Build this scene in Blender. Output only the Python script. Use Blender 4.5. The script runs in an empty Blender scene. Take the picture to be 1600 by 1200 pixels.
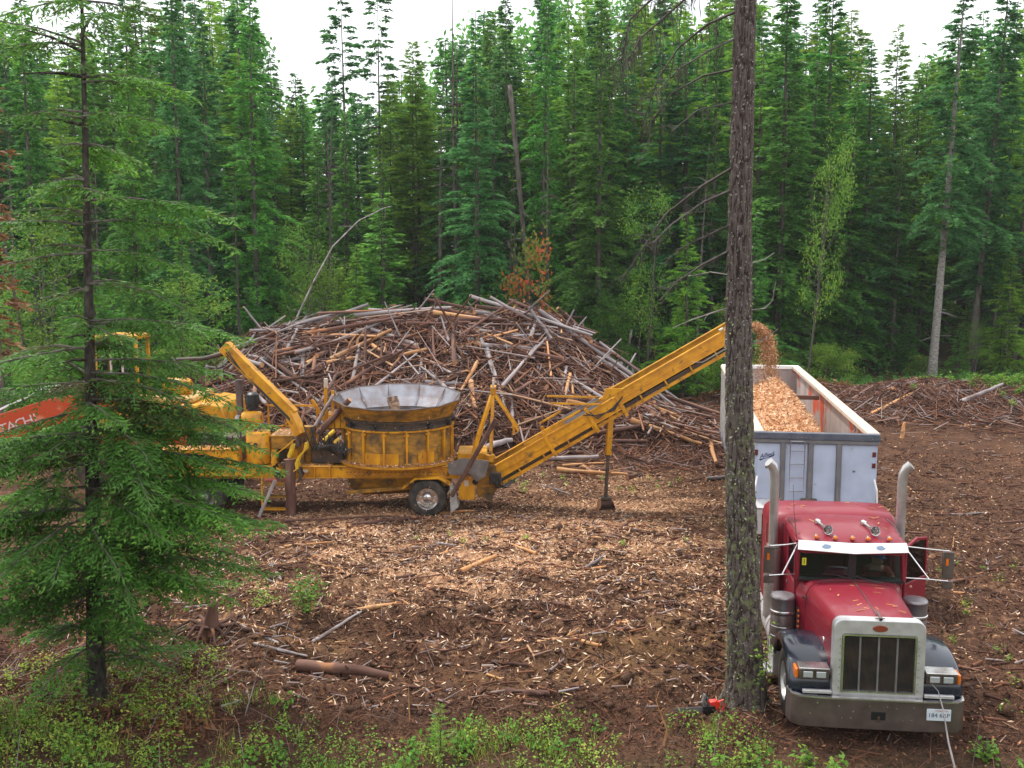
import bpy, math, random
import numpy as np
from mathutils import Vector, Matrix, noise as mnoise
R = math.radians
random.seed(7); rng = np.random.default_rng(7)
S = bpy.context.scene
C = S.collection

# ------------------------------------------------------------------ camera
CAM_H = 7.0; PITCH = 7.1; FPX = 1600.0
cam = bpy.data.cameras.new('camera'); cam.sensor_width = 36; cam.lens = 36.0
cam.clip_start = .1; cam.clip_end = 3000
camo = bpy.data.objects.new('camera', cam); C.objects.link(camo)
camo.location = (0, 0, CAM_H); camo.rotation_euler = (R(90 - PITCH), 0, 0)
S.camera = camo

# ------------------------------------------------------------------ world: bright broken overcast
SUN_EL, SUN_AZ = 60.0, -42.0         # degrees; azimuth from +Y (away from camera), negative = to the left
w = bpy.data.worlds.new('World'); S.world = w; w.use_nodes = True
nt = w.node_tree; nt.nodes.clear()
out = nt.nodes.new('ShaderNodeOutputWorld'); bg = nt.nodes.new('ShaderNodeBackground'); bg.inputs[1].default_value = .1
sky = nt.nodes.new('ShaderNodeTexSky'); sky.sky_type = 'NISHITA'; sky.sun_disc = False
sky.sun_elevation = R(SUN_EL); sky.sun_rotation = R(SUN_AZ)
tc = nt.nodes.new('ShaderNodeTexCoord')
nz = nt.nodes.new('ShaderNodeTexNoise'); nz.inputs['Scale'].default_value = 2.2; nz.inputs['Detail'].default_value = 6
nt.links.new(tc.outputs['Generated'], nz.inputs['Vector'])
rp = nt.nodes.new('ShaderNodeValToRGB'); rp.color_ramp.elements[0].position = .25; rp.color_ramp.elements[1].position = .45
rp.color_ramp.elements[0].color = (.8, .8, .8, 1); rp.color_ramp.elements[1].color = (1, 1, 1, 1)
mx = nt.nodes.new('ShaderNodeMix'); mx.data_type = 'RGBA'
mx.inputs[7].default_value = (12.6, 12.9, 13.3, 1)
nt.links.new(nz.outputs[0], rp.inputs[0]); nt.links.new(rp.outputs[0], mx.inputs[0])
nt.links.new(sky.outputs[0], mx.inputs[6]); nt.links.new(mx.outputs[2], bg.inputs[0]); nt.links.new(bg.outputs[0], out.inputs[0])

sun = bpy.data.lights.new('sun', 'SUN'); sun.energy = 3.0; sun.angle = R(5); sun.color = (1, .95, .86)
suno = bpy.data.objects.new('sun', sun); C.objects.link(suno)
sd = Vector((math.sin(R(SUN_AZ)) * math.cos(R(SUN_EL)), math.cos(R(SUN_AZ)) * math.cos(R(SUN_EL)), math.sin(R(SUN_EL))))
suno.rotation_euler = (-sd).to_track_quat('-Z', 'Y').to_euler(); suno.location = (0, 0, 60)
S.view_settings.view_transform = 'Standard'; S.view_settings.look = 'None'
S.view_settings.exposure = 0.38; S.view_settings.gamma = 1.0; S.view_settings.use_curve_mapping = False
S.render.engine = 'CYCLES'
S.cycles.max_bounces = 5; S.cycles.diffuse_bounces = 3; S.cycles.glossy_bounces = 3
S.cycles.transmission_bounces = 3; S.cycles.transparent_max_bounces = 6
S.cycles.use_denoising = True; S.cycles.caustics_reflective = False; S.cycles.caustics_refractive = False

# ------------------------------------------------------------------ placing by true distance
_c, _s = math.cos(R(PITCH)), math.sin(R(PITCH))
def gx(px, Y, Z=0.0):                       # world x of photo column px at distance Y
    return (px - 800) / FPX * (Y * _c - (Z - CAM_H) * _s)
def zat(py, Y):                             # world height of photo row py at distance Y
    b = (600 - py) / FPX
    return CAM_H + (-_s + b * _c) * Y / (_c + b * _s)
def onground(px, py):
    a, b = (px - 800) / FPX, (600 - py) / FPX
    k = -CAM_H / (-_s + b * _c)
    return a * k, (_c + b * _s) * k
def P(px, py, Y): return (gx(px, Y, zat(py, Y)), Y, zat(py, Y))

# ------------------------------------------------------------------ materials
def mat(name, col, rough=.6, metal=0, spec=.5, col2=None, nscale=6, ndetail=5, lo=.35, hi=.65, bump=0, bscale=40,
        stretch=(1, 1, 1), rnd=0, coat=0, attr=None, attrcols=None, col3=None, n3=2.0, lo3=.55, hi3=.65, em=0):
    m = bpy.data.materials.new(name); m.use_nodes = True; n = m.node_tree; L = n.links
    b = n.nodes['Principled BSDF']
    b.inputs['Roughness'].default_value = rough; b.inputs['Metallic'].default_value = metal
    b.inputs['Specular IOR Level'].default_value = spec; b.inputs['Coat Weight'].default_value = coat
    b.inputs['Coat Roughness'].default_value = .08
    t = n.nodes.new('ShaderNodeTexCoord'); mp = n.nodes.new('ShaderNodeMapping'); mp.inputs['Scale'].default_value = stretch
    L.new(t.outputs['Object'], mp.inputs['Vector'])
    cur = None
    def rgb(c):
        q = n.nodes.new('ShaderNodeRGB'); q.outputs[0].default_value = (*c, 1); return q.outputs[0]
    def ramp(src, a, c):
        q = n.nodes.new('ShaderNodeMapRange'); q.inputs[1].default_value = a; q.inputs[2].default_value = c
        L.new(src, q.inputs[0]); return q.outputs[0]
    def mixc(f, a, c):
        q = n.nodes.new('ShaderNodeMix'); q.data_type = 'RGBA'; L.new(f, q.inputs[0]); L.new(a, q.inputs[6]); L.new(c, q.inputs[7]); return q.outputs[2]
    cur = rgb(col)
    if attr:
        a = n.nodes.new('ShaderNodeAttribute'); a.attribute_name = attr
        q = n.nodes.new('ShaderNodeValToRGB'); els = q.color_ramp.elements
        for i, (p_, c_) in enumerate(attrcols):
            e = els[i] if i < 2 else els.new(p_)
            e.position = p_; e.color = (*c_, 1)
        L.new(a.outputs['Fac'], q.inputs[0]); cur = q.outputs[0]
    if col2:
        z = n.nodes.new('ShaderNodeTexNoise'); z.inputs['Scale'].default_value = nscale; z.inputs['Detail'].default_value = ndetail
        L.new(mp.outputs[0], z.inputs['Vector'])
        cur = mixc(ramp(z.outputs[0], lo, hi), cur, rgb(col2))
    if col3:
        z = n.nodes.new('ShaderNodeTexNoise'); z.inputs['Scale'].default_value = n3; z.inputs['Detail'].default_value = 4
        L.new(t.outputs['Object'], z.inputs['Vector'])
        cur = mixc(ramp(z.outputs[0], lo3, hi3), cur, rgb(col3))
    if rnd:
        o = n.nodes.new('ShaderNodeObjectInfo')
        h = n.nodes.new('ShaderNodeHueSaturation')
        v = n.nodes.new('ShaderNodeMapRange'); v.inputs[3].default_value = (1.22 if attr else 1) * (1 - rnd); v.inputs[4].default_value = (1.22 if attr else 1) * (1 + rnd)
        L.new(o.outputs['Random'], v.inputs[0]); L.new(v.outputs[0], h.inputs['Value']); L.new(cur, h.inputs['Color']); cur = h.outputs[0]
        if attr:
            q2 = n.nodes.new('ShaderNodeMath'); q2.operation = 'FRACT'; q3 = n.nodes.new('ShaderNodeMath'); q3.operation = 'MULTIPLY'; q3.inputs[1].default_value = 7.31
            L.new(o.outputs['Random'], q3.inputs[0]); L.new(q3.outputs[0], q2.inputs[0]); v2 = n.nodes.new('ShaderNodeMapRange'); v2.inputs[3].default_value = .476; v2.inputs[4].default_value = .506
            L.new(q2.outputs[0], v2.inputs[0]); L.new(v2.outputs[0], h.inputs['Hue'])
    L.new(cur, b.inputs['Base Color'])
    if bump:
        z = n.nodes.new('ShaderNodeTexNoise'); z.inputs['Scale'].default_value = bscale; z.inputs['Detail'].default_value = 6
        L.new(mp.outputs[0], z.inputs['Vector'])
        q = n.nodes.new('ShaderNodeBump'); q.inputs['Strength'].default_value = 1; q.inputs['Distance'].default_value = bump
        L.new(z.outputs[0], q.inputs['Height']); L.new(q.outputs[0], b.inputs['Normal'])
    m['out'] = 1
    return m
def leafmat(name, cols, trans=.52, rnd=.22, rough=.6):
    m = mat(name, cols[0], rough=rough, spec=.3, attr='rnd', attrcols=[(i / (len(cols) - 1), c) for i, c in enumerate(cols)], rnd=rnd)
    n = m.node_tree; L = n.links; b = n.nodes['Principled BSDF']; o = n.nodes['Material Output']
    src = b.inputs['Base Color'].links[0].from_socket
    tr = n.nodes.new('ShaderNodeBsdfTranslucent'); L.new(src, tr.inputs[0])
    mx = n.nodes.new('ShaderNodeMixShader'); mx.inputs[0].default_value = trans
    L.new(b.outputs[0], mx.inputs[1]); L.new(tr.outputs[0], mx.inputs[2]); L.new(mx.outputs[0], o.inputs[0])
    return m
M = {}
M['fir'] = leafmat('fir_needles', [(.034, .115, .024), (.060, .19, .033), (.10, .28, .044), (.17, .39, .06)])
M['bluefir'] = leafmat('blue_fir_needles', [(.026, .10, .036), (.048, .17, .052), (.078, .24, .068), (.13, .33, .09)])
M['pine'] = leafmat('pine_needles', [(.07, .17, .020), (.115, .26, .03), (.18, .36, .04), (.28, .44, .05)])
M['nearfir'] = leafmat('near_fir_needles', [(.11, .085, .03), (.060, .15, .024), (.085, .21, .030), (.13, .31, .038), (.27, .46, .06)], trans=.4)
M['broad'] = leafmat('broad_leaves', [(.05, .13, .02), (.08, .20, .025), (.14, .28, .035), (.25, .36, .05)], trans=.45)
M['autumn'] = leafmat('red_leaves', [(.10, .22, .03), (.16, .28, .04), (.58, .20, .05), (.62, .08, .06)], trans=.45)
M['rust'] = leafmat('rusty_needles', [(.10, .05, .025), (.16, .07, .03), (.22, .10, .04), (.28, .14, .05)], trans=.3)
M['under'] = leafmat('undergrowth_leaves', [(.07, .15, .02), (.13, .27, .035), (.22, .35, .045), (.42, .42, .08)], trans=.4)
M['lichen'] = leafmat('lichen', [(.10, .13, .05), (.20, .24, .08), (.28, .30, .16), (.4, .42, .3)], trans=.2)
M['moss'] = leafmat('hanging_lichen', [(.03, .03, .02), (.045, .045, .028), (.06, .06, .035), (.09, .09, .06)], trans=.2)
M['bark'] = mat('bark', (.06, .05, .042), .95, spec=.15, col2=(.15, .13, .115), nscale=9, stretch=(1, 1, .25), bump=.03, bscale=14, rnd=.25)
M['palebark'] = mat('pale_bark', (.16, .145, .13), .95, spec=.15, col2=(.32, .30, .28), nscale=7, stretch=(1, 1, 1.6), bump=.015, bscale=14)
M['logbark'] = mat('red_brown_log_bark', (.075, .036, .028), .9, spec=.2, col2=(.165, .09, .07), nscale=5, stretch=(1, 1, .3), bump=.01, rnd=.4, bscale=20, col3=(.33, .15, .07), lo3=.6, hi3=.66)
M['greylog'] = mat('grey_log_bark', (.20, .17, .17), .85, spec=.2, col2=(.38, .34, .345), nscale=6, stretch=(1, 1, .35), bump=.006, rnd=.3, col3=(.13, .08, .065), n3=1.5)
M['peeled'] = mat('peeled_wood', (.46, .20, .075), .7, spec=.3, col2=(.58, .33, .15), nscale=8, stretch=(1, 1, .2), bump=.006, rnd=.3, col3=(.22, .10, .06), n3=2.4)
M['cut'] = mat('cut_wood', (.50, .27, .13), .8, spec=.2, col2=(.38, .17, .08), nscale=6, rnd=.25)
M['chip'] = mat('wood_chips', (.5, .3, .2), .85, spec=.2, attr='rnd', attrcols=[(0, (.16, .075, .045)), (.35, (.40, .185, .08)), (.7, (.68, .40, .225)), (1, (.94, .73, .53))])
M['debris'] = mat('bark_debris', (.1, .05, .03), .95, spec=.1, attr='rnd', attrcols=[(0, (.028, .016, .012)), (.5, (.08, .040, .028)), (.85, (.19, .085, .048)), (1, (.42, .21, .12))])
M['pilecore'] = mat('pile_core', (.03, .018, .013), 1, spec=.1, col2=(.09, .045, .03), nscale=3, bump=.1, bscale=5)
M['yellow'] = mat('machine_yellow_paint', (.66, .31, .006), .42, col2=(.46, .19, .008), nscale=3.5, rnd=.12, col3=(.15, .075, .02), n3=5.0, lo3=.58, hi3=.72, bump=.002, bscale=30)
M['yellowdirty'] = mat('dirty_yellow_paint', (.46, .21, .012), .6, col2=(.20, .11, .015), nscale=4, col3=(.09, .05, .02), n3=3, lo3=.48, hi3=.68, stretch=(1, 1, 3), bump=.003)
M['brightyellow'] = mat('bright_yellow_paint', (.75, .50, .02), .4, col2=(.55, .32, .03), nscale=8)
M['hose'] = mat('black_hose', (.02, .02, .022), .5)
M['rubber'] = mat('tyre_rubber', (.028, .027, .027), .8, spec=.3, col2=(.075, .06, .05), nscale=6, bump=.004, bscale=30)
M['greybelt'] = mat('grey_rubber_flap', (.17, .14, .13), .85, col2=(.10, .085, .08), nscale=5)
M['darksteel'] = mat('dark_steel', (.055, .05, .047), .6, metal=.4, col2=(.12, .075, .05), nscale=5, bump=.002)
M['steel'] = mat('worn_steel', (.36, .36, .40), .38, metal=.75, col2=(.26, .22, .22), nscale=3, bump=.003)
M['chrome'] = mat('chrome', (.80, .78, .78), .2, metal=.9, col2=(.6, .57, .56), nscale=6)
M['dullchrome'] = mat('dusty_chrome', (.20, .155, .145), .36, metal=.5, col2=(.105, .078, .072), nscale=3.5, lo=.3, hi=.7, bump=.0015, bscale=20)
M['alum'] = mat('aluminium', (.66, .65, .67), .42, metal=.45, col2=(.52, .50, .50), nscale=6)
M['grille'] = mat('grille_screen', (.022, .021, .022), .6, metal=.3, col2=(.075, .065, .06), nscale=5)
M['stainless'] = mat('polished_stack_steel', (.60, .58, .57), .28, metal=.6, col2=(.38, .35, .34), nscale=3)
M['red'] = mat('crimson_truck_paint', (.22, .005, .020), .42, spec=.35, col2=(.21, .010, .024), nscale=3, coat=.22, col3=(.23, .055, .045), n3=2.6, lo3=.58, hi3=.85)
M['navy'] = mat('navy_fender_paint', (.008, .012, .026), .25, coat=.5, col2=(.016, .022, .038), nscale=4)
M['trailerblue'] = mat('pale_blue_trailer_panel', (.50, .57, .72), .5, col2=(.43, .49, .62), nscale=3, col3=(.33, .33, .36), n3=5, lo3=.66, hi3=.75)
M['trailerwhite'] = mat('white_trailer_metal', (.62, .62, .62), .5, col2=(.48, .45, .43), nscale=3)
M['rail'] = mat('dusty_white_rail', (.56, .47, .39), .7, col2=(.48, .34, .26), nscale=4, lo=.5, hi=.75)
M['trailerin'] = mat('trailer_inner_wall', (.42, .38, .37), .65, col2=(.30, .26, .25), nscale=2, stretch=(1, 1, .4), col3=(.50, .08, .03), n3=.9, lo3=.54, hi3=.60)
M['slate'] = mat('slate_beam', (.07, .085, .12), .5, col2=(.11, .12, .15), nscale=5)
M['greypost'] = mat('grey_post', (.15, .145, .15), .55, col2=(.2, .19, .19), nscale=4)
M['amber'] = mat('amber_lens', (.75, .16, .01), .2, coat=.5)
M['black'] = mat('black_plastic', (.012, .012, .013), .45)
M['orange'] = mat('orange_machine_paint', (.52, .06, .012), .45, col2=(.5, .06, .015), nscale=3, col3=(.66, .22, .12), n3=2.5, lo3=.6, hi3=.7)
M['palepink'] = mat('sun_bleached_paint', (.72, .62, .62), .6, col2=(.62, .42, .40), nscale=6)
M['white'] = mat('white_paint', (.8, .8, .78), .5)
M['plate'] = mat('licence_plate_face', (.62, .70, .82), .4, col2=(.75, .8, .85), nscale=4)
M['ink'] = mat('dark_blue_ink', (.02, .03, .10), .6)
M['redink'] = mat('red_ink', (.5, .04, .04), .6)
M['sticker'] = mat('yellow_sticker', (.8, .75, .03), .5)
M['skin'] = mat('skin', (.52, .27, .18), .5)
M['shirt'] = mat('red_shirt', (.30, .03, .03), .8)
M['cap'] = mat('blue_cap', (.04, .17, .42), .7)
M['hair'] = mat('brown_hair', (.05, .03, .02), .8)
M['jeans'] = mat('jeans', (.04, .06, .12), .8)
M['seat'] = mat('dark_seat', (.03, .028, .027), .8)
M['sawred'] = mat('red_plastic', (.65, .03, .015), .35, coat=.4)
M['dirt'] = None
def glass(name, tint, gl=.10):
    m = bpy.data.materials.new(name); m.use_nodes = True; n = m.node_tree; L = n.links; n.nodes.clear()
    o = n.nodes.new('ShaderNodeOutputMaterial'); t = n.nodes.new('ShaderNodeBsdfTransparent'); t.inputs[0].default_value = (*tint, 1)
    g = n.nodes.new('ShaderNodeBsdfGlossy'); g.inputs['Roughness'].default_value = .04; g.inputs[0].default_value = (.8, .85, .9, 1)
    f = n.nodes.new('ShaderNodeFresnel'); f.inputs[0].default_value = 1.5
    x = n.nodes.new('ShaderNodeMixShader'); L.new(f.outputs[0], x.inputs[0]); L.new(t.outputs[0], x.inputs[1]); L.new(g.outputs[0], x.inputs[2]); L.new(x.outputs[0], o.inputs[0])
    return m
M['glass'] = glass('tinted_glass', (.62, .72, .70))
M['clearglass'] = glass('lens_glass', (.9, .92, .95))

# ------------------------------------------------------------------ object helpers
def link(o, parent=None):
    C.objects.link(o)
    if parent is not None: o.parent = parent
    return o
def tag(o, label=None, cat=None, group=None, kind=None):
    if label: o['label'] = label
    if cat: o['category'] = cat
    if group: o['group'] = group
    if kind: o['kind'] = kind
    return o
def thing(name, label, cat, loc=(0, 0, 0), rz=0, group=None):
    o = bpy.data.objects.new(name, None); o.empty_display_size = .2; o.location = loc; o.rotation_euler = (0, 0, rz)
    link(o); return tag(o, label, cat, group)
def copy_tree(o, parent=None):
    c = o.copy(); C.objects.link(c)
    if parent is not None: c.parent = parent
    for ch in KIDS.get(o.name, []):
        k = copy_tree(ch, c); KIDS.setdefault(c.name, []).append(k)
    return c
KIDS = {}
class MB:
    """collects solid shapes; build() links them as one mesh object"""
    def __init__(s): s.v = []; s.f = []; s.m = []
    def add(s, vs, fs, mi=0):
        k = len(s.v); s.v += [tuple(v) for v in vs]; s.f += [tuple(i + k for i in f) for f in fs]; s.m += [mi] * len(fs); return s
    def box(s, c, d, rot=None, mi=0):
        x, y, z = d[0] / 2, d[1] / 2, d[2] / 2
        vs = [Vector(q) for q in ((-x, -y, -z), (x, -y, -z), (x, y, -z), (-x, y, -z), (-x, -y, z), (x, -y, z), (x, y, z), (-x, y, z))]
        if rot is not None:
            Mx = rot if isinstance(rot, Matrix) else Matrix.Rotation(rot[2], 3, 'Z') @ Matrix.Rotation(rot[1], 3, 'Y') @ Matrix.Rotation(rot[0], 3, 'X')
            vs = [Mx @ v for v in vs]
        vs = [v + Vector(c) for v in vs]
        return s.add(vs, [(0, 3, 2, 1), (4, 5, 6, 7), (0, 1, 5, 4), (1, 2, 6, 5), (2, 3, 7, 6), (3, 0, 4, 7)], mi)
    def b(s, x0, x1, y0, y1, z0, z1, mi=0):
        return s.box(((x0 + x1) / 2, (y0 + y1) / 2, (z0 + z1) / 2), (abs(x1 - x0), abs(y1 - y0), abs(z1 - z0)), None, mi)
    def beam(s, a, b, wd, ht, mi=0, up=(0, 0, 1)):
        a, b = Vector(a), Vector(b); d = (b - a); L = d.length; d.normalize(); u = Vector(up)
        sx = d.cross(u)
        if sx.length < 1e-4: sx = d.cross(Vector((0, 1, 0)))
        sx.normalize(); uz = sx.cross(d)
        return s.box((a + b) / 2, (wd, L, ht), Matrix((sx, d, uz)).transposed(), mi)
    def cyl(s, a, b, r0, r1=None, n=16, cap=True, mi=0, capmi=None):
        r1 = r0 if r1 is None else r1
        return s.tube([a, b], [r0, r1], n, cap, mi, capmi)
    def tube(s, pts, r, n=8, cap=True, mi=0, capmi=None):
        pts = [Vector(p) for p in pts]; rs = r if isinstance(r, (list, tuple)) else [r] * len(pts)
        vs = []; fs = []
        d0 = (pts[1] - pts[0]).normalized(); ref = Vector((0, 0, 1)) if abs(d0.z) < .9 else Vector((1, 0, 0))
        for i, p in enumerate(pts):
            d = (pts[min(i + 1, len(pts) - 1)] - pts[max(i - 1, 0)]).normalized()
            u = d.cross(ref).normalized(); v = d.cross(u); ref = -v if False else ref
            for k in range(n):
                a = 2 * math.pi * k / n; vs.append(p + (u * math.cos(a) + v * math.sin(a)) * rs[i])
        for i in range(len(pts) - 1):
            for k in range(n):
                q = (k + 1) % n; fs.append((i * n + k, i * n + q, (i + 1) * n + q, (i + 1) * n + k))
        s.add(vs, fs, mi)
        if cap:
            base = len(s.v) - len(vs); cm = mi if capmi is None else capmi
            s.f.append(tuple(base + k for k in range(n))[::-1]); s.m.append(cm)
            s.f.append(tuple(base + (len(pts) - 1) * n + k for k in range(n))); s.m.append(cm)
        return s
    def lathe(s, prof, c=(0, 0, 0), axis='Z', n=32, mi=0, closed=False, a0=0, a1=2 * math.pi, zf=None):
        vs = []; full = abs(a1 - a0 - 2 * math.pi) < 1e-6; nn = n if full else n + 1
        for (r, z) in prof:
            for k in range(nn):
                a = a0 + (a1 - a0) * k / n; x, y = r * math.cos(a), r * math.sin(a)
                p = (x, y, z) if axis == 'Z' else ((x, z, y) if axis == 'Y' else (z, x, y))
                vs.append((p[0] + c[0], p[1] + c[1], p[2] + c[2] + (zf(a, r, z) if zf else 0)))
        fs = []; m_ = len(prof)
        for i in range(m_ if closed else m_ - 1):
            j = (i + 1) % m_
            for k in range(n):
                q = (k + 1) % nn; fs.append((i * nn + k, i * nn + q, j * nn + q, j * nn + k))
        return s.add(vs, fs, mi)
    def prism(s, poly, axis, a0, a1, mi=0):
        """poly in the plane square to axis ('X': (y,z), 'Y': (x,z), 'Z': (x,y))"""
        def pt(p, t): return {'X': (t, p[0], p[1]), 'Y': (p[0], t, p[1]), 'Z': (p[0], p[1], t)}[axis]
        n = len(poly); vs = [pt(p, a0) for p in poly] + [pt(p, a1) for p in poly]
        fs = [tuple(range(n)), tuple(range(2 * n - 1, n - 1, -1))] + [(i, i + n, (i + 1) % n + n, (i + 1) % n) for i in range(n)]
        return s.add(vs, fs, mi)
    def loft(s, rings, cap=True, mi=0, closed=True):
        n = len(rings[0]); vs = [p for r_ in rings for p in r_]; fs = []
        for i in range(len(rings) - 1):
            for k in range(n if closed else n - 1):
                q = (k + 1) % n; fs.append((i * n + k, i * n + q, (i + 1) * n + q, (i + 1) * n + k))
        if cap and closed: fs += [tuple(range(n))[::-1], tuple(range((len(rings) - 1) * n, len(rings) * n))]
        return s.add(vs, fs, mi)
    def build(s, name, mats, parent=None, bev=0, smooth=None, label=None, loc=None, recalc=True):
        me = bpy.data.meshes.new(name); me.from_pydata(s.v, [], s.f)
        mats = mats if isinstance(mats, (list, tuple)) else [mats]
        for m_ in mats: me.materials.append(m_)
        me.polygons.foreach_set('material_index', s.m)
        if recalc:
            import bmesh
            bm = bmesh.new(); bm.from_mesh(me); bmesh.ops.recalc_face_normals(bm, faces=bm.faces); bm.to_mesh(me); bm.free()
        if smooth is not None:
            me.polygons.foreach_set('use_smooth', [True] * len(me.polygons)); me.set_sharp_from_angle(angle=R(smooth))
        me.update()
        o = bpy.data.objects.new(name, me); link(o, parent)
        if parent is not None: KIDS.setdefault(parent.name, []).append(o)
        if loc: o.location = loc
        if bev:
            q = o.modifiers.new('bevel', 'BEVEL'); q.width = bev; q.segments = 2; q.limit_method = 'ANGLE'; q.angle_limit = R(40)
            me.polygons.foreach_set('use_smooth', [True] * len(me.polygons)); me.set_sharp_from_angle(angle=R(60))
            q.harden_normals = False
        if label: o['label'] = label
        return o
def npmesh(name, V, F, mats, rnd=None, smooth=False, mi=None):
    """V (n,3), F (m,k) with k = 3 or 4"""
    me = bpy.data.meshes.new(name); V = np.asarray(V, np.float32); F = np.asarray(F, np.int32); k = F.shape[1]
    me.vertices.add(len(V)); me.vertices.foreach_set('co', V.ravel())
    me.loops.add(F.size); me.loops.foreach_set('vertex_index', F.ravel())
    me.polygons.add(len(F)); me.polygons.foreach_set('loop_start', np.arange(len(F), dtype=np.int32) * k)
    me.polygons.foreach_set('loop_total', np.full(len(F), k, np.int32))
    if smooth: me.polygons.foreach_set('use_smooth', np.ones(len(F), bool))
    if mi is not None: me.polygons.foreach_set('material_index', np.asarray(mi, np.int32))
    if rnd is not None:
        a = me.attributes.new('rnd', 'FLOAT', 'POINT'); a.data.foreach_set('value', np.asarray(rnd, np.float32))
    for m_ in (mats if isinstance(mats, (list, tuple)) else [mats]): me.materials.append(m_)
    me.update(calc_edges=True); me.validate(); return me
def text_mesh(txt, size, material, name, parent, loc, rot, extrude=.003, shear=0):
    cu = bpy.data.curves.new(name, 'FONT'); cu.body = txt; cu.size = size; cu.extrude = extrude; cu.align_x = 'CENTER'; cu.align_y = 'CENTER'; cu.shear = shear
    cu.resolution_u = 3
    t = bpy.data.objects.new(name, cu); C.objects.link(t)
    bpy.context.view_layer.update()
    me = bpy.data.meshes.new_from_object(t.evaluated_get(bpy.context.evaluated_depsgraph_get()))
    bpy.data.objects.remove(t); me.materials.clear(); me.materials.append(material)
    o = bpy.data.objects.new(name, me); link(o, parent); o.location = loc; o.rotation_euler = rot
    return o
def unit(a): return a / np.maximum(np.linalg.norm(a, axis=-1, keepdims=True), 1e-9)
def rhombi(base, d, l, wd, roll=1.0, r=None, up=(0, 0, 1)):
    """small leaf quads: base (n,3), direction (n,3), lengths, widths"""
    r = r or rng; n = len(base); d = unit(d); l = np.broadcast_to(l, n)[:, None]; wd = np.broadcast_to(wd, n)[:, None]
    s = unit(np.cross(d, np.asarray(up, float))); nn = np.cross(s, d)
    a = r.uniform(-roll, roll, n)[:, None]; s = s * np.cos(a) + nn * np.sin(a)
    m = base + d * l * .45
    V = np.stack([base, m + s * wd / 2, base + d * l, m - s * wd / 2], 1).reshape(-1, 3)
    return V, np.arange(4 * n).reshape(-1, 4)
def sticks(A, B, r0, r1=None, sides=3):
    """thin prisms from A to B"""
    n = len(A); r1 = r0 if r1 is None else r1
    r0 = np.broadcast_to(r0, n)[:, None]; r1 = np.broadcast_to(r1, n)[:, None]
    d = unit(B - A); ref = np.where(np.abs(d[:, 2:3]) > .9, np.array([[1., 0, 0]]), np.array([[0, 0, 1.]]))
    u = unit(np.cross(d, ref)); v = np.cross(d, u); V = []
    for k in range(sides):
        a = 2 * math.pi * k / sides; V.append(A + (u * math.cos(a) + v * math.sin(a)) * r0)
    for k in range(sides):
        a = 2 * math.pi * k / sides; V.append(B + (u * math.cos(a) + v * math.sin(a)) * r1)
    V = np.stack(V, 1).reshape(-1, 3); F = []
    base = np.arange(n)[:, None] * 2 * sides
    for k in range(sides):
        q = (k + 1) % sides; F.append(base + np.array([[k, q, sides + q, sides + k]]))
    return V, np.stack(F, 1).reshape(-1, 4)

# ------------------------------------------------------------------ ground
MOUNDS = [(1.0, 15.9, 2.3, .8, .2), (3.2, 17.9, 1.2, .7, .50), (2.2, 17.0, 1.4, .6, .32), (-2.0, 18.8, 1.9, .5, .40), (-3.4, 20.6, 1.3, .45, .44), (-1, 17.2, 3.0, .35, .26),
          (.8, 19.6, 1.8, .4, .2), (-4.8, 18.2, 1.2, .9, .36), (2.8, 20.8, 1.0, .5, .18), (18.0, 45.5, 3.5, 2.2, 1.25), (24, 46.5, 4, 2.0, 1.2), (13.6, 48.5, 3, 2, .8), (4.6, 36.0, 3.0, 1.2, .55),
          (-6.0, 24.3, 1.8, .6, .25), (.5, 21.9, 2.2, .35, .12)]
def sstep(a, b, x): t = np.clip((x - a) / (b - a), 0, 1); return t * t * (3 - 2 * t)
def gh(x, y):
    x = np.asarray(x, float); y = np.asarray(y, float)
    rough = .035 * np.sin(x * 2.1 + 1.3 * np.sin(y * 1.7)) * np.sin(y * 2.6 + .7) + .02 * np.sin(x * 5.3 + y * 1.9) * np.sin(y * 6.1 - x) + .012 * np.sin(x * 11 + 2 * np.sin(y * 9)) * np.sin(y * 13)
    trk = 1 - .9 * (np.exp(-(((x - 6.2 - (y - 20) * .147) / 1.9) ** 4)) * (y > 12.5) * (y < 36))      # flat under the truck
    mac = 1 - .85 * np.exp(-(((y - 28.4) / 2.6) ** 4)) * (x < 5)
    rg2 = .085 * np.sin(y * 4.3 + 1.2 * np.sin(x * .9) + .4 * x) * np.sin(x * 1.7 + y) + .045 * np.sin(y * 9.5 + 2 * np.sin(x * 2.3)) * np.sin(x * 6.1 + 1.4 * np.sin(y * 3))
    h = (rough * 1.3 + rg2 * sstep(13, 15, y) * sstep(26.5, 22, y)) * trk * mac
    for (a, b, sx, sy, k) in MOUNDS: h = h + k * np.exp(-((x - a) / sx) ** 2 - ((y - b) / sy) ** 2) * np.clip(trk, 0, 1)
    h = h + 5.2 * np.clip((11.9 - y) / 11.9, 0, 1) ** 1.35                   # the bank the photographer stands on
    h = h + 1.6 * sstep(-9, -20, x) * sstep(30, 14, y) * .5
    h = h + sstep(60, 130, y) * 1.5
    return h
def gz(x, y): return float(gh(x, y))
def axis(a, b, fine0, fine1, df, dc):
    xs = list(np.arange(fine0, fine1, df)); q = fine1; st = df
    while q < b: xs.append(q); st = min(st * 1.15, dc); q += st
    xs.append(b); q = fine0; st = df; lo = []
    while q > a: st = min(st * 1.15, dc); q -= st; lo.append(q)
    return np.array(sorted(lo) + xs)
gxs = axis(-900, 900, -12, 14, .10, 60); gys = axis(-60, 1500, 11.5, 26, .09, 60)
GX, GY = np.meshgrid(gxs, gys); GZ = gh(GX, GY)
for i in range(0): pass
V = np.stack([GX, GY, GZ], -1).reshape(-1, 3); nx, ny = len(gxs), len(gys)
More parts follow.
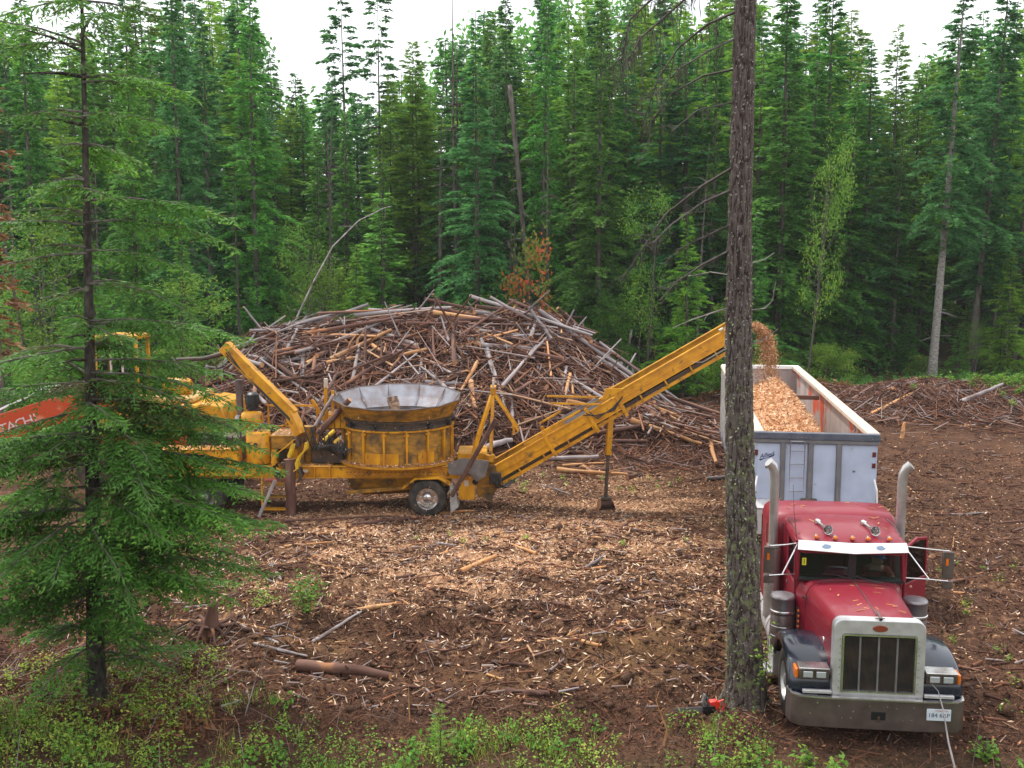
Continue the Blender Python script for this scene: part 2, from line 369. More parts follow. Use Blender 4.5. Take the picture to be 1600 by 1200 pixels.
ii, jj = np.meshgrid(np.arange(nx - 1), np.arange(ny - 1)); q = (jj * nx + ii).ravel()
F = np.stack([q, q + 1, q + nx + 1, q + nx], 1)

def SAND(x, y):
    x = np.asarray(x, float); y = np.asarray(y, float); s = 0
    for (a, b, sx, sy) in ((3.3, 17.9, 1.3, .8), (2.2, 17.1, 1.5, .6), (.9, 16.1, 2.0, .45), (-3.0, 17.6, 1.6, .4)): s = s + np.exp(-(((x - a) / sx) ** 2 + ((y - b) / sy) ** 2) ** 1.5)
    return np.clip(s, 0, 1)
def CHIPD(x, y):
    """density of fresh chips on the clearing floor, 0..1"""
    x = np.asarray(x, float); y = np.asarray(y, float)
    d = np.exp(-((x - .2) / 5.2) ** 2 - ((y - 25.3) / 3.2) ** 2) * 1.0
    d = d + .5 * np.exp(-((x + 1.5) / 4.5) ** 2 - ((y - 21.2) / 2.4) ** 2)
    d = d + .8 * np.exp(-((x + 5.5) / 3.5) ** 2 - ((y - 26.5) / 1.2) ** 2) + .45 * np.exp(-((x - 3.2) / 2.6) ** 2 - ((y - 30.5) / 3.5) ** 2)
    d = d + .16 * sstep(14.5, 17, y) * sstep(40, 32, y)
    d = d * (.80 + .34 * np.sin(y * 3.1 + 1.5 * np.sin(x * .7) + .3 * x) + .16 * np.sin(y * 6.7 - x * .9 + 1.3 * np.sin(x * 1.9)))
    d = d * (.72 + .42 * np.sin(x * 1.3 + 2 * np.sin(y * .9)) * np.sin(y * 1.7 + x * .4)) * (1 - .85 * SAND(x, y))
    return np.clip(d, 0, 1)
gm = mat('forest_floor', (.1, .06, .04), 1, spec=.1); n = gm.node_tree; L = n.links; b = n.nodes['Principled BSDF']
def nn_(t): return n.nodes.new(t)
tcg = nn_('ShaderNodeTexCoord'); at = nn_('ShaderNodeAttribute'); at.attribute_name = 'chips'; at2 = nn_('ShaderNodeAttribute'); at2.attribute_name = 'green'
def nzn(sc, det=6, lo=.35, hi=.65, dist=0):
    z = nn_('ShaderNodeTexNoise'); z.inputs['Scale'].default_value = sc; z.inputs['Detail'].default_value = det; z.inputs['Distortion'].default_value = dist
    L.new(tcg.outputs['Object'], z.inputs['Vector']); r_ = nn_('ShaderNodeMapRange'); r_.inputs[1].default_value = lo; r_.inputs[2].default_value = hi; L.new(z.outputs[0], r_.inputs[0]); return r_.outputs[0]
def mixg(f, a, c):
    q = nn_('ShaderNodeMix'); q.data_type = 'RGBA'
    if isinstance(f, float): q.inputs[0].default_value = f
    else: L.new(f, q.inputs[0])
    for i_, v_ in ((6, a), (7, c)):
        if isinstance(v_, tuple): q.inputs[i_].default_value = (*v_, 1)
        else: L.new(v_, q.inputs[i_])
    return q.outputs[2]
dirt = mixg(nzn(.9), (.105, .052, .031), (.055, .029, .020)); dirt = mixg(nzn(14, 8, .5, .75), dirt, (.11, .055, .035))
dirt = mixg(nzn(45, 3, .60, .68), dirt, (.25, .13, .075))
chip = mixg(nzn(38, 8, .35, .6, 1.5), (.19, .095, .05), (.54, .31, .185)); chip = mixg(nzn(70, 4, .58, .66, 1), chip, (.72, .50, .30))
ad = nn_('ShaderNodeMath'); ad.operation = 'ADD'; mu = nn_('ShaderNodeMath'); mu.operation = 'MULTIPLY_ADD'; mu.inputs[1].default_value = .8; mu.inputs[2].default_value = -.4
L.new(nzn(7, 6, .2, .8), mu.inputs[0]); L.new(at.outputs['Fac'], ad.inputs[0]); L.new(mu.outputs[0], ad.inputs[1])
cr = nn_('ShaderNodeMapRange'); cr.inputs[1].default_value = .15; cr.inputs[2].default_value = .75; L.new(ad.outputs[0], cr.inputs[0])
at3 = nn_('ShaderNodeAttribute'); at3.attribute_name = 'sand'; dirt = mixg(at3.outputs['Fac'], dirt, mixg(nzn(6), (.19, .105, .05), (.12, .065, .035)))
col = mixg(cr.outputs[0], dirt, chip)
grn = mixg(nzn(5, 6), (.05, .045, .025), (.09, .075, .04)); col = mixg(at2.outputs['Fac'], col, grn)
L.new(col, b.inputs['Base Color'])
bz = nn_('ShaderNodeTexNoise'); bz.inputs['Scale'].default_value = 22; bz.inputs['Detail'].default_value = 9; L.new(tcg.outputs['Object'], bz.inputs['Vector'])
bp = nn_('ShaderNodeBump'); bp.inputs['Distance'].default_value = .07; L.new(bz.outputs[0], bp.inputs['Height']); L.new(bp.outputs[0], b.inputs['Normal'])
gme = npmesh('ground', V, F, gm, smooth=True)
a_ = gme.attributes.new('chips', 'FLOAT', 'POINT'); a_.data.foreach_set('value', CHIPD(V[:, 0], V[:, 1]).astype(np.float32))
GREEN = np.clip(.7 * sstep(54, 66, V[:, 1]) + .8 * sstep(14.3, 12.5, V[:, 1]) , 0, 1)
a_ = gme.attributes.new('sand', 'FLOAT', 'POINT'); a_.data.foreach_set('value', SAND(V[:, 0], V[:, 1]).astype(np.float32))
a_ = gme.attributes.new('green', 'FLOAT', 'POINT'); a_.data.foreach_set('value', GREEN.astype(np.float32))
tag(link(bpy.data.objects.new('ground', gme)), kind='structure')

# ------------------------------------------------------------------ trees
def trunk_mesh(name, H, r0, lean=0, bend=.15, seed=0, sides=9, rings=14, material='bark', branches=(), stubs=0, top=.015, noise=.0, tp=.85):
    rr = random.Random(seed); mb = MB(); ph = rr.uniform(0, 6.28); pts = []; rs = []
    for i in range(rings + 1):
        t = i / rings; z = H * t
        pts.append((lean * z + bend * math.sin(t * 3.0) * math.cos(ph), bend * math.sin(t * 2.6) * math.sin(ph), z - (.25 if i == 0 else 0)))
        rs.append(max(top, r0 * (1 - t) ** tp * (1 + (.35 * math.exp(-t * 40)))))
    mb.tube(pts, rs, sides)
    for k in range(stubs):
        t = rr.uniform(.12, .8); i = int(t * rings); p = Vector(pts[i]); a = rr.uniform(0, 6.28); l = rr.uniform(.25, 1.1)
        e = p + Vector((math.cos(a), math.sin(a), rr.uniform(-.35, .2))) * l
        mb.tube([p, (p + e) / 2 + Vector((0, 0, .04)), e], [.03, .02, .008], 4)
    me_v, me_f = mb.v, mb.f
    V = np.array(me_v); me = bpy.data.meshes.new(name); me.from_pydata(me_v, [], me_f)
    me.materials.append(M[material]); me.polygons.foreach_set('use_smooth', [True] * len(me.polygons)); me.update()
    def axis_at(z):
        t = z / H; i = np.clip(t * rings, 0, rings - 1e-6).astype(int); f = t * rings - i
        A = np.array(pts)[:, :2]; return A[i] * (1 - f[:, None]) + A[np.minimum(i + 1, rings)] * f[:, None]
    return me, axis_at
def conifer(name, seed, H, cb, Rm, r0=.16, spacing=.34, per=5, nleaf=24, ll=.34, lw=.085, droop=.35, up=.25, mat_='fir', shape=1.0, sparse=.0, lean=0, bark='bark', hang=.3, tw=.42, stubs=10, roll=1.2, wood=True):
    """returns (trunk mesh, crown mesh): whorls of drooping limbs carrying flat sprays of needles"""
    r = np.random.default_rng(seed)
    tme, ax = trunk_mesh(name + '_trunk', H, r0, lean, .12, seed, 9, 16, bark, stubs=stubs)
    zs = np.arange(cb, H - .05, spacing); Z = []; A = []; Lb = []
    for z in zs:
        t = (z - cb) / (H - cb); prof = (1 - t) ** shape * (1 if t > .12 else .55 + t * 3.7)
        lob = .8 + .25 * math.sin(z * 1.7 + seed) + .1 * math.sin(z * 4.1)
        for k in range(per):
            if r.random() < sparse * (1 - .4 * t): continue
            Z.append(z + r.uniform(-.15, .15)); A.append(r.uniform(0, 6.283)); Lb.append(max(.16, Rm * prof * lob * r.uniform(.55, 1.15)))
    Z = np.array(Z); A = np.array(A); Lb = np.array(Lb); nb = len(Z)
    tt = (Z - cb) / (H - cb); U = up + .55 * tt + r.uniform(-.12, .12, nb); D = droop * (1.15 - tt) + r.uniform(-.05, .1, nb)
    O = np.concatenate([ax(Z), Z[:, None]], 1); d = np.stack([np.cos(A), np.sin(A), 0 * A], 1); side = np.stack([-np.sin(A), np.cos(A), 0 * A], 1)
    def pt(bi, s): return O[bi] + d[bi] * (Lb[bi] * s)[:, None] + np.array([0, 0, 1]) * (Lb[bi] * (U[bi] * s - (U[bi] * .6 + D[bi]) * s * s))[:, None]
    cnt = np.maximum(4, (nleaf * Lb / Rm * 1.6).astype(int)); bi = np.repeat(np.arange(nb), cnt); m = len(bi)
    s = r.uniform(.12, 1.02, m) ** .8; base0 = pt(bi, s); sg = r.choice([-1, 1], m)
    off = r.uniform(0, 1, m) * tw * Lb[bi] * (1.08 - s) * .75
    tdir = unit(side[bi] * sg[:, None] + d[bi] * .9 + np.array([0, 0, -1]) * (hang * r.uniform(.2, 1.2, m))[:, None])
    base = base0 + tdir * off[:, None]
    ld = unit(tdir + d[bi] * r.uniform(-.2, .9, m)[:, None] + r.normal(0, .28, (m, 3)) + np.array([0, 0, -1]) * hang * .4)
    V, F = rhombi(base, ld, ll * r.uniform(.6, 1.25, m), lw * r.uniform(.7, 1.4, m), roll, r)
    rv = np.clip(r.normal(.42, .17, m) + .18 * np.sin(Z[bi] * 2.3 + A[bi] * 3) + .22 * (s - .5), 0, 1)
    cme = npmesh(name + '_crown', V, F, M[mat_], np.repeat(rv, 4))
    return tme, cme, (pt, nb, Lb)
def broadleaf(name, seed, H, Rr, nclump=40, nl=4000, ll=.13, mat_='broad', r0=.05, z0=.15, stems=3):
    r = np.random.default_rng(seed); rr = random.Random(seed)
    mb = MB(); ends = []
    for k in range(stems):
        a = rr.uniform(0, 6.28); p = Vector((0, 0, -.1)); e = Vector((math.cos(a) * Rr * .35, math.sin(a) * Rr * .35, H * rr.uniform(.75, .95)))
        mid = p.lerp(e, .5) + Vector((rr.uniform(-.15, .15), rr.uniform(-.15, .15), 0)); mb.tube([p, mid, e], [r0, r0 * .7, r0 * .25], 6)
        for j in range(8):
            t = rr.uniform(.25, 1); q = p.lerp(mid, t * 2) if t < .5 else mid.lerp(e, t * 2 - 1); b_ = rr.uniform(0, 6.28)
            f = q + Vector((math.cos(b_), math.sin(b_), rr.uniform(.2, .9))) * Rr * rr.uniform(.3, .8); mb.tube([q, f], [r0 * .3, r0 * .12], 4)
    tme = bpy.data.meshes.new(name + '_stem'); tme.from_pydata(mb.v, [], mb.f); tme.materials.append(M['bark']); tme.update()
    cz = r.uniform(z0, 1, nclump); ca = r.uniform(0, 6.28, nclump); cr_ = Rr * np.sqrt(r.uniform(0, 1, nclump)) * np.sqrt(np.clip(1 - (cz * 1.15 - .45) ** 2, .1, 1))
    cc = np.stack([np.cos(ca) * cr_, np.sin(ca) * cr_, cz * H], 1); ci = r.integers(0, nclump, nl)
    base = cc[ci] + r.normal(0, 1, (nl, 3)) * np.array([Rr * .15, Rr * .15, H * (.03 if H > 5 else .05)])
    base[:, 2] = np.maximum(base[:, 2], .05)
    dd = unit(r.normal(0, 1, (nl, 3)) + np.array([0, 0, -.2])); V, F = rhombi(base, dd, ll * r.uniform(.6, 1.3, nl), ll * .62 * r.uniform(.7, 1.2, nl), 1.5, r)
    cshade = r.normal(.45, .16, nclump)
    return tme, npmesh(name + '_crown', V, F, M[mat_], np.repeat(np.clip(cshade[ci] + r.normal(0, .1, nl), 0, 1), 4))

PROTO = {}
def proto(key, fn): PROTO[key] = fn
A_ = dict(spacing=.30, per=6)
for i in range(3):
    PROTO[f'fir{i}'] = conifer(f'dense_fir_{i}', 10 + i, 22, 1.2, 3.1, .19, nleaf=84, **A_, ll=.27, lw=.085, droop=.40, up=.28, mat_='fir', shape=.8)[:2]
    PROTO[f'tall{i}'] = conifer(f'tall_fir_{i}', 20 + i, 24, 5.5, 2.7, .17, nleaf=84, **A_, ll=.27, lw=.085, droop=.34, up=.3, mat_=['bluefir', 'fir', 'bluefir'][i], shape=.75, stubs=26)[:2]
    PROTO[f'pine{i}'] = conifer(f'pine_{i}', 30 + i, 22, 4 + 2 * i, 2.5, .15, nleaf=84, **A_, ll=.26, lw=.065, droop=.22, up=.42, mat_='pine', shape=.6, sparse=.1, hang=.1, stubs=22, roll=1.5)[:2]
for i in range(2):
    PROTO[f'blue{i}'] = conifer(f'blue_fir_{i}', 40 + i, 22, 3.2, 3.0, .19, spacing=.40, per=7, nleaf=95, ll=.28, lw=.085, droop=.30, up=.34, mat_='bluefir', shape=.9)[:2]
    PROTO[f'thin{i}'] = conifer(f'thin_pine_{i}', 50 + i, 24, 14, 1.7, .14, nleaf=60, spacing=.42, per=5, ll=.28, lw=.09, droop=.3, up=.3, mat_='bluefir', shape=.45, sparse=.15, stubs=40)[:2]
    PROTO[f'young{i}'] = conifer(f'young_fir_{i}', 60 + i, 9, .4, 1.9, .08, nleaf=64, spacing=.24, per=7, ll=.20, lw=.05, droop=.26, up=.4, mat_=['fir', 'pine'][i], shape=.9, stubs=2)[:2]
    PROTO[f'bush{i}'] = broadleaf(f'bush_{i}', 70 + i, 3.2, 1.5, 60, 8000, .11)
    PROTO[f'alder{i}'] = broadleaf(f'alder_{i}', 80 + i, 7.5, 1.6, 60, 3400, .105, r0=.06, z0=.3)
for i, (R_, sh_, cb_, sp_, m_, dr_) in enumerate([(3.6, 1.1, .8, .22, 'fir', .5), (2.2, .55, 3.5, .3, 'fir', .45), (3.3, .7, 6.5, .28, 'pine', .2), (2.9, 1.25, 2.0, .1, 'bluefir', .42)]):
    PROTO[f'mix{i}'] = conifer(f'mixed_conifer_{i}', 110 + i * 7, 22, cb_, R_, .17, nleaf=90, spacing=.36, per=6, ll=.27, lw=.08, droop=dr_, up=.3, mat_=m_, shape=sh_, sparse=sp_, stubs=30, hang=.5, tw=.5)[:2]
PROTO['autumn0'] = broadleaf('autumn_bush', 90, 3.6, .9, 34, 1500, .12, mat_='autumn')
PROTO['rust0'] = conifer('rusty_fir', 95, 18, 5, 1.8, .14, nleaf=26, spacing=.5, per=5, ll=.36, lw=.1, mat_='rust', shape=.7, sparse=.25, stubs=20)[:2]
PROTO['snag0'] = (trunk_mesh('snag', 22, .15, .01, .2, 5, 8, 18, 'bark', stubs=50)[0], None)
PROTO['snag1'] = (trunk_mesh('snag_b', 12, .11, .0, .15, 6, 8, 12, 'bark', stubs=14, top=.09)[0], None)
PROTO['pale0'] = conifer('pale_trunk_fir', 97, 26, 9.0, 2.9, .26, nleaf=100, spacing=.38, per=6, ll=.29, lw=.09, droop=.36, up=.22, mat_='bluefir', shape=.7, bark='palebark', stubs=30)[:2]
NAT = {'mix': 22, 'fir': 22, 'tall': 24, 'pine': 22, 'blue': 22, 'thin': 24, 'young': 9, 'bush': 3.2, 'alder': 7.5, 'autumn': 3.6, 'rust': 18, 'snag0': 22, 'snag1': 12, 'pale': 26}
NAMES = {'mix': 'conifer_tree', 'fir': 'fir_tree', 'tall': 'fir_tree', 'pine': 'pine_tree', 'blue': 'fir_tree', 'thin': 'pine_tree', 'young': 'young_fir', 'bush': 'leafy_bush', 'alder': 'broadleaf_tree', 'autumn': 'autumn_bush', 'rust': 'dying_fir', 'snag0': 'dead_tree', 'snag1': 'broken_snag', 'pale': 'fir_tree'}
CATS = {'bush': 'bush', 'autumn': 'bush'}
def plant(key, x, y, h, label, group=None, tilt=0, wide=1, rz=None):
    k = ''.join(c for c in key if not c.isdigit()); k2 = key if key in NAT else k
    o = thing(NAMES[k2], label, CATS.get(k, 'tree'), (x, y, gz(x, y) - .05), random.uniform(0, 6.28) if rz is None else rz, group)
    s = h / NAT[k2]; o.scale = (s * wide, s * wide, s)
    if tilt: o.rotation_euler[1] = tilt; o.rotation_euler[2] = 0
    tme, cme = PROTO[key]
    link(bpy.data.objects.new('trunk' if k not in ('bush', 'autumn') else 'stem', tme), o)
    if cme: link(bpy.data.objects.new('crown' if k not in ('bush', 'autumn') else 'leaves', cme), o)
    return o
def plantpx(key, px, ytop, Y, label, group=None, tilt=0, wide=1, rz=None):
    return plant(key, gx(px, Y, 5), Y, zat(ytop, Y) - gz(gx(px, Y, 5), Y), label, group, tilt, wide, rz)
# trees one can single out (photo column, row of the top, distance)
LIST = [
 ('blue0', 745, 18, 52, 'tall blue-green fir with level tiers rising right behind the log heap', 0, 1.15),
 ('fir0', 935, -10, 54, 'broad dense fir standing behind the right shoulder of the log heap', 0, 1.2),
 ('pale0', 1462, -60, 55, 'tall fir with long bare pale grey lower trunk at the right of the clearing', .035, 1.1),
 ('tall0', 1520, -90, 59, 'dark fir leaning slightly right just behind the pale trunked fir', .045, 1.1),
 ('tall1', 1285, -60, 66, 'tall dark fir with dark bare trunk foot behind the open trailer', 0, 1.25),
 ('fir1', 1215, -40, 58, 'broad bright fir directly right of the lone foreground trunk', 0, 1.3),
 ('fir2', 405, -30, 56, 'tall dense dark fir with shaded trunk left of the log heap', 0, 1.1),
 ('thin0', 540, -40, 66, 'sparse topped pine against the white sky, left of the centre gap', 0, 1.2),
 ('thin1', 597, -30, 70, 'right-hand one of the two sparse pines rising into the white sky gap', 0, 1.1),
 ('snag0', 516, 140, 58, 'dead grey stem without foliage left of the high sparse pines', 0, 1),
 ('snag0', 718, -60, 60, 'very tall bare dead stem beside the blue-green fir', -.02, 1),
 ('pine0', 650, 60, 62, 'light yellow-green pine between the sparse pines and blue-green fir', 0, 1.2),
 ('pine1', 615, 120, 64, 'slender yellowish pine in front of the skyline gap', 0, 1),
 ('fir1', 845, -40, 58, 'tall shaggy fir with dark hanging lichen behind the heap top', .02, .8),
 ('snag1', 838, 130, 56, 'broken leaning snag with orange split top above the red bush', -.09, 1),
 ('pine2', 1055, -20, 64, 'bright green larch-like conifer behind the drooping dead branches', 0, 1.1),
 ('autumn0', 822, 372, 50.5, 'small bush turning red and yellow behind the log heap', 0, .75),
 ('alder0', 1265, 200, 50, 'slim light green broadleaf tree hanging over the trailer', .10, .38),
 ('alder0', 478, 345, 51, 'bright yellow-green bush behind the left end of the log heap', 0, .8),
 ('young0', 600, 300, 52, 'young feathery fir behind the middle of the log heap', 0, 1.5),
 ('young1', 560, 380, 50, 'short pale young conifer beside the bent bare sapling', 0, 1.3),
 ('rust0', -5, 0, 32, 'dying fir with rusty orange needles at the top left corner', 0, 1),
 ('blue1', 330, 10, 58, 'tall blue-green fir left of the dark dense fir', 0, 1.1),
 ('tall2', 285, -120, 50, 'tall fir with long bare grey stem rising out of the frame at left', 0, .9),
 ('tall1', 215, 20, 44, 'straight dark trunked fir behind the yellow excavator', 0, .9),
 ('young0', 290, 360, 44, 'young green fir behind the excavator engine cover', 0, 1.3),
 ('fir0', 250, 100, 60, 'deep green fir behind the left group of tall stems', 0, 1.1),
 ('snag0', 55, 130, 40, 'crooked brown dead stem leaning at the far left', -.13, .9),
 ('fir2', 60, -30, 50, 'tall dark fir at the left edge', 0, 1),
 ('alder1', 60, 340, 40, 'leafy broadleaf sapling at the left edge above the orange boom', 0, 1.2),
 ('fir1', 1110, 40, 60, 'dense fir immediately left of the lone foreground trunk', 0, 1.1),
 ('alder1', 1010, 300, 52, 'light green alder under the drooping dead branches', 0, .7),
 ('young1', 1070, 330, 50, 'young yellow-green conifer left of the chip conveyor tip', 0, 1.2),
 ('young0', 1180, 330, 46, 'young fir behind the conveyor tip and falling chips', 0, 1.2),
 ('pine1', 1385, 40, 72, 'narrow pointed conifer standing in the right sky gap', 0, 1.2),
 ('pine0', 1590, -30, 62, 'tall green conifer at the right edge', 0, 1.1),
 ('blue1', 1345, 60, 62, 'dark fir between the trailer and the pale trunked fir', 0, 1.3),
 ('fir2', 1420, 110, 66, 'shaded fir just left of the pale trunked fir', 0, 1.2),
 ('young1', 1575, 380, 58, 'young conifer at the right edge of the clearing', 0, 1.4),
 ('snag0', 805, 240, 54, 'thin pale dead pole next to the red bush', 0, .8),
 ('snag0', 155, 150, 42, 'thin brown dead pole left of the excavator cab', .01, .8),
 ('tall0', 790, -20, 62, 'slim fir filling the skyline right of the blue-green fir', 0, 1.1),
 ('pine1', 885, 0, 66, 'yellow-tinged pine top behind the broad dense fir', 0, 1.1),
]
for (k, px, yt, Y, lab, tl, wd) in LIST: plantpx(k, px, yt, Y, lab, None, tl, wd)
# rows behind: skyline follows the photograph
SKY = [(-300, -40), (0, -30), (75, 20), (95, 60), (130, 30), (170, -40), (400, -30), (425, 60), (445, 125), (480, 115), (515, 90), (560, 120), (610, 125), (650, 75), (690, 45), (720, -10), (770, 0), (800, -15), (840, -30), (900, -50), (960, -50), (1000, -30), (1040, -45),
       (1100, -50), (1170, -60), (1240, -30), (1325, 10), (1345, 105), (1385, 95), (1420, 100), (1450, 20), (1600, -10), (1950, -30)]
def skyy(px): return float(np.interp(px, [a for a, b in SKY], [b for a, b in SKY]))
kinds = ['fir0', 'mix0', 'tall0', 'pine0', 'mix1', 'blue0', 'mix2', 'fir1', 'pine1', 'mix3', 'fir2', 'blue1', 'pine2']
KW = {'mix': 'loose-crowned conifer', 'fir': 'dense green fir', 'tall': 'slender tall fir', 'pine': 'yellow-green pine', 'blue': 'blue-green fir'}
n_ = 0
for row, (Y, step, dy) in enumerate([(63, 60, 60), (72, 46, 20), (84, 40, -5), (98, 38, 5)]):
    px = -260 + row * 17
    while px < 1860:
        k = kinds[(n_ * 7 + row * 3) % len(kinds)]; n_ += 1
        q = px + random.uniform(-15, 15); yy = Y + random.uniform(-3, 3); base = ''.join(c for c in k if not c.isdigit())
        side = 'left of the log heap' if q < 400 else ('behind the log heap' if q < 1000 else ('behind the trailer' if q < 1340 else 'behind the pale trunked fir'))
        dep = ['in the second row', 'in mid-stand', 'deep in the stand', 'in the last row'][row]
        plantpx(k, q, skyy(q) + dy + random.uniform(0, 75), yy, f'{KW[base]} {dep}, {side}', f'{KW[base]}s {dep}, {side}', 0, random.uniform(1.15, 1.9))
        px += step * random.uniform(.75, 1.25)
# the far wood beyond the rows, one mass
def leaf_mass(name, spots, mat_, ll, per, kind='stuff', rad=(1.6, 1.6, 1.0)):
    Vs = []; Fs = []; rv = []; k = 0; r = rng
    for (x, y, z, s) in spots:
        m = per; b_ = np.array([x, y, z]) + r.normal(0, .5, (m, 3)) * np.array(rad) * s
        dd = unit(r.normal(0, 1, (m, 3)) + np.array([0, 0, -.3])); V, F = rhombi(b_, dd, ll * r.uniform(.6, 1.3, m), ll * .5 * r.uniform(.6, 1.3, m), 1.5, r)
        Vs.append(V); Fs.append(F + k); k += len(V); rv.append(np.repeat(np.clip(r.normal(.4, .12) + r.normal(0, .1, m), 0, 1), 4))
    me = npmesh(name, np.concatenate(Vs), np.concatenate(Fs), M[mat_], np.concatenate(rv))
    return tag(link(bpy.data.objects.new(name, me)), kind=kind)
sp = []
for i in range(900):
    Y = random.uniform(105, 125); q = random.uniform(-350, 1950); t = random.random() ** 1.3; zt = zat(skyy(q) + 60, Y)
    sp.append((gx(q, Y, 5), Y, max(.8, zt * t), 2.6 * (1.35 - t)))
tag(leaf_mass('far_forest', sp, 'fir', .8, 130, rad=(1.8, 1.8, 2.2)), 'dark mass of forest foliage closing the view between the trunks', 'forest')
# understorey bushes along the forest edge
for i in range(64):
    q = random.uniform(-100, 1750); Y = random.uniform(50, 62)
    k = random.choice(['bush0', 'young0', 'young0', 'young1', 'alder0', 'alder1', 'young1', 'bush1'])
    h = {'bush': random.uniform(1.4, 2.8), 'young': random.uniform(3, 6.5), 'alder': random.uniform(4, 7)}[k[:-1]]
    if 850 < q < 1400 and k[:-1] == 'alder': h *= .7
    if q > 1380: Y += 5; h *= .7
    side = 'left of the log heap' if q < 400 else ('behind the log heap' if q < 1000 else ('behind the trailer' if q < 1340 else 'at the right of the clearing'))
    w_ = {'bush': 'low leafy bush', 'young': 'young feathery conifer', 'alder': 'light green leafy sapling'}[k[:-1]]
    plant(k, gx(q, Y, 2), Y, h, f'{w_} at the forest edge {side}', f'{w_} group at the forest edge {side}', 0, random.uniform(1, 1.6))
for i in range(16):
    q = random.uniform(-160, 330); Y = random.uniform(36, 47); k = random.choice(['young0', 'bush0', 'alder1', 'bush1'])
    plant(k, gx(q, Y, 2), Y, {'bush': 3, 'young': 6, 'alder': 6}[k[:-1]] * random.uniform(.8, 1.2), f'{dict(bush="low leafy bush", young="young feathery conifer", alder="light green leafy sapling")[k[:-1]]} behind the yellow excavator',
          f'{k[:-1]} plants behind the excavator', 0, 1.2)
for i, (px, Y) in enumerate([(30, 47), (180, 49), (300, 53), (375, 52), (440, 57), (515, 60), (690, 57), (800, 55), (860, 56), (1000, 60), (1090, 58), (1330, 64), (1400, 63), (1555, 62), (240, 56), (905, 62)]):
    side = 'left of the log heap' if px < 400 else ('behind the log heap' if px < 1000 else 'right of the log heap')
    plantpx('snag0', px, random.uniform(60, 330), Y, f'bare grey dead stem standing among the conifers {side}', f'dead stems among the conifers {side}', random.uniform(-.03, .03), random.uniform(.9, 1.3))
# bent bare sapling arching over the heap
def cane(name, pts, r, label, cat, material='greylog', twigs=0, seed=1, group=None):
    base = Vector(pts[0]); o = thing(name, label, cat, base, 0, group)
    mb = MB(); P_ = [Vector(p) - base for p in pts]
    rs = [r * (1 - .75 * i / (len(P_) - 1)) for i in range(len(P_))]; mb.tube(P_, rs, 6); mb.build('stem', M[material], o, smooth=60)
    rr = random.Random(seed)
    for k in range(twigs):
        t = rr.uniform(.25, .97) * (len(P_) - 1); i = int(t); q = P_[i].lerp(P_[min(i + 1, len(P_) - 1)], t - i)
        e = q + Vector((rr.uniform(-1, 1), rr.uniform(-.6, .6), rr.uniform(-.6, .8))).normalized() * rr.uniform(.15, .45) * (P_[-1].length / 3)
        MB().tube([q, q.lerp(e, .5) + Vector((0, 0, .02)), e], [r * .35, r * .25, r * .1], 4).build('twig', M[material], o)
    return o
cane('bent_sapling', [P(462, 500, 49), P(490, 440, 49), P(520, 385, 49), P(560, 345, 49), P(600, 325, 49), P(612, 322, 49)], .05, 'bare grey sapling bent in an arch over the log heap', 'sapling', twigs=6)

# ---------------------------------------------------- the lone foreground trunk
tr_pts = [(1166, 1104), (1163, 1000), (1160, 880), (1157, 760), (1155, 640), (1154, 520), (1155, 400), (1157, 300), (1160, 180), (1163, 60), (1165, 0), (1168, -160), (1172, -420)]
tr_w = [30, 27, 24.5, 22.5, 21, 20, 18.5, 17.5, 17, 16.5, 16, 14, 9]
TY = 15.4; bx0, by0 = gx(1166, TY), TY
lone = thing('lone_conifer_trunk', 'tall dark rough-barked trunk with lichen standing alone in front of the truck', 'tree', (bx0, by0, 0))
cx = []; cz = []; cr2 = []
for (px, py), wv in zip(tr_pts, tr_w):
    z = zat(py, TY); cx.append(gx(px, TY, z) - bx0); cz.append(z); cr2.append(wv / FPX * (TY * _c - (z - CAM_H) * _s) * .98)
cz[0] = -.15
nr, ns = 520, 96
zz = np.linspace(-.15, cz[-1], nr); X0 = np.interp(zz, cz, cx); RR = np.interp(zz, cz, cr2) * (1 + .28 * np.exp(-np.clip(zz, 0, 9) * 5))
Vv = np.zeros((nr, ns, 3)); EE = np.zeros((nr, ns))
for j in range(ns):
    a = 2 * math.pi * j / ns; ca, sa = math.cos(a), math.sin(a)
    for i in range(nr):
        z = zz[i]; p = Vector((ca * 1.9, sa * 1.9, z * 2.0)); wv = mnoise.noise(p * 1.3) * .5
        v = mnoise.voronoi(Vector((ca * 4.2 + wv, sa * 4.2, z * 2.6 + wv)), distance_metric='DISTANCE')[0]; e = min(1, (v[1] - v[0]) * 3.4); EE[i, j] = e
        dsp = .030 * e + .016 * mnoise.noise(Vector((ca * 7, sa * 7, z * 5))) + .006 * mnoise.noise(Vector((ca * 20, sa * 20, z * 18)))
        rad = RR[i] * (1 + .22 * math.exp(-max(z, 0) * 3.5) * math.sin(a * 5 + 1)) + dsp - .02; Vv[i, j] = (X0[i] + ca * rad, sa * rad, z)
ii, jj = np.meshgrid(np.arange(ns), np.arange(nr - 1)); F = np.stack([jj * ns + ii, jj * ns + (ii + 1) % ns, (jj + 1) * ns + (ii + 1) % ns, (jj + 1) * ns + ii], -1).reshape(-1, 4)
M['lonebark'] = mat('furrowed_bark', (.105, .080, .068), .95, spec=.15, attr='rnd', attrcols=[(0, (.022, .015, .013)), (.35, (.062, .045, .039)), (.8, (.115, .09, .082))], col2=(.165, .135, .125), nscale=16, lo=.5, hi=.75, stretch=(1, 1, .6), bump=.02, bscale=30)  # furrow shade is put into the colour; weathered plate tops stay greyer
lb = M['lonebark']; n = lb.node_tree; L = n.links; b = n.nodes['Principled BSDF']
src = b.inputs['Base Color'].links[0].from_socket
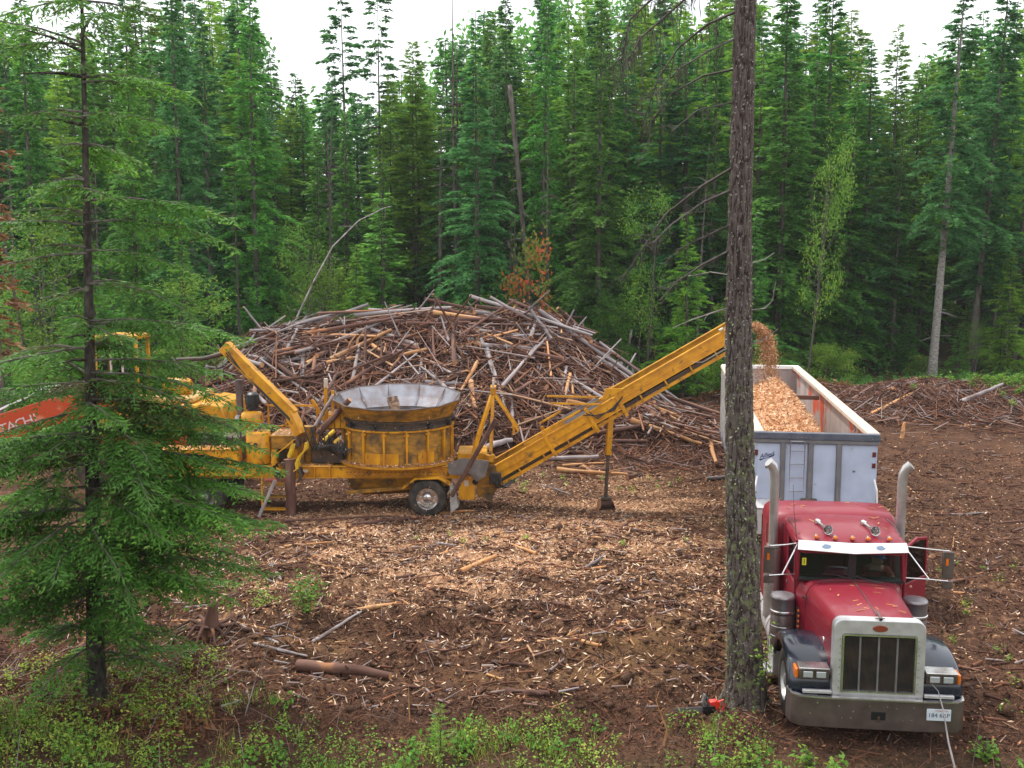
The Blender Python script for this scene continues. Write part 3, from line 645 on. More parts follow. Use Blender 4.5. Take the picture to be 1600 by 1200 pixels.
tcg = nn_('ShaderNodeTexCoord'); sx_ = nn_('ShaderNodeSeparateXYZ'); L.new(tcg.outputs['Object'], sx_.inputs[0])
f1 = nzn(9, 5, .53, .6); hr = nn_('ShaderNodeMapRange'); hr.inputs[1].default_value = 6.2; hr.inputs[2].default_value = 2.5; L.new(sx_.outputs[2], hr.inputs[0])
mm = nn_('ShaderNodeMath'); mm.operation = 'MULTIPLY'; L.new(f1, mm.inputs[0]); L.new(hr.outputs[0], mm.inputs[1])
c1 = mixg(mm.outputs[0], src, (.16, .17, .085)); f2 = nzn(26, 3, .62, .68); c2 = mixg(f2, c1, (.34, .32, .29)); L.new(c2, b.inputs['Base Color'])
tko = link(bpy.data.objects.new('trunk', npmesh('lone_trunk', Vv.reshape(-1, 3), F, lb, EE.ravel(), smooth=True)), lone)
# lichen tufts on its bark
m = 1000; zl = np.clip(rng.gamma(2.0, 1.5, m), .05, 9.5); al = rng.uniform(0, 6.28, m); k_ = np.sin(al * 2 + zl * 1.2) > -.6; zl, al = zl[k_], al[k_]; m = len(zl)
rl = np.interp(zl, cz, cr2) * (1 + .35 * np.exp(-zl * 5)) + .005; B_ = np.stack([np.interp(zl, cz, cx) + np.cos(al) * rl, np.sin(al) * rl, zl], 1)
dd = unit(np.stack([np.cos(al), np.sin(al), 0 * al], 1) * .5 + rng.normal(0, .5, (m, 3)) + np.array([0, 0, -.8]))
V, F = rhombi(B_, dd, rng.uniform(.02, .07, m), rng.uniform(.012, .035, m), 1.5)
tag(link(bpy.data.objects.new('lichen', npmesh('lichen', V, F, M['lichen'], np.repeat(rng.uniform(0, 1, m), 4))), lone), kind='stuff')
def deadlimb(pts, r, seed, twigs, hang=.25, tl=.35, dy=0):
    rr = random.Random(seed); mb = MB(); Q = []
    for i, (px, py) in enumerate(pts):
        Y = TY + dy * i / max(1, len(pts) - 1); p = P(px, py, Y); Q.append(Vector((p[0] - bx0, p[1] - by0, p[2])))
    mb.tube(Q, [r * (1 - .8 * i / (len(Q) - 1)) + .003 for i in range(len(Q))], 6)
    LV = []; LD = []
    for k in range(twigs):
        t = rr.uniform(.12, .99) * (len(Q) - 1); i = int(t); q = Q[i].lerp(Q[min(i + 1, len(Q) - 1)], t - i)
        e = q + Vector((rr.uniform(-1, .3), rr.uniform(-.6, .6), rr.uniform(-1, .25))).normalized() * rr.uniform(.15, 1) * tl
        mb.tube([q, q.lerp(e, .55) + Vector((0, 0, .03)), e], [r * .3 + .002, .004, .002], 4, cap=False)
        for j in range(5): LV.append(q.lerp(e, rr.random())); LD.append((rr.uniform(-.2, .2), rr.uniform(-.2, .2), -1))
    o = mb.build('dead_branch', M['darktwig'], lone, smooth=60)
    if hang:
        LV = np.array([tuple(v) for v in LV]); LD = np.array(LD); V, F = rhombi(LV, LD, rng.uniform(.05, hang, len(LV)), rng.uniform(.008, .02, len(LV)), 1.5)
        me = npmesh('hanging_lichen', V, F, M['moss'], np.repeat(rng.uniform(0, 1, len(LV)), 4)); tag(link(bpy.data.objects.new('hanging_lichen', me), o), kind='stuff')
M['darktwig'] = mat('dead_twig_bark', (.05, .04, .035), .9, col2=(.09, .075, .065), nscale=8)
M['paletwig'] = mat('pale_twig_bark', (.30, .27, .25), .9, col2=(.2, .17, .15), nscale=8)
for a in [([(1150, 18), (1105, 38), (1060, 75), (1030, 120), (1005, 190)], .020, 1, 26, .3, .5, .9), ([(1150, 60), (1110, 78), (1060, 108), (1020, 150)], .016, 2, 20, .25, .4, -.8), ([(1148, 108), (1100, 118), (1050, 145), (1020, 190), (1008, 240)], .016, 3, 16, .2, .4, 1.0),
          ([(1146, 160), (1090, 172), (1050, 205)], .012, 4, 10, .15, .3, -.6), ([(1147, -60), (1080, -10), (1000, 60), (965, 130)], .024, 5, 44, .35, .6, .3), ([(1147, -110), (1060, -40), (985, 30), (970, 100)], .024, 15, 40, .35, .6, .9), ([(1145, 262), (1095, 292), (1040, 335), (1000, 395), (970, 440)], .022, 6, 24, .2, .45, 1.0),
          ([(1145, 296), (1100, 315), (1050, 350), (1020, 380)], .018, 7, 14, .12, .35, -.9), ([(1144, 350), (1105, 368), (1060, 390), (1035, 415)], .014, 8, 10, .1, .35, .5), ([(1143, 390), (1100, 412), (1058, 440), (1030, 470)], .018, 9, 18, .12, .4, -.5),
          ([(1150, 198), (1128, 192), (1100, 185)], .01, 10, 4, 0, .25, .4)]:
    deadlimb(*a)
M_save = M['darktwig']; M['darktwig'] = M['paletwig']
for a in [([(1143, 480), (1115, 488), (1080, 500), (1052, 512)], .012, 11, 3, 0, .2, .2), ([(1140, 542), (1122, 552), (1098, 566), (1080, 566)], .010, 12, 2, 0, .2, .3), ([(1170, 485), (1195, 482), (1207, 470), (1212, 440)], .010, 13, 2, 0, .12, -.3),
          ([(1170, 540), (1190, 532), (1200, 526), (1215, 514)], .009, 14, 3, 0, .14, -.3), ([(1172, 412), (1195, 405), (1210, 395)], .007, 16, 2, 0, .12, .3), ([(1142, 430), (1110, 425), (1075, 432)], .008, 17, 3, 0, .2, .4)]:
    deadlimb(*a)
M['darktwig'] = M_save

# ---------------------------------------------------- the near fir at the left
NY = 15.5; nx0 = gx(150, NY)
M['nearbark'] = mat('fir_bark', (.03, .024, .021), .95, spec=.15, col2=(.085, .072, .062), nscale=14, stretch=(1, 1, .5), bump=.03, bscale=18, col3=(.16, .17, .11), n3=5, lo3=.6, hi3=.68)
near = thing('near_fir_tree', 'large green fir closest to the camera, spreading over the excavator at left', 'tree', (nx0, NY, gz(nx0, NY) - .05))
nH = 14.0; leanx = (gx(125, NY, zat(0, NY)) - nx0) / zat(0, NY)
tme, axn = trunk_mesh('near_fir_trunk', nH, .15, leanx, .05, 3, 16, 40, 'nearbark', stubs=14, tp=1.25)
link(bpy.data.objects.new('trunk', tme), near)
r = np.random.default_rng(5)
LB = []

def limb(z, a, L_, u=.12, dr=.22, dens=1.0): LB.append((z, a, L_, u, dr, dens))
z = 1.55
while z < 13.6:
    t = z / 13.6
    for k in range((8 if z < 5.6 else 4) if z > 1.8 else 4):
        a = r.uniform(0, 6.283); mx_ = (1.4 + (z - 1.5) * 1.2) if z < 2.6 else 2.75 if z < 5.2 else 2.75 - (z - 5.2) * .15
        dens = (1.0 if z < 5.6 else .75) if z > 1.8 else .6
        limb(z + r.uniform(-.1, .1), a, mx_ * r.uniform(.32, 1.0), r.uniform(-.05, .30), r.uniform(.10, .30), dens)
    z += .42 if z < 6.0 else .52
for (z, a, L_) in [(3.3, -.1, 2.77), (3.6, -.35, 2.69), (2.6, -.25, 2.69), (4.1, .2, 2.86), (4.6, -.6, 2.18), (2.2, -1.9, 1.85), (3.1, -1.2, 2.18), (3.0, 3.3, 2.69), (4.4, 3.0, 2.52), (2.4, 2.8, 2.18), (5.0, -.2, 2.44), (1.9, -.7, 1.68), (2.9, -2.3, 2.10), (8.0, -.1, 2.52), (6.2, .1, 2.35)]:
    limb(z, a, L_, .1, .18, 1.2)
for (z, a, L_) in [(3.0, .15, 2.5), (3.4, -.5, 2.6), (3.9, .05, 2.6), (4.3, -.3, 2.4), (2.7, .35, 2.4), (3.7, .5, 2.5), (4.7, .3, 2.3), (2.3, -.15, 2.3), (2.1, .3, 2.2), (5.3, -.3, 2.0), (5.6, .3, 2.1), (2.0, -2.6, 2.2), (3.3, -2.9, 2.6), (4.2, -2.5, 2.4)]:
    limb(z, a, L_, .08, .20, 1.0)
for k in range(13): limb(r.uniform(.75, 1.6), r.uniform(0, 6.283), r.uniform(.9, 1.8), r.uniform(-.05, .15), r.uniform(.15, .3), .7)
wood = MB(); Bs = []; Ds = []; Sd = []; Rv = []
for (z, a, L_, u, dr, dens) in LB:
    O = np.array([leanx * z, 0, z]); d = np.array([math.cos(a), math.sin(a), 0]); sdv = np.array([-math.sin(a), math.cos(a), 0]); up3 = np.array([0, 0, 1.])
    bw = r.uniform(-.32, .32)
    def pt(s): return O + d * L_ * s + sdv * bw * L_ * s * s + up3 * L_ * (u * s - (u * .5 + dr) * s * s)
    wood.tube([pt(s) for s in (0, .3, .6, .85, 1)], [.022, .015, .010, .006, .003], 5, cap=False)
    nt_ = int(L_ / .075 * dens); tone = r.normal(.46, .12)
    for s in np.linspace(.16 if L_ > 1.2 else .1, 1, nt_):
        for sg in (-1, 1):
            tl = L_ * .40 * (1.04 - s) * min(1, s * 3.2) * r.uniform(.55, 1.15) + .07
            p0 = pt(s); td = unit(sdv * sg + d * r.uniform(.35, 1.35) + r.normal(0, .12, 3) + up3 * (r.uniform(-.65, .0)))
            nseg = max(1, int(tl / .055)); q = np.linspace(.05, 1, nseg)
            pts_ = p0 + td * (tl * q)[:, None] - up3 * (.30 * tl * q * q)[:, None]
            td2 = unit(td - up3 * .25); sl = unit(np.cross(td2, up3))
            for s2 in (-1, 1):
                l2 = np.clip(.12 * (1.15 - q) + .045, .045, .16) * r.uniform(.7, 1.25, nseg)
                Bs.append(pts_); Ds.append(unit(td2 * .95 + sl * s2 * .75 + up3 * r.uniform(-.22, .12, (nseg, 1)) + r.normal(0, .26, (nseg, 3)))); Sd.append(l2)
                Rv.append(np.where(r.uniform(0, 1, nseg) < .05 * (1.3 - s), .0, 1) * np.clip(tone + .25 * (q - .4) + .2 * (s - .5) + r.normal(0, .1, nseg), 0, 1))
wood.build('branch_wood', M['bark'], near, smooth=60)
B_ = np.concatenate(Bs); D_ = np.concatenate(Ds); L2 = np.concatenate(Sd); Rv = np.concatenate(Rv)
V, F = rhombi(B_, D_, L2 * 1.1, .030, .8, r)
print('near fir leaves', len(B_))
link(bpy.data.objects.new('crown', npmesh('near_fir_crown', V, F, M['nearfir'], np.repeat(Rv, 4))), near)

# ------------------------------------------------------------------ the semi truck (local: x to the right in the picture, y towards its tail)
TR = thing('semi_truck', 'crimson long-nosed semi truck with chrome grille parked facing the camera', 'truck', (5.22, 13.9, 0), R(-6.3))
def wheel(parent, c, r, wd, hub='chrome', dual=False, name='wheel', dirt='rubber', side=-1):
    """axle along X; outer face on side; parts: tyre, rim"""
    w_ = bpy.data.objects.new(name, None); link(w_, parent); w_.location = c; w_.empty_display_size = .1
    h = wd / 2; prof = [(r * .56, -h * .9), (r * .62, -h), (r * .86, -h), (r * .96, -h * .86), (r, -h * .7)]
    for k in (-.36, 0, .36):
        prof += [(r, h * (k - .12)), (r * .975, h * (k - .09)), (r * .975, h * (k + .09)), (r, h * (k + .12))]
    prof += [(r, h * .7), (r * .96, h * .86), (r * .86, h), (r * .62, h), (r * .56, h * .9)]
    MB().lathe(prof, axis='X', n=40).build('tyre', M[dirt], w_, smooth=35)
    s = side; q = MB(); q.lathe([(r * .60, s * h * .93), (r * .555, s * h * .9), (r * .53, s * h * .5), (r * .50, s * h * .2), (r * .30, s * h * .12), (r * .24, s * h * .3), (r * .20, s * h * .75), (r * .10, s * h * .85), (.001, s * h * .85)], axis='X', n=32)
    q.lathe([(r * .60, -s * h * .9), (r * .5, -s * h * .6), (.001, -s * h * .6)], axis='X', n=24)
    for k in range(10):
        a = k * .6283; q.cyl((s * h * .12, math.cos(a) * r * .36, math.sin(a) * r * .36), (s * h * .35, math.cos(a) * r * .36, math.sin(a) * r * .36), .018, n=6)
    q.build('rim', M[hub], w_, smooth=35)
    return w_
# frame rails, axles and tanks
fr = MB()
for sx in (-.42, .42): fr.b(sx - .04, sx + .04, .35, 8.6, .62, .88)
for y in (1.0, 3.2, 5.4, 6.0, 7.3, 8.4): fr.b(-.42, .42, y - .05, y + .05, .66, .84)
for y in (5.75, 7.05): fr.cyl((-.95, y, .52), (.95, y, .52), .07, n=10)
fr.cyl((-.9, 1.05, .52), (.9, 1.05, .52), .05, n=8); fr.b(-.45, .45, 5.6, 7.2, .88, 1.02)
fr.build('chassis', M['darksteel'], TR)
for s in (-1, 1):
    wheel(TR, (s * 1.03, 1.08, .52), .52, .29, 'alum', side=s)
    for y in (5.75, 7.05): wheel(TR, (s * .93, y, .52), .52, .56, 'alum', side=s)
# bumper
prof = [(-1.24, .34), (-1.20, .12), (-1.08, .03), (-.7, 0), (.7, 0), (1.08, .03), (1.20, .12), (1.24, .34)]
inn = [(x * .985, y + .03) for x, y in prof][::-1]
bmp = MB()
zt, zb = .725, .285
outer = prof + inn; 
bmp.prism([(x, y) for x, y in outer], 'Z', zb, zt)
bmp.build('bumper', M['dullchrome'], TR, bev=.012)
MB().prism([(x, y - .012) for x, y in prof] + [(x, y + .03) for x, y in inn], 'Z', zt + .001, zt + .018).build('bumper_lip', M['chrome'], TR)
bb = MB(); bb.b(-.10, .10, -.008, .02, .44, .56); bb.build('tow_opening', M['black'], TR); MB().cyl((0, -.03, .42), (0, -.03, .50), .018, n=8).build('tow_pin', M['darksteel'], TR)
for x, z in [(-.85, .66), (-.55, .62), (-.35, .55), (-.12, .64), (.12, .64), (.48, .65), (-.5, .45), (-.38, .45), (.34, .45), (.46, .45), (.25, .62), (-.95, .5), (1.0, .60)]:
    MB().cyl((x, .002, z), (x, -.012, z), .011, n=8).build('bolt', M['chrome'], TR)
pl = MB().b(.66, .99, -.016, -.004, .475, .645).build('licence_plate', M['plate'], TR, bev=.003)
text_mesh('184 6RP', .088, M['ink'], 'lettering', pl, (.825, -.0165, .552), (R(90), 0, 0), .001)
text_mesh('WASHINGTON', .026, M['redink'], 'lettering', pl, (.86, -.0165, .622), (R(90), 0, 0), .001)
# grille surround: chrome frame with rounded shoulders, leaning back slightly
def arch(hw, z0, z1, rr_, n=6):
    pts = [(-hw, z0), (hw, z0)]
    for k in range(n + 1): a = k * math.pi / 2 / n; pts.append((hw - rr_ + rr_ * math.cos(a), z1 - rr_ + rr_ * math.sin(a)))
    for k in range(n + 1): a = math.pi / 2 + k * math.pi / 2 / n; pts.append((-hw + rr_ + rr_ * math.cos(a), z1 - rr_ + rr_ * math.sin(a)))
    return pts
o_ = arch(.635, .70, 1.87, .13); i_ = arch(.515, .79, 1.66, .03); N_ = len(o_)
g = MB(); vs = [(x, .10, z) for x, z in o_] + [(x, .10, z) for x, z in i_] + [(x, .28, z) for x, z in o_] + [(x, .16, z) for x, z in i_]
fs = []
for k in range(N_):
    q = (k + 1) % N_; fs += [(k, q, q + N_, k + N_), (k, k + 2 * N_, q + 2 * N_, q), (k + N_, q + N_, q + 3 * N_, k + 3 * N_), (k + 2 * N_, k + 3 * N_, q + 3 * N_, q + 2 * N_)]
g.add(vs, fs); gs = g.build('grille_surround', M['alum'], TR, bev=.012)
gb = MB(); i2 = arch(.515, .79, 1.66, .03); i3 = arch(.49, .815, 1.635, .02)
vs = [(x, .088, z) for x, z in i2] + [(x, .088, z) for x, z in i3] + [(x, .15, z) for x, z in i2] + [(x, .15, z) for x, z in i3]; gb.add(vs, fs); gb.build('grille_trim', M['chrome'], TR)
sc_ = MB().b(-.51, .51, .165, .185, .79, 1.66).build('grille_screen', M['grille'], TR)
mb = MB()
for k in range(58): x = -.49 + k * .0172; mb.b(x - .003, x + .003, .150, .166, .81, 1.64)
mb.build('fine_bars', M['darksteel'], sc_)['kind'] = 'stuff'
for x in (-.258, 0, .258): MB().b(x - .013, x + .013, .125, .162, .79, 1.66).build('grille_bar', M['greypost'], TR, bev=.004)
for z in [.75 + .105 * k for k in range(9)]:
    for s in (-1, 1): MB().cyl((s * .545, .10, z), (s * .545, .088, z), .009, n=6).build('rivet', M['chrome'], gs)
em = MB(); em.lathe([(.001, 0), (.9, 0), (1, .006), (1, .02)], axis='Y', n=28); em.v = [(x * .105, y, z * .048) for x, y, z in em.v]
em.build('badge', M['amberbadge'] if 'amberbadge' in M else mat('red_badge', (.28, .06, .03), .4, metal=.3), TR, loc=(0, .082, 1.755))
mb = MB(); mb.tube([(0, .12, 1.86), (0, .08, 1.90), (0, .20, 1.925), (0, .40, 1.92)], [.02, .03, .02, .006], 8); mb.tube([(-.07, .14, 1.89), (0, .12, 1.895), (.07, .14, 1.89)], [.006, .012, .006], 6); mb.build('hood_ornament', M['dullchrome'], TR, smooth=50)
# hood
def hring(y, w_, zt, zb):
    pts = [(-w_, zb), (-w_ * 1.0, zt - .42), (-w_ * .985, zt - .22), (-w_ * .93, zt - .09), (-w_ * .80, zt - .02), (-w_ * .45, zt + .012), (-.05, zt + .028), (0, zt + .036), (.05, zt + .028), (w_ * .45, zt + .012), (w_ * .80, zt - .02), (w_ * .93, zt - .09), (w_ * .985, zt - .22), (w_, zt - .42), (w_, zb)]
    return [(x, y, z) for x, z in pts]
hd = MB(); hd.loft([hring(.275, .615, 1.83, .80), hring(.6, .635, 1.845, .80), hring(1.1, .67, 1.85, .80), hring(1.6, .705, 1.845, .80), hring(1.86, .73, 1.84, .80)]); hd.build('hood', M['red'], TR, smooth=50, bev=0)
hd = MB(); hd.loft([hring(1.875, .735, 1.842, .80), hring(2.0, .79, 1.84, .80), hring(2.16, .845, 1.83, .80)]); hd.build('cowl', M['red'], TR, smooth=50)
MB().tube([(0, .32, 1.872), (0, 1.1, 1.893), (0, 1.84, 1.884)], .009, 6).build('hood_crease_trim', M['dullchrome'], TR)
for s in (-1, 1):
    MB().tube([(s * .62, .45, 1.36), (s * .665, 1.1, 1.36), (s * .71, 1.7, 1.36)], .006, 5).build('side_trim', M['dullchrome'], TR)
MB().lathe([(.001, 0), (.05, 0), (.055, .01)], axis='X', n=20).build('round_badge', M['chrome'], TR, loc=(-.652, .78, 1.30))
b_ = MB(); 
for k in range(3): b_.box((-.655, .95 + k * .09, 1.28), (.012, .05, .02))
b_.build('side_badge', M['chrome'], TR)
# fenders
for s in (-1, 1):
    f_ = MB(); rings = []
    prof = [(.24, .62), (.22, .80), (.30, .98), (.48, 1.12), (.75, 1.21), (1.08, 1.235), (1.42, 1.20), (1.66, 1.07), (1.80, .88), (1.86, .70)]
    cen = Vector((1.05, .55))
    for (y, z) in prof:
        dv = (Vector((y, z)) - cen).normalized(); yi, zi = y - dv.x * .03, z - dv.y * .03
        xo, xi = 1.22, .60
        ring = [(xi, y, z), (.95, y + dv.x * .012, z + dv.y * .02), (xo - .05, y, z), (xo, y - dv.x * .03, z - dv.y * .05), (xo, y - dv.x * .09, z - dv.y * .12), (xo - .025, yi - dv.x * .09, zi - dv.y * .10), (xo - .06, yi - dv.x * .01, zi - dv.y * .01), (xi, yi, zi)]
        rings.append([(s * x, yy, zz_) for x, yy, zz_ in ring])
    f_.loft(rings); f_.build('fender', M['navy'], TR, smooth=60)
    # inner blue valance between fender and grille
    MB().b(s * .64, s * 1.14, .27, .30, .74, .97).build('valance', M['navy'], TR, bev=.01)
    hl = bpy.data.objects.new('headlight', None); link(hl, TR); hl.location = (0, 0, 0)
    x0, x1 = s * .67, s * 1.10
    MB().b(x0, x1, .13, .40, .945, 1.105).build('lamp_housing', M['dullchrome'], hl, bev=.02)
    MB().b(x0 - s * .0, x1, .105, .36, 1.107, 1.125).build('lamp_hood', M['chrome'], hl, bev=.006)
    for k in range(2):
        xa = s * (.705 + k * .185); MB().b(xa, xa + s * .165, .118, .135, .965, 1.085).build('lamp_bezel', M['darksteel'], hl, bev=.004)
        MB().b(xa + s * .015, xa + s * .15, .108, .125, .98, 1.07).build('lens', mat('headlamp_glass', (.55, .56, .60), .15, metal=.3, coat=1), hl, bev=.01)
    MB().b(x1 + s * .002, x1 + s * .055, .14, .36, .95, 1.10).build('turn_signal', M['amber'], hl, bev=.02)
    MB().b(s * .56, s * .67, .18, .26, 1.0, 1.05).build('bracket', M['dullchrome'], hl)
    MB().b(s * .64, s * 1.05, .06, .12, .765, .815).build('lower_bar', M['alum'], TR, bev=.012)
# cab shell: floor, firewall, sides with window openings, rear wall, roof
cabx = .865
cb = MB()
cb.b(-cabx + .02, cabx - .02, 2.17, 3.40, .82, .90); cb.b(-cabx + .03, cabx - .03, 2.17, 2.20, .9, 1.80); cb.b(-cabx, cabx, 3.36, 3.42, .9, 2.45)
for s in (-1, 1):
    cb.beam((s * (cabx - .03), 2.12, 1.80), (s * (cabx - .06), 2.20, 2.42), .06, .07)       # A-pillar
    cb.b(s * (cabx - .05), s * cabx, 2.98, 3.40, .85, 2.45)                                # B-pillar / rear side
    cb.beam((s * (cabx - .03), 2.16, 2.42), (s * (cabx - .03), 3.4, 2.45), .06, .06)
cb.build('cab_frame', M['red'], TR, bev=.012)
MB().b(-.06, .06, -.0, .05, 0, .56).build('windshield_post', M['black'], TR, bev=.006).location = (0, 2.00, 1.835)
TR.children[-1] if False else None
# closed passenger door (picture left)
dr = MB(); s = -1
dr.b(-cabx, -cabx + .05, 2.20, 2.97, .88, 1.72); dr.b(-cabx, -cabx + .045, 2.20, 2.27, 1.72, 2.38); dr.b(-cabx, -cabx + .045, 2.90, 2.97, 1.72, 2.38); dr.b(-cabx, -cabx + .045, 2.20, 2.97, 2.33, 2.40)
d1 = dr.build('door', M['red'], TR, bev=.01); MB().b(-cabx + .015, -cabx + .025, 2.27, 2.90, 1.72, 2.33).build('window', M['glass'], d1)
# open driver door (picture right), swung out on its front hinge
dw = bpy.data.objects.new('door', None); link(dw, TR); dw.location = (.885, 2.22, 0); dw.rotation_euler = (0, 0, R(50)); dw['label'] = 'crimson driver door swung wide open'
q = MB(); q.prism([(0, .95), (.72, .95), (.78, 1.2), (.78, 1.74), (0, 1.74)], 'Y', 0, .045)
q.b(0, .05, 0, .045, 1.74, 2.36); q.b(.73, .78, 0, .045, 1.74, 2.36); q.beam((0, .022, 2.33), (.39, .022, 2.42), .045, .05); q.beam((.39, .022, 2.42), (.78, .022, 2.36), .045, .05)
q.build('door_panel', M['red'], dw, bev=.008); MB().b(.05, .73, .018, .026, 1.74, 2.36).build('window', M['glass'], dw)
# roof
def rring(y, w_, z, e=.10): return [(-w_, y, z - .16), (-w_ + .02, y, z - .08), (-w_ + .09, y, z - .02), (-w_ * .5, y, z + .01), (0, y, z + .018), (w_ * .5, y, z + .01), (w_ - .09, y, z - .02), (w_ - .02, y, z - .08), (w_, y, z - .16), (w_ - .03, y, z - .18), (-w_ + .03, y, z - .18)]
rf = MB(); rf.loft([rring(2.02, .80, 2.455), rring(2.12, .84, 2.50), rring(2.35, .87, 2.555), rring(2.8, .885, 2.585), rring(3.3, .885, 2.575), rring(3.44, .87, 2.55)])
rf.build('roof', M['red'], TR, smooth=50)
# windshield panes and visor
for s in (-1, 1):
    a0 = (s * .03, 2.01); a1 = (s * .80, 2.13); zb_, zt_ = 1.85, 2.37
    mb = MB(); mb.add([(a0[0], a0[1], zb_), (a1[0], a1[1], zb_), (a1[0], a1[1] + .05, zt_), (a0[0], a0[1] + .05, zt_), (a0[0], a0[1] + .006, zb_), (a1[0], a1[1] + .006, zb_), (a1[0], a1[1] + .056, zt_), (a0[0], a0[1] + .056, zt_)],
                 [(0, 1, 2, 3), (7, 6, 5, 4), (0, 4, 5, 1), (1, 5, 6, 2), (2, 6, 7, 3), (3, 7, 4, 0)]); mb.build('windshield', M['glass'], TR)
    v = MB(); v.add([(s * 0, 1.84, 2.335), (s * .86, 1.97, 2.345), (s * .84, 2.06, 2.475), (s * 0, 1.96, 2.475), (0, 1.85, 2.325), (s * .86, 1.98, 2.335), (s * .84, 2.07, 2.465), (0, 1.97, 2.465)], [(0, 1, 2, 3), (7, 6, 5, 4), (0, 4, 5, 1), (1, 5, 6, 2), (2, 6, 7, 3), (3, 7, 4, 0)])
    vz = v.build('sun_visor', mat('pale_polished_visor', (.86, .86, .86), .35, metal=.25, col2=(.78, .77, .76), nscale=3), TR)
    ov = MB(); ov.lathe([(.001, 0), (1, 0)], axis='Y', n=24); ov.v = [(x * .075, y, z * .04) for x, y, z in ov.v]
    oo = ov.build('oval_mark', mat('slate_blue_oval', (.20, .27, .38), .5), vz); oo.location = (s * .42, 1.953, 2.41); oo.rotation_euler = (R(-41), 0, R(s * 8))  # flat slate-blue oval on each visor half
    wp = MB(); wp.tube([(s * .12 + .12, 1.95, 1.875), (s * .25 + .2, 1.96, 1.84)], .012, 5); wp.tube([(s * .12 - .1, 1.985, 1.93), (s * .12 + .16, 1.955, 1.878)], .007, 5); wp.build('wiper', M['black'], TR)
MB().b(-.82, .82, 2.02, 2.16, 1.82, 1.85).build('windshield_seal', M['black'], TR)
MB().b(-.765, -.70, 2.098, 2.104, 2.05, 2.17).build('sticker', M['sticker'], TR).rotation_euler = (0, 0, 0)
MB().b(-.739, -.727, 2.094, 2.0975, 2.07, 2.15).build('sticker_mark', M['ink'], TR)
# marker lights
for k, x in enumerate((-.56, -.27, 0, .24, .58)):
    m_ = bpy.data.objects.new('marker_light', None); link(m_, TR); m_.location = (x, 2.10 if abs(x) > .4 else 2.07, 2.53 - .01)
    MB().tube([(0, .10, .01), (0, .02, .02), (0, -.02, .01)], [.012, .035, .042], 12).build('lamp_body', M['chrome'], m_, smooth=40)
    ll = MB(); ll.lathe([(.001, -.062), (.02, -.056), (.034, -.04), (.036, -.02)], axis='Y', n=14); ll.build('lens', M['amber'], m_, smooth=60, loc=(0, 0, .01))
for x in (-.36, .38):
    hn = bpy.data.objects.new('air_horn', None); link(hn, TR); hn.location = (x, 2.24, 2.62)
    q = MB(); q.lathe([(.025, .42), (.022, .20), (.03, .08), (.055, 0), (.075, -.04), (.08, -.045), (.07, -.03), (.045, .02), (.02, .08), (.001, .12)], axis='Y', n=24)
    q.lathe([(.001, .50), (.05, .49), (.055, .46), (.05, .42), (.02, .41)], axis='Y', n=16)
    q.build('trumpet', M['chrome'], hn, smooth=40).rotation_euler = (0, 0, R(9))
    MB().b(-.015, .015, .0, .03, -.08, -.02).build('foot', M['chrome'], hn)
# sleeper
def sring(y, w_, zt): return [(-w_, y, .85), (-w_, y, zt - .22), (-w_ + .03, y, zt - .10), (-w_ + .11, y, zt - .02), (-w_ * .5, y, zt), (w_ * .5, y, zt), (w_ - .11, y, zt - .02), (w_ - .03, y, zt - .10), (w_, y, zt - .22), (w_, y, .85)]
sl = MB(); sl.loft([sring(3.46, 1.02, 2.32), sring(3.50, 1.07, 2.42), sring(3.58, 1.09, 2.52), sring(3.72, 1.10, 2.57), sring(4.45, 1.10, 2.56), sring(4.62, 1.07, 2.52)]); sl.build('sleeper_box', M['red'], TR, smooth=50)
for s in (-1, 1):
    for yy in (3.75, 4.4): MB().b(s * 1.10, s * 1.112, yy, yy + .02, .95, 2.3).build('sleeper_trim', M['dullchrome'], TR)
for s in (-1, 1):
    for z in np.arange(1.0, 2.3, .13): MB().cyl((s * .98, 3.462, z), (s * .98, 3.452, z), .008, n=6).build('rivet', M['dullchrome'], TR)
    MB().b(s * .885, s * .872, 2.78, 2.90, 1.52, 1.56).build('door_handle', M['chrome'], TR) if s < 0 else None
    MB().tube([(s * .745, 1.72, 1.62), (s * .76, 1.86, 1.60), (s * .765, 1.93, 1.57)], .012, 6).build('hood_latch', M['black'], TR)
    MB().tube([(s * .62, .29, 1.02), (s * .70, 1.0, 1.04), (s * .735, 1.84, 1.05)], .006, 4).build('hood_seam', M['black'], TR)
    MB().tube([(s * .80, 2.30, 2.52), (s * .83, 2.8, 2.56), (s * .83, 3.3, 2.55)], .007, 5).build('drip_rail', M['dullchrome'], TR)
MB().tube([(-.84, 2.25, 2.45), (-.90, 2.22, 2.9), (-.93, 2.2, 3.35)], [.006, .004, .003], 5).build('antenna', M['black'], TR)
MB().tube([(-.735, 1.868, 1.62), (-.5, 1.868, 1.862), (0, 1.868, 1.884), (.5, 1.868, 1.862), (.735, 1.868, 1.62)], .006, 4).build('cowl_seam', M['black'], TR)
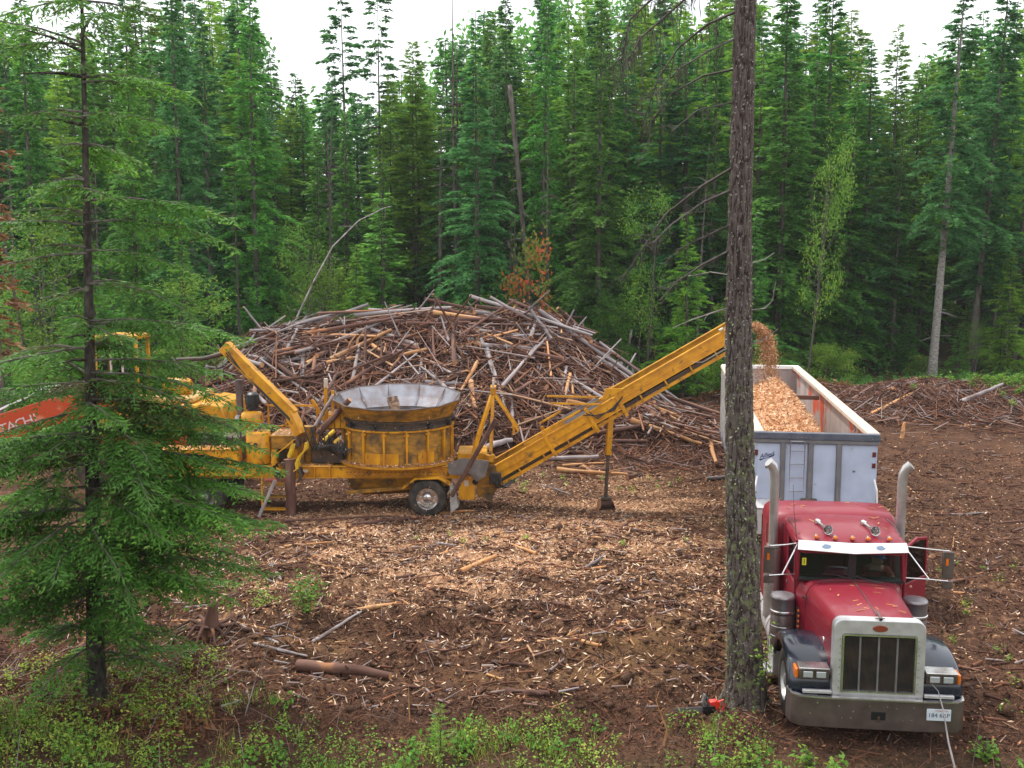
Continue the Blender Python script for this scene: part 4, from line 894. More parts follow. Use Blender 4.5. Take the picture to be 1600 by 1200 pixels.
# stacks with heat shields
for s in (-1, 1):
    st = bpy.data.objects.new('exhaust_stack', None); link(st, TR); st.location = (s * 1.06, 3.42 - .12, 0)
    MB().tube([(0, 0, 1.9), (0, 0, 3.22), (s * .012, 0, 3.34), (s * .055, -.02, 3.44), (s * .12, -.04, 3.50)], [.078, .078, .08, .082, .084], 20).build('pipe', M['stainless'], st, smooth=50)
    q = MB(); q.cyl((0, 0, .75), (0, 0, 1.98), .135, n=24); q.build('muffler_shield', M['stainless'], st, smooth=50, bev=.01)
    MB().tube([(0, 0, .8), (0, .02, .6), (-s * .25, .05, .52)], .07, 12).build('elbow', M['darksteel'], st, smooth=60)
    MB().b(-.10, .10, -.1, .1, 2.0, 2.04).build('clamp', M['chrome'], st)
    ac = bpy.data.objects.new('air_cleaner', None); link(ac, TR); ac.location = (s * 1.02, 2.30, 0)
    ac.location = (s * 1.04, 2.16, 0)
    MB().lathe([(.001, .60), (.12, .60), (.185, .66), (.19, .74), (.19, 1.20), (.183, 1.21), (.183, 1.23), (.19, 1.24)], n=32).build('canister', M['dullchrome'], ac, smooth=40)
    MB().lathe([(.19, 1.24), (.203, 1.25), (.203, 1.28), (.192, 1.29)], n=32).build('band', M['chrome'], ac, smooth=40)
    MB().lathe([(.192, 1.29), (.192, 1.47), (.20, 1.48), (.20, 1.505), (.18, 1.53), (.08, 1.55), (.001, 1.553)], n=32).build('cap', M['steel'], ac, smooth=40)
    for z in (.86, 1.02): MB().lathe([(.19, z), (.194, z + .005), (.19, z + .01)], n=32).build('band', M['chrome'], ac)
    lt = bpy.data.objects.new('light_strip', None); link(lt, TR); lt.location = (s * .80, 2.06, 0)
    MB().b(-.035, .035, -.02, .06, .80, 1.36).build('strip_plate', M['dullchrome'], lt)
    for k in range(6):
        q = MB(); q.lathe([(.001, -.045), (.02, -.04), (.03, -.02)], axis='Y', n=12); q.build('lens', M['amber'], lt, smooth=60, loc=(0, 0, .86 + k * .088))
    # mirror
    mr = bpy.data.objects.new('wing_mirror', None); link(mr, TR); xm = s * 1.30 if s < 0 else 1.47; mr.location = (xm, 1.98, 0)
    MB().b(-.09, .09, 0, .05, 1.93, 2.37).build('mirror_head', M['dullchrome'], mr, bev=.015)
    MB().b(-.085, .085, -.0, .05, 1.76, 1.90).build('convex_mirror', M['dullchrome'], mr, bev=.015)
    MB().b(-.02 - .02, .02 - .02, -.006, -.002, 2.15, 2.26).build('marker_lens', M['amber'], mr)
    inn_ = (s * .84 - xm)
    for (za, zb2) in ((2.39, 2.40), (1.90, 1.88)):
        MB().tube([(0, -.01, za), (inn_ * .5, -.0, za + .02), (inn_, .16, zb2)], .011, 6).build('bracket_arm', M['chrome'], mr)
    MB().tube([(inn_, .16, 2.38), (inn_ * .45, 0, 1.92)], .011, 6).build('bracket_arm', M['chrome'], mr)
    MB().tube([(-s * .0, 0.02, 1.74), (0, .02, 2.4)], .010, 6).build('bracket_arm', M['chrome'], mr)
    MB().cyl((s * .86, 2.7, .62), (s * .86, 4.4, .62), .31, n=32).build('fuel_tank', M['alum'], TR, smooth=40, bev=.02)
    for yy in (3.0, 4.0): MB().lathe([(.312, -.02), (.32, -.02), (.32, .02), (.312, .02)], axis='Y', n=32).build('tank_strap', M['chrome'], TR, loc=(s * .86, yy, .62))
    stp = bpy.data.objects.new('step', None); link(stp, TR); stp.location = (0, 0, 0)
    MB().b(s * .84, s * 1.20, 1.95, 2.60, .28, .66).build('battery_box', M['alum'], stp, bev=.01)
    for k in range(7): MB().b(s * (.86 + k * .05), s * (.885 + k * .05), 1.97, 2.58, .662, .675).build('tread_bar', M['chrome'], stp)
    MB().b(s * 1.10, s * 1.36, 1.98, 2.42, .22, .27).build('lower_tread', M['alum'], stp, bev=.005)
    for k in range(5): MB().b(s * (1.12 + k * .048), s * (1.145 + k * .048), 1.99, 2.41, .272, .285).build('tread_bar', M['chrome'], stp)
# cab interior
MB().b(-.80, .80, 2.21, 2.45, 1.50, 1.80).build('dashboard', M['seat'], TR, bev=.03)
for s in (-1, 1):
    q = MB(); q.b(s * .45 - .23, s * .45 + .23, 2.62, 3.05, 1.25, 1.42); q.box((s * .45, 3.10, 1.75), (.44, .12, .70), (R(-8), 0, 0)); q.build('cab_seat', M['seat'], TR, bev=.04)
MB().lathe([(.19, -.014), (.204, 0), (.19, .014), (.176, 0)], n=28, closed=True).build('steering_wheel', M['black'], TR, smooth=60, loc=(.42, 2.52, 1.80)).rotation_euler = (R(-35), 0, 0)
MB().tube([(.42, 2.50, 1.79), (.42, 2.36, 1.62)], .025, 8).build('steering_column', M['black'], TR)
q = MB(); q.lathe([(.001, -.03), (.07, -.03), (.07, -.02), (.001, -.02)], axis='Y', n=20)
for k in range(4): a = k * math.pi / 4; q.box((0, -.035, 0), (.15, .008, .012), (0, a, 0))
q.build('dash_fan', M['steel'], TR, loc=(-.01, 2.26, 1.93))
# wood splinters that fell on the hood and roof
for k in range(34):
    if k < 16: x, y = random.uniform(-.5, .5), random.uniform(.5, 1.8); z = 1.868 - .02 * abs(x)
    elif k < 24: x, y = random.uniform(-.7, .7), random.uniform(2.3, 3.2); z = 2.592
    else: x, y = random.uniform(-.9, .9), random.uniform(3.8, 4.5); z = 2.572
    L_ = random.uniform(.04, .16); o = MB().box((0, 0, 0), (L_, random.uniform(.008, .02), .006)).build('wood_splinter', M['peeled'])
    o.parent = None; wpt = TR.matrix_basis @ Vector((x, y, z + .004)); o.location = wpt; o.rotation_euler = (0, 0, random.uniform(0, 3.14))
    where = 'hood' if k < 16 else ('cab roof' if k < 24 else 'sleeper roof')
    tag(o, f'pale wood splinter lying on the crimson {where}', 'splinter', f'splinters on the {where}')

# driver, seen through the windshield
def skin_fig(name, pts, edges, radii, material, parent, sub=2, root=0):
    me = bpy.data.meshes.new(name); me.from_pydata(pts, edges, []); o = bpy.data.objects.new(name, me); link(o, parent)
    o.modifiers.new('skin', 'SKIN'); sv = me.skin_vertices[0].data if me.skin_vertices else None
    if sv is None:
        bpy.context.view_layer.objects.active = o; o.select_set(True); bpy.ops.mesh.customdata_skin_add(); sv = me.skin_vertices[0].data
    for i, r_ in enumerate(radii): sv[i].radius = (r_, r_) if not isinstance(r_, tuple) else r_
    sv[root].use_root = True
    m_ = o.modifiers.new('sub', 'SUBSURF'); m_.levels = sub; m_.render_levels = sub
    bpy.context.view_layer.update()
    me2 = bpy.data.meshes.new_from_object(o.evaluated_get(bpy.context.evaluated_depsgraph_get())); o.modifiers.clear(); o.data = me2; bpy.data.meshes.remove(me)
    me2.materials.clear(); me2.materials.append(M[material]); me2.polygons.foreach_set('use_smooth', [True] * len(me2.polygons)); return o
pw = TR.matrix_basis @ Vector((.56, 2.80, 1.33))
PS = thing('person', 'person in blue cap and red shirt sitting behind the truck windshield', 'person', pw, R(-6.3))
# local: x right in picture, y back, z up from the seat; looks toward the open door
bp_ = [(0, 0, .06), (0, .02, .22), (0, .03, .38), (0, .01, .50), (0, -.01, .57), (.02, -.03, .66),       # 0 pelvis .. 5 head centre
       (.17, .02, .47), (.27, -.14, .34), (.36, -.26, .36), (.40, -.33, .36),                              # 6-9 arm to the right (on the door side)
       (-.17, .02, .47), (-.22, -.14, .28), (-.12, -.30, .38), (-.09, -.345, .42),                          # 10-13
       (.10, -.10, .07), (.12, -.42, .08), (.12, -.46, -.34), (-.10, -.10, .07), (-.12, -.42, .08), (-.12, -.46, -.34), (0.025, -.05, .74)]
be = [(0, 1), (1, 2), (2, 3), (3, 4), (4, 5), (3, 6), (6, 7), (7, 8), (8, 9), (3, 10), (10, 11), (11, 12), (12, 13), (0, 14), (14, 15), (15, 16), (0, 17), (17, 18), (18, 19), (5, 20)]
br_ = [(.15, .12), (.15, .11), (.16, .11), (.10, .08), .055, .088, .065, .045, .034, .03, .065, .045, .034, .03, .085, .065, .05, .085, .065, .05, .07]
body = skin_fig('body', bp_, be, br_, 'skin', PS)
sh = skin_fig('shirt', [(0, 0, .02), (0, .02, .22), (0, .03, .38), (0, .01, .50), (.17, .02, .47), (.25, -.11, .36), (-.17, .02, .47), (-.215, -.12, .30)], [(0, 1), (1, 2), (2, 3), (3, 4), (4, 5), (3, 6), (6, 7)], [(.17, .135), (.165, .125), (.175, .125), (.11, .09), .08, .07, .08, .07], 'shirt', PS)
je = skin_fig('trousers', [(0, 0, .03), (.10, -.10, .07), (.12, -.42, .08), (.12, -.46, -.30), (-.10, -.10, .07), (-.12, -.42, .08), (-.12, -.46, -.30)], [(0, 1), (1, 2), (2, 3), (0, 4), (4, 5), (5, 6)], [(.165, .14), .10, .08, .065, .10, .08, .065], 'jeans', PS)
hdm = MB(); hc = Vector((.02, -.04, .70)); fd = Vector((.35, -.94, 0)).normalized(); sd_ = Vector((fd.y, -fd.x, 0))
hdm.lathe([(.001, .125), (.06, .115), (.095, .08), (.105, .03), (.104, 0), (.098, -.005)], n=24); hdm.v = [tuple(Vector(v) + hc + Vector((0, 0, .015))) for v in hdm.v]
ppts = [hc + fd * .09 + sd_ * .075, hc + fd * .17 + sd_ * .055, hc + fd * .19, hc + fd * .17 - sd_ * .055, hc + fd * .09 - sd_ * .075]
hdm.add([tuple(p + Vector((0, 0, .02))) for p in ppts] + [tuple(p + Vector((0, 0, .012))) for p in ppts], [(0, 1, 2, 3, 4), (9, 8, 7, 6, 5), (0, 5, 6, 1), (1, 6, 7, 2), (2, 7, 8, 3), (3, 8, 9, 4)])
hdm.build('cap', M['cap'], PS, smooth=50)
fm = MB()
for s in (-1, 1):
    e = hc + fd * .088 + sd_ * s * .033 + Vector((0, 0, -.03)); fm.lathe([(.001, .008), (.009, .004), (.009, -.004), (.001, -.008)], c=e, n=8)
fm.build('eyes', M['hair'], PS)
fm = MB(); n0 = hc + fd * .088 + Vector((0, 0, -.035)); fm.tube([n0, n0 + fd * .022 + Vector((0, 0, -.03)), n0 + Vector((0, 0, -.042))], [.008, .014, .008], 8)
for s in (-1, 1): fm.tube([hc + sd_ * s * .088 + Vector((0, 0, -.02)), hc + sd_ * s * .1 + Vector((0, .01, -.045)), hc + sd_ * s * .088 + Vector((0, 0, -.07))], [.008, .016, .007], 8)
fm.build('nose_and_ears', M['skin'], PS, smooth=60)
fm = MB(); m0 = hc + fd * .086 + Vector((0, 0, -.085)); fm.tube([m0 + sd_ * .022, m0 + fd * .006, m0 - sd_ * .022], .005, 6); fm.build('mouth', M['redink'], PS)
fm = MB(); fm.lathe([(.100, 0), (.098, -.05), (.07, -.09)], c=hc + Vector((0, .01, 0)), n=20, a0=.25, a1=2.9); fm.build('hair', M['hair'], PS, smooth=60)
for (wr, dv, sd2) in ((Vector((.40, -.33, .36)), Vector((.3, -.75, -.1)), 1), (Vector((-.09, -.345, .42)), Vector((.5, -.6, .1)), -1)):
    dv.normalize(); lat = dv.cross(Vector((0, 0, 1))).normalized(); hp = [tuple(wr), tuple(wr + dv * .045), tuple(wr + dv * .085)]; he = [(0, 1), (1, 2)]; hr_ = [.026, .034, .030]
    for k, l_ in enumerate((.062, .074, .068, .052)):
        b0 = wr + dv * .085 + lat * (k - 1.5) * .019; i0 = len(hp); hp += [tuple(b0), tuple(b0 + dv * l_ * .5 + Vector((0, 0, .003))), tuple(b0 + dv * l_ * .85 + Vector((0, 0, -.02)))]; he += [(2, i0), (i0, i0 + 1), (i0 + 1, i0 + 2)]; hr_ += [.0095, .0088, .0075]
    b0 = wr + dv * .03 - lat * sd2 * .035; i0 = len(hp); hp += [tuple(b0), tuple(b0 + dv * .04 - lat * sd2 * .022)]; he += [(1, i0), (i0, i0 + 1)]; hr_ += [.011, .009]
    skin_fig('hand', hp, he, hr_, 'skin', PS, 1)

# ------------------------------------------------------------------ the open-top chip trailer
TL = thing('chip_trailer', 'long open-topped pale blue trailer with ladder, loaded with wood chips', 'trailer', (5.22 - .02, 13.9, 0), R(-8.6))
X_ = 1.22; Y0, Y1 = 6.85, 19.9; ZT = 3.42; ZF = 1.32
fw_ = MB(); fw_.b(-X_, X_, Y0, Y0 + .05, 1.95, 3.2); fw = fw_.build('front_wall', M['trailerblue'], TL)
for xa, xb in ((-1.17, -.70), (-.60, -.16), (-.04, .41), (.52, 1.17)):
    MB().b(xa, xb, Y0 - .018, Y0 - .002, 2.00, 3.18).build('panel', M['trailerblue'], fw, bev=.006)
for x in (-.65, -.10, .465): MB().b(x - .045, x + .045, Y0 - .07, Y0 - .002, 2.0, 3.2).build('post', M['greypost'], fw, bev=.008)
rb = MB().b(-X_ - .03, X_ + .03, Y0 - .09, Y0 + .06, 3.28, ZT).build('front_beam', M['slate'], TL, bev=.012)
for x in [-1.08, -.99, -.88, -.78, -.56, -.47, -.38, -.29, -.2, -.11, .9, 1.0, 1.1]: MB().cyl((x, Y0 - .088, 3.33), (x, Y0 - .10, 3.33), .011, n=6).build('rivet', M['chrome'], rb)
MB().b(-X_ - .03, X_ + .03, Y0 - .07, Y0 + .05, 3.20, 3.278).build('front_beam_lower', M['greypost'], TL, bev=.01)
MB().add([(-X_, Y0 - .02, 2.0), (X_, Y0 - .02, 2.0), (X_, Y0 - .22, 1.86), (-X_, Y0 - .22, 1.86), (-X_, Y0, 1.94), (X_, Y0, 1.94), (X_, Y0 - .2, 1.82), (-X_, Y0 - .2, 1.82)], [(0, 1, 2, 3), (7, 6, 5, 4), (0, 4, 5, 1), (1, 5, 6, 2), (2, 6, 7, 3), (3, 7, 4, 0)]).build('tread_plate', M['alum'], TL)
MB().b(-X_, X_, Y0 - .2, Y0 - .15, 1.30, 1.83).build('front_lower_wall', M['trailerwhite'], TL)
MB().add([(-.32, Y0 - .24, 1.90), (.10, Y0 - .24, 1.90), (.04, Y0 - .10, 2.07), (-.26, Y0 - .10, 2.07), (-.32, Y0 - .1, 1.88), (.10, Y0 - .1, 1.88), (.04, Y0 - .03, 2.05), (-.26, Y0 - .03, 2.05)], [(0, 1, 2, 3), (7, 6, 5, 4), (0, 4, 5, 1), (1, 5, 6, 2), (2, 6, 7, 3), (3, 7, 4, 0)]).build('step_bracket', M['darksteel'], TL)
ld = bpy.data.objects.new('ladder', None); link(ld, TL); ld.location = (0, 0, 0)
for x in (-.515, -.23): MB().tube([(x, Y0 - .05, 3.27), (x, Y0 - .13, 3.25), (x, Y0 - .13, 1.98)], .013, 6).build('ladder_rail', M['steel'], ld)
for z in (3.25, 3.06, 2.78, 2.50, 2.22, 2.0): MB().cyl((-.515, Y0 - .13, z), (-.23, Y0 - .13, z), .012, n=6).build('rung', M['steel'], ld)
lg = text_mesh('Allied', .125, M['ink'], 'lettering', fw, (-.98, Y0 - .022, 2.93), (R(90), R(-14), 0), .003, .4)
MB().add([(-1.13, Y0 - .022, 2.84), (-.84, Y0 - .022, 2.91), (-.80, Y0 - .022, 2.96), (-1.03, Y0 - .022, 2.85), (-1.1, Y0 - .022, 2.81)], [(0, 1, 2, 3, 4)]).build('swoosh', M['ink'], fw)
MB().lathe([(.001, 0), (.035, 0), (.035, .004), (.001, .004)], axis='Y', n=7).build('small_decal', M['greypost'], fw, loc=(-.97, Y0 - .024, 2.68))
MB().b(.74, .80, Y0 - .022, Y0 - .019, 2.62, 2.66).build('small_decal', M['greypost'], fw)
for z in (2.95, 2.72): MB().b(1.12, 1.19, Y0 - .03, Y0 - .019, z, z + .10).build('marker_lens', mat('dark_red_lens', (.12, .02, .015), .4), fw)
MB().b(-1.215, -1.15, Y0 - .03, Y0 - .019, 2.92, 3.04).build('marker_lens', bpy.data.materials['dark_red_lens'], fw)
for s in (-1, 1): MB().tube([(s * 1.16, Y0 - .10, 2.5), (s * 1.20, Y0 - .2, 2.3), (s * 1.22, Y0 - .22, 1.85)], .02, 8).build('corner_guard', M['white'], TL)
for s in (-1, 1):
    sw = MB().b(s * (X_ - .05), s * X_, Y0 + .05, Y1, ZF, ZT - .09).build('side_wall', M['trailerwhite'], TL)
    inn_w = MB().b(s * (X_ - .062), s * (X_ - .051), Y0 + .06, Y1 - .06, ZF, ZT - .10).build('inner_lining', M['trailerin'], sw)
    for k in range(13): yy = Y0 + .5 + k * .98; MB().b(s * (X_ + .001), s * (X_ + .06), yy, yy + .09, ZF, ZT - .10).build('side_post', M['trailerwhite'], sw)
    tr = MB().b(s * (X_ - .19), s * (X_ + .05), Y0 + .062, Y1, ZT - .088, ZT + .01).build('top_rail', M['rail'], TL, bev=.012)
    MB().b(s * (X_ - .06), s * (X_ + .05), Y0 + .3, Y1, ZF - .16, ZF - .002).build('bottom_rail', M['slate'], TL)
    for yy in (13.9, 15.2, 16.5): wheel(TL, (s * .93, yy, .50), .5, .52, 'steel', side=s)
    for yy in (13.2, 17.3): MB().b(s * .70, s * 1.20, yy, yy + .02, .25, 1.1).build('mud_flap', M['rubber'], TL)
    MB().b(s * .93, s * 1.0, 8.6, 8.7, .35, 1.2).build('landing_leg', M['darksteel'], TL)
MB().b(-X_, X_, Y1 - .05, Y1, ZF, ZT - .09).build('rear_wall', M['trailerin'], TL)
MB().b(-X_ - .02, X_ + .02, Y1 - .10, Y1 + .05, ZT - .088, ZT + .03).build('rear_rail', M['white'], TL, bev=.012)
MB().b(-.05 + .5, .02 + .5, Y1 - .08, Y1 - .051, ZF, ZT - .1).build('rear_seam', M['greypost'], TL)
MB().b(-X_ + .05, X_ - .05, Y0 + .05, Y1, ZF - .10, ZF - .002).build('floor', M['darksteel'], TL)
uc = MB()
for s in (-1, 1): uc.b(s * .5 - .05, s * .5 + .05, Y0 + .4, Y1, 1.02, ZF - .102)
for yy in (13.9, 15.2, 16.5): uc.cyl((-.95, yy, .5), (.95, yy, .5), .07, n=10); uc.b(-.55, .55, yy - .06, yy + .06, .55, 1.02)
uc.build('underframe', M['darksteel'], TL)
MB().b(-X_ + .06, X_ - .19, 13.75, 13.87, 3.16, 3.27).build('cross_brace', mat('rusty_brace', (.13, .06, .045), .7), TL)
MB().tube([(X_ - .5, Y0 + .1, ZT - .02), (X_ - .2, 8.3, 3.25), (X_ - .12, 8.9, 3.3)], .025, 6).build('tie_strap', M['dullchrome'], TL)
# the load: a heap of chips
nxl, nyl = 46, 150; xs = np.linspace(-X_ + .075, X_ - .075, nxl); ys = np.linspace(Y0 + .07, Y1 - .12, nyl); LX, LY = np.meshgrid(xs, ys)
ridge = np.interp(LY, [Y0, 7.4, 8.6, 10.2, 11.5, 12.3, 13.2, 14.2, 15.5, 18, 20], [3.36, 3.42, 3.50, 3.60, 3.66, 3.62, 3.74, 3.60, 3.05, 2.2, 1.8])
slope = np.interp(LY, [Y0, 7.6, 9, 12, 15], [.05, .22, .42, .52, .5]) * np.where(LX > np.interp(LY, [Y0, 9, 13, 16], [-.45, -.40, -.18, -.1]), 1.35, .55)
cxr = np.interp(LY, [Y0, 9, 13, 16], [-.45, -.40, -.18, -.1])
LZ = ridge - slope * np.abs(LX - cxr) ** 1.3 * 1.5 + .04 * np.sin(LX * 7 + LY * 3) + .035 * np.sin(LY * 8 - LX * 4)
LZ += rng.normal(0, .016, LZ.shape); LZ = np.maximum(LZ, ZF + .1)
LZ = LZ - .10 * np.interp(LY, [Y0, 7.6, 8.6], [0, .3, 1]) * (LX > .5); lim = np.where(np.abs(LX) > X_ - .2, ZT - .12, 9); LZ = np.minimum(LZ, lim)
ii, jj = np.meshgrid(np.arange(nxl - 1), np.arange(nyl - 1)); q = (jj * nxl + ii).ravel(); F1 = np.stack([q, q + 1, q + nxl + 1, q + nxl], 1)
V1 = np.stack([LX, LY, LZ], -1).reshape(-1, 3)
m = 26000; cxi = rng.uniform(xs[0] + .03, xs[-1] - .03, m); cyi = ys[0] + (ys[-1] - ys[0]) * rng.beta(1.1, 1.5, m)
fi = (cxi - xs[0]) / (xs[-1] - xs[0]) * (nxl - 1.001); fj = (cyi - ys[0]) / (ys[-1] - ys[0]) * (nyl - 1.001); i0 = fi.astype(int); j0 = fj.astype(int)
cz_ = LZ[j0, i0] * (1 - fi + i0) * (1 - fj + j0) + LZ[j0, i0 + 1] * (fi - i0) * (1 - fj + j0) + LZ[j0 + 1, i0] * (1 - fi + i0) * (fj - j0) + LZ[j0 + 1, i0 + 1] * (fi - i0) * (fj - j0)
dd = rng.normal(0, 1, (m, 3)) * np.array([1, 1, .45]); B_ = np.stack([cxi, cyi, cz_ + .012], 1)
V2, F2 = rhombi(B_, dd, rng.uniform(.05, .15, m), rng.uniform(.012, .04, m), 1.2)
V = np.concatenate([V1, V2]); F = np.concatenate([F1, F2 + len(V1)]); rv = np.concatenate([rng.uniform(.35, .75, len(V1)), np.repeat(np.clip(rng.normal(.6, .2, m), 0, 1), 4)])
ch = link(bpy.data.objects.new('wood_chip_load', npmesh('wood_chip_load', V, F, M['chip'], rv))); ch.matrix_basis = TL.matrix_basis
tag(ch, 'heap of fresh orange-tan wood chips filling the open trailer', 'wood chips', kind='stuff')
# chips falling from the conveyor
m = 6500; t = rng.uniform(0, 1, m) ** .8; hx = gx(1176, 28.0, 5.0)
sxp = hx + .55 * (1 - (1 - np.clip(t * 1.2, 0, 1)) ** 2) * .95; szp = 5.12 + .10 * np.sin(np.clip(t * 3, 0, 3.14)) * .6 - 1.5 * t ** 1.7
wdt = .04 + .06 * t; thin = rng.uniform(0, 1, m) > .28
B_ = np.stack([sxp + rng.normal(0, 1, m) * wdt - (~thin) * rng.uniform(0, .5, m) * t, 28.0 + rng.normal(0, 1, m) * (wdt + .12), szp + rng.normal(0, .05, m)], 1)
V, F = rhombi(B_, rng.normal(0, 1, (m, 3)), rng.uniform(.03, .10, m), rng.uniform(.01, .028, m), 1.5)
tag(link(bpy.data.objects.new('falling_wood_chips', npmesh('falling_wood_chips', V, F, M['chip'], np.repeat(np.clip(rng.normal(.45, .2, m), 0, 1), 4)))), 'stream of wood chips falling from the conveyor tip into the trailer', 'wood chips', kind='stuff')

# ------------------------------------------------------------------ the tub grinder (local origin on the ground at world (0, 28.3))
GR = thing('tub_grinder', 'yellow trailer-mounted tub grinder with long discharge conveyor in front of the log heap', 'tub grinder', (0, 28.3, 0), 0)
Yw, Yd = M['yellow'], M['yellowdirty']
TCX = -3.19
# frame
q = MB()
for y in (-.9, .9): q.b(-9.5, -1.0, y - .07, y + .07, 1.04, 1.32); q.b(-9.5, -1.0, y - .11, y + .11, 1.321, 1.345); q.b(-9.5, -1.0, y - .11, y + .11, 1.015, 1.039)
for x in (-9.4, -8.2, -7.2, -6.0, -4.9, -1.1): q.b(x - .06, x + .06, -.83, .83, 1.06, 1.30)
q.build('main_frame', Yw, GR, bev=.008)
for x in (-9.2, -8.5, -7.8, -5.35, -4.95): MB().b(x - .012, x + .012, -1.05, -.972, 1.04, 1.32).build('frame_rib', Yw, GR)
MB().b(-9.5, -4.9, -.8, .8, 1.346, 1.37).build('deck', Yd, GR)
MB().b(-9.45, -7.05, -1.12, -.80, 1.372, 1.40).build('side_deck', Yw, GR); MB().add([(-9.45, -1.13, 1.1), (-7.05, -1.13, 1.1), (-6.8, -1.13, 1.34), (-6.85, -1.13, 1.40), (-9.45, -1.13, 1.40), (-9.45, -1.115, 1.1), (-7.05, -1.115, 1.1), (-6.8, -1.115, 1.34), (-6.85, -1.115, 1.40), (-9.45, -1.115, 1.40)], [(0, 1, 2, 3, 4), (9, 8, 7, 6, 5), (0, 5, 6, 1), (1, 6, 7, 2), (2, 7, 8, 3), (3, 8, 9, 4), (4, 9, 5, 0)]).build('side_skirt', Yw, GR)
# tub housing
def zt_f(a, r_, z): return .33 * math.sin(a) if z > 2.8 else (.10 * math.sin(a) if z > 2.55 else 0)
hs = MB(); hs.lathe([(1.50, 1.43), (1.50, 2.37), (1.47, 2.37), (1.47, 1.43)], c=(TCX, 0, 0), n=48, closed=True); ho = hs.build('tub_housing', Yd, GR, smooth=30)
MB().lathe([(1.50, 1.38), (1.66, 1.38), (1.66, 1.43), (1.50, 1.432)], c=(TCX, 0, 0), n=48, closed=True).build('bottom_flange', Yw, GR, smooth=30)
MB().lathe([(1.503, 2.35), (1.57, 2.35), (1.57, 2.39), (1.503, 2.39)], c=(TCX, 0, 0), n=48, closed=True).build('top_flange', Yw, GR, smooth=30)
for k in range(16):
    a = -math.pi / 2 + (k + .5) * 2 * math.pi / 16 + .06
    o = MB().box((1.54, 0, 1.89), (.07, .05, .91)).box((1.53, 0, 2.28), (.055, .14, .06)).build('housing_rib', Yw, GR, bev=.006); o.location = (TCX, 0, 0); o.rotation_euler = (0, 0, a)
for a in (-1.95, -1.62, -.95): o = MB().b(1.505, 1.515, -.25, .25, 1.46, 1.78).build('patch_plate', Yw, GR); o.location = (TCX, 0, 0); o.rotation_euler = (0, 0, a)
# ring gear and rollers
MB().lathe([(1.42, 2.40), (1.50, 2.40), (1.50, 2.45), (1.45, 2.46), (1.45, 2.57), (1.54, 2.58), (1.54, 2.63), (1.40, 2.64)], c=(TCX, 0, 0), n=64, closed=True).build('ring_gear', M['darksteel'], GR, smooth=25)
q = MB()
for k in range(120): a = k * 2 * math.pi / 120; q.box((TCX + 1.545 * math.cos(a), 1.545 * math.sin(a), 2.605), (.03, .03, .035), (0, 0, a))
q.build('gear_teeth', M['darksteel'], GR)['kind'] = 'stuff'
for k in range(12):
    a = -math.pi / 2 + (k + .35) * 2 * math.pi / 12; w_ = bpy.data.objects.new('guide_roller', None); link(w_, GR); w_.location = (TCX + 1.55 * math.cos(a), 1.55 * math.sin(a), 2.47); w_.rotation_euler = (0, 0, a)
    MB().cyl((-.04, 0, .0), (.05, 0, 0), .075, n=14).build('roller', M['hose'], w_, smooth=40); MB().box((.03, 0, -.07), (.04, .16, .03)).build('roller_bracket', Yw, w_)
# rotating tub: twelve-sided flared rim
n12 = 12
def ring12(r_, z, k=0, off=0):
    return [(TCX + r_ * math.cos((i + .5) * 2 * math.pi / n12), r_ * math.sin((i + .5) * 2 * math.pi / n12), z + k * math.sin((i + .5) * 2 * math.pi / n12)) for i in range(n12)]
tubo = MB(); tubo.lathe([(1.40, 1.5), (1.40, 2.64), (1.38, 2.64), (1.38, 1.5)], c=(TCX, 0, 0), n=48, closed=True); tubo.build('tub_drum', M['steel'], GR, smooth=30)
rm = MB(); ro = [ring12(1.56, 2.645), ring12(1.62, 2.78, .04), ring12(1.79, 3.12, .14)]; ri = [ring12(1.765, 3.125, .14), ring12(1.60, 2.86, .06), ring12(1.40, 2.66)]
rm.loft([ro[0], ro[1], ro[2]], cap=False, mi=0); rm.loft([ri[0], ri[1], ri[2]], cap=False, mi=1); rm.loft([ro[2], ri[0]], cap=False, mi=1); rm.loft([ri[2], ro[0]], cap=False, mi=0)
rm.build('tub_rim', [Yd, M['steel']], GR, recalc=False)
rim_top = ring12(1.78, 3.13, .14)
for i in range(n12):
    a_, b_ = Vector(rim_top[i]), Vector(rim_top[(i + 1) % n12]); MB().tube([a_, b_], .022, 6).build('rim_edge', M['dullchrome'], GR)
    MB().tube([Vector(ring12(1.755, 3.115, .14)[i]), Vector(ring12(1.40, 2.70)[i])], .014, 5).build('rim_seam', M['steel'], GR)
MB().lathe([(.001, 1.62), (1.375, 1.62)], c=(TCX, 0, 0), n=32).build('tub_floor', M['darksteel'], GR)
# dirty hopper under the tub
MB().loft([[(-4.55, -.95, 1.375), (-1.75, -.95, 1.375), (-1.75, .95, 1.375), (-4.55, .95, 1.375)], [(-4.45, -.85, .72), (-2.1, -.85, .80), (-2.1, .85, .80), (-4.45, .85, .72)], [(-4.1, -.55, .45), (-2.6, -.55, .52), (-2.6, .55, .52), (-4.1, .55, .45)]]).build('mill_housing', Yd, GR, bev=.01)
MB().beam((-4.5, -.99, .62), (-1.6, -.99, .86), .05, .09).build('lower_beam', Yd, GR)
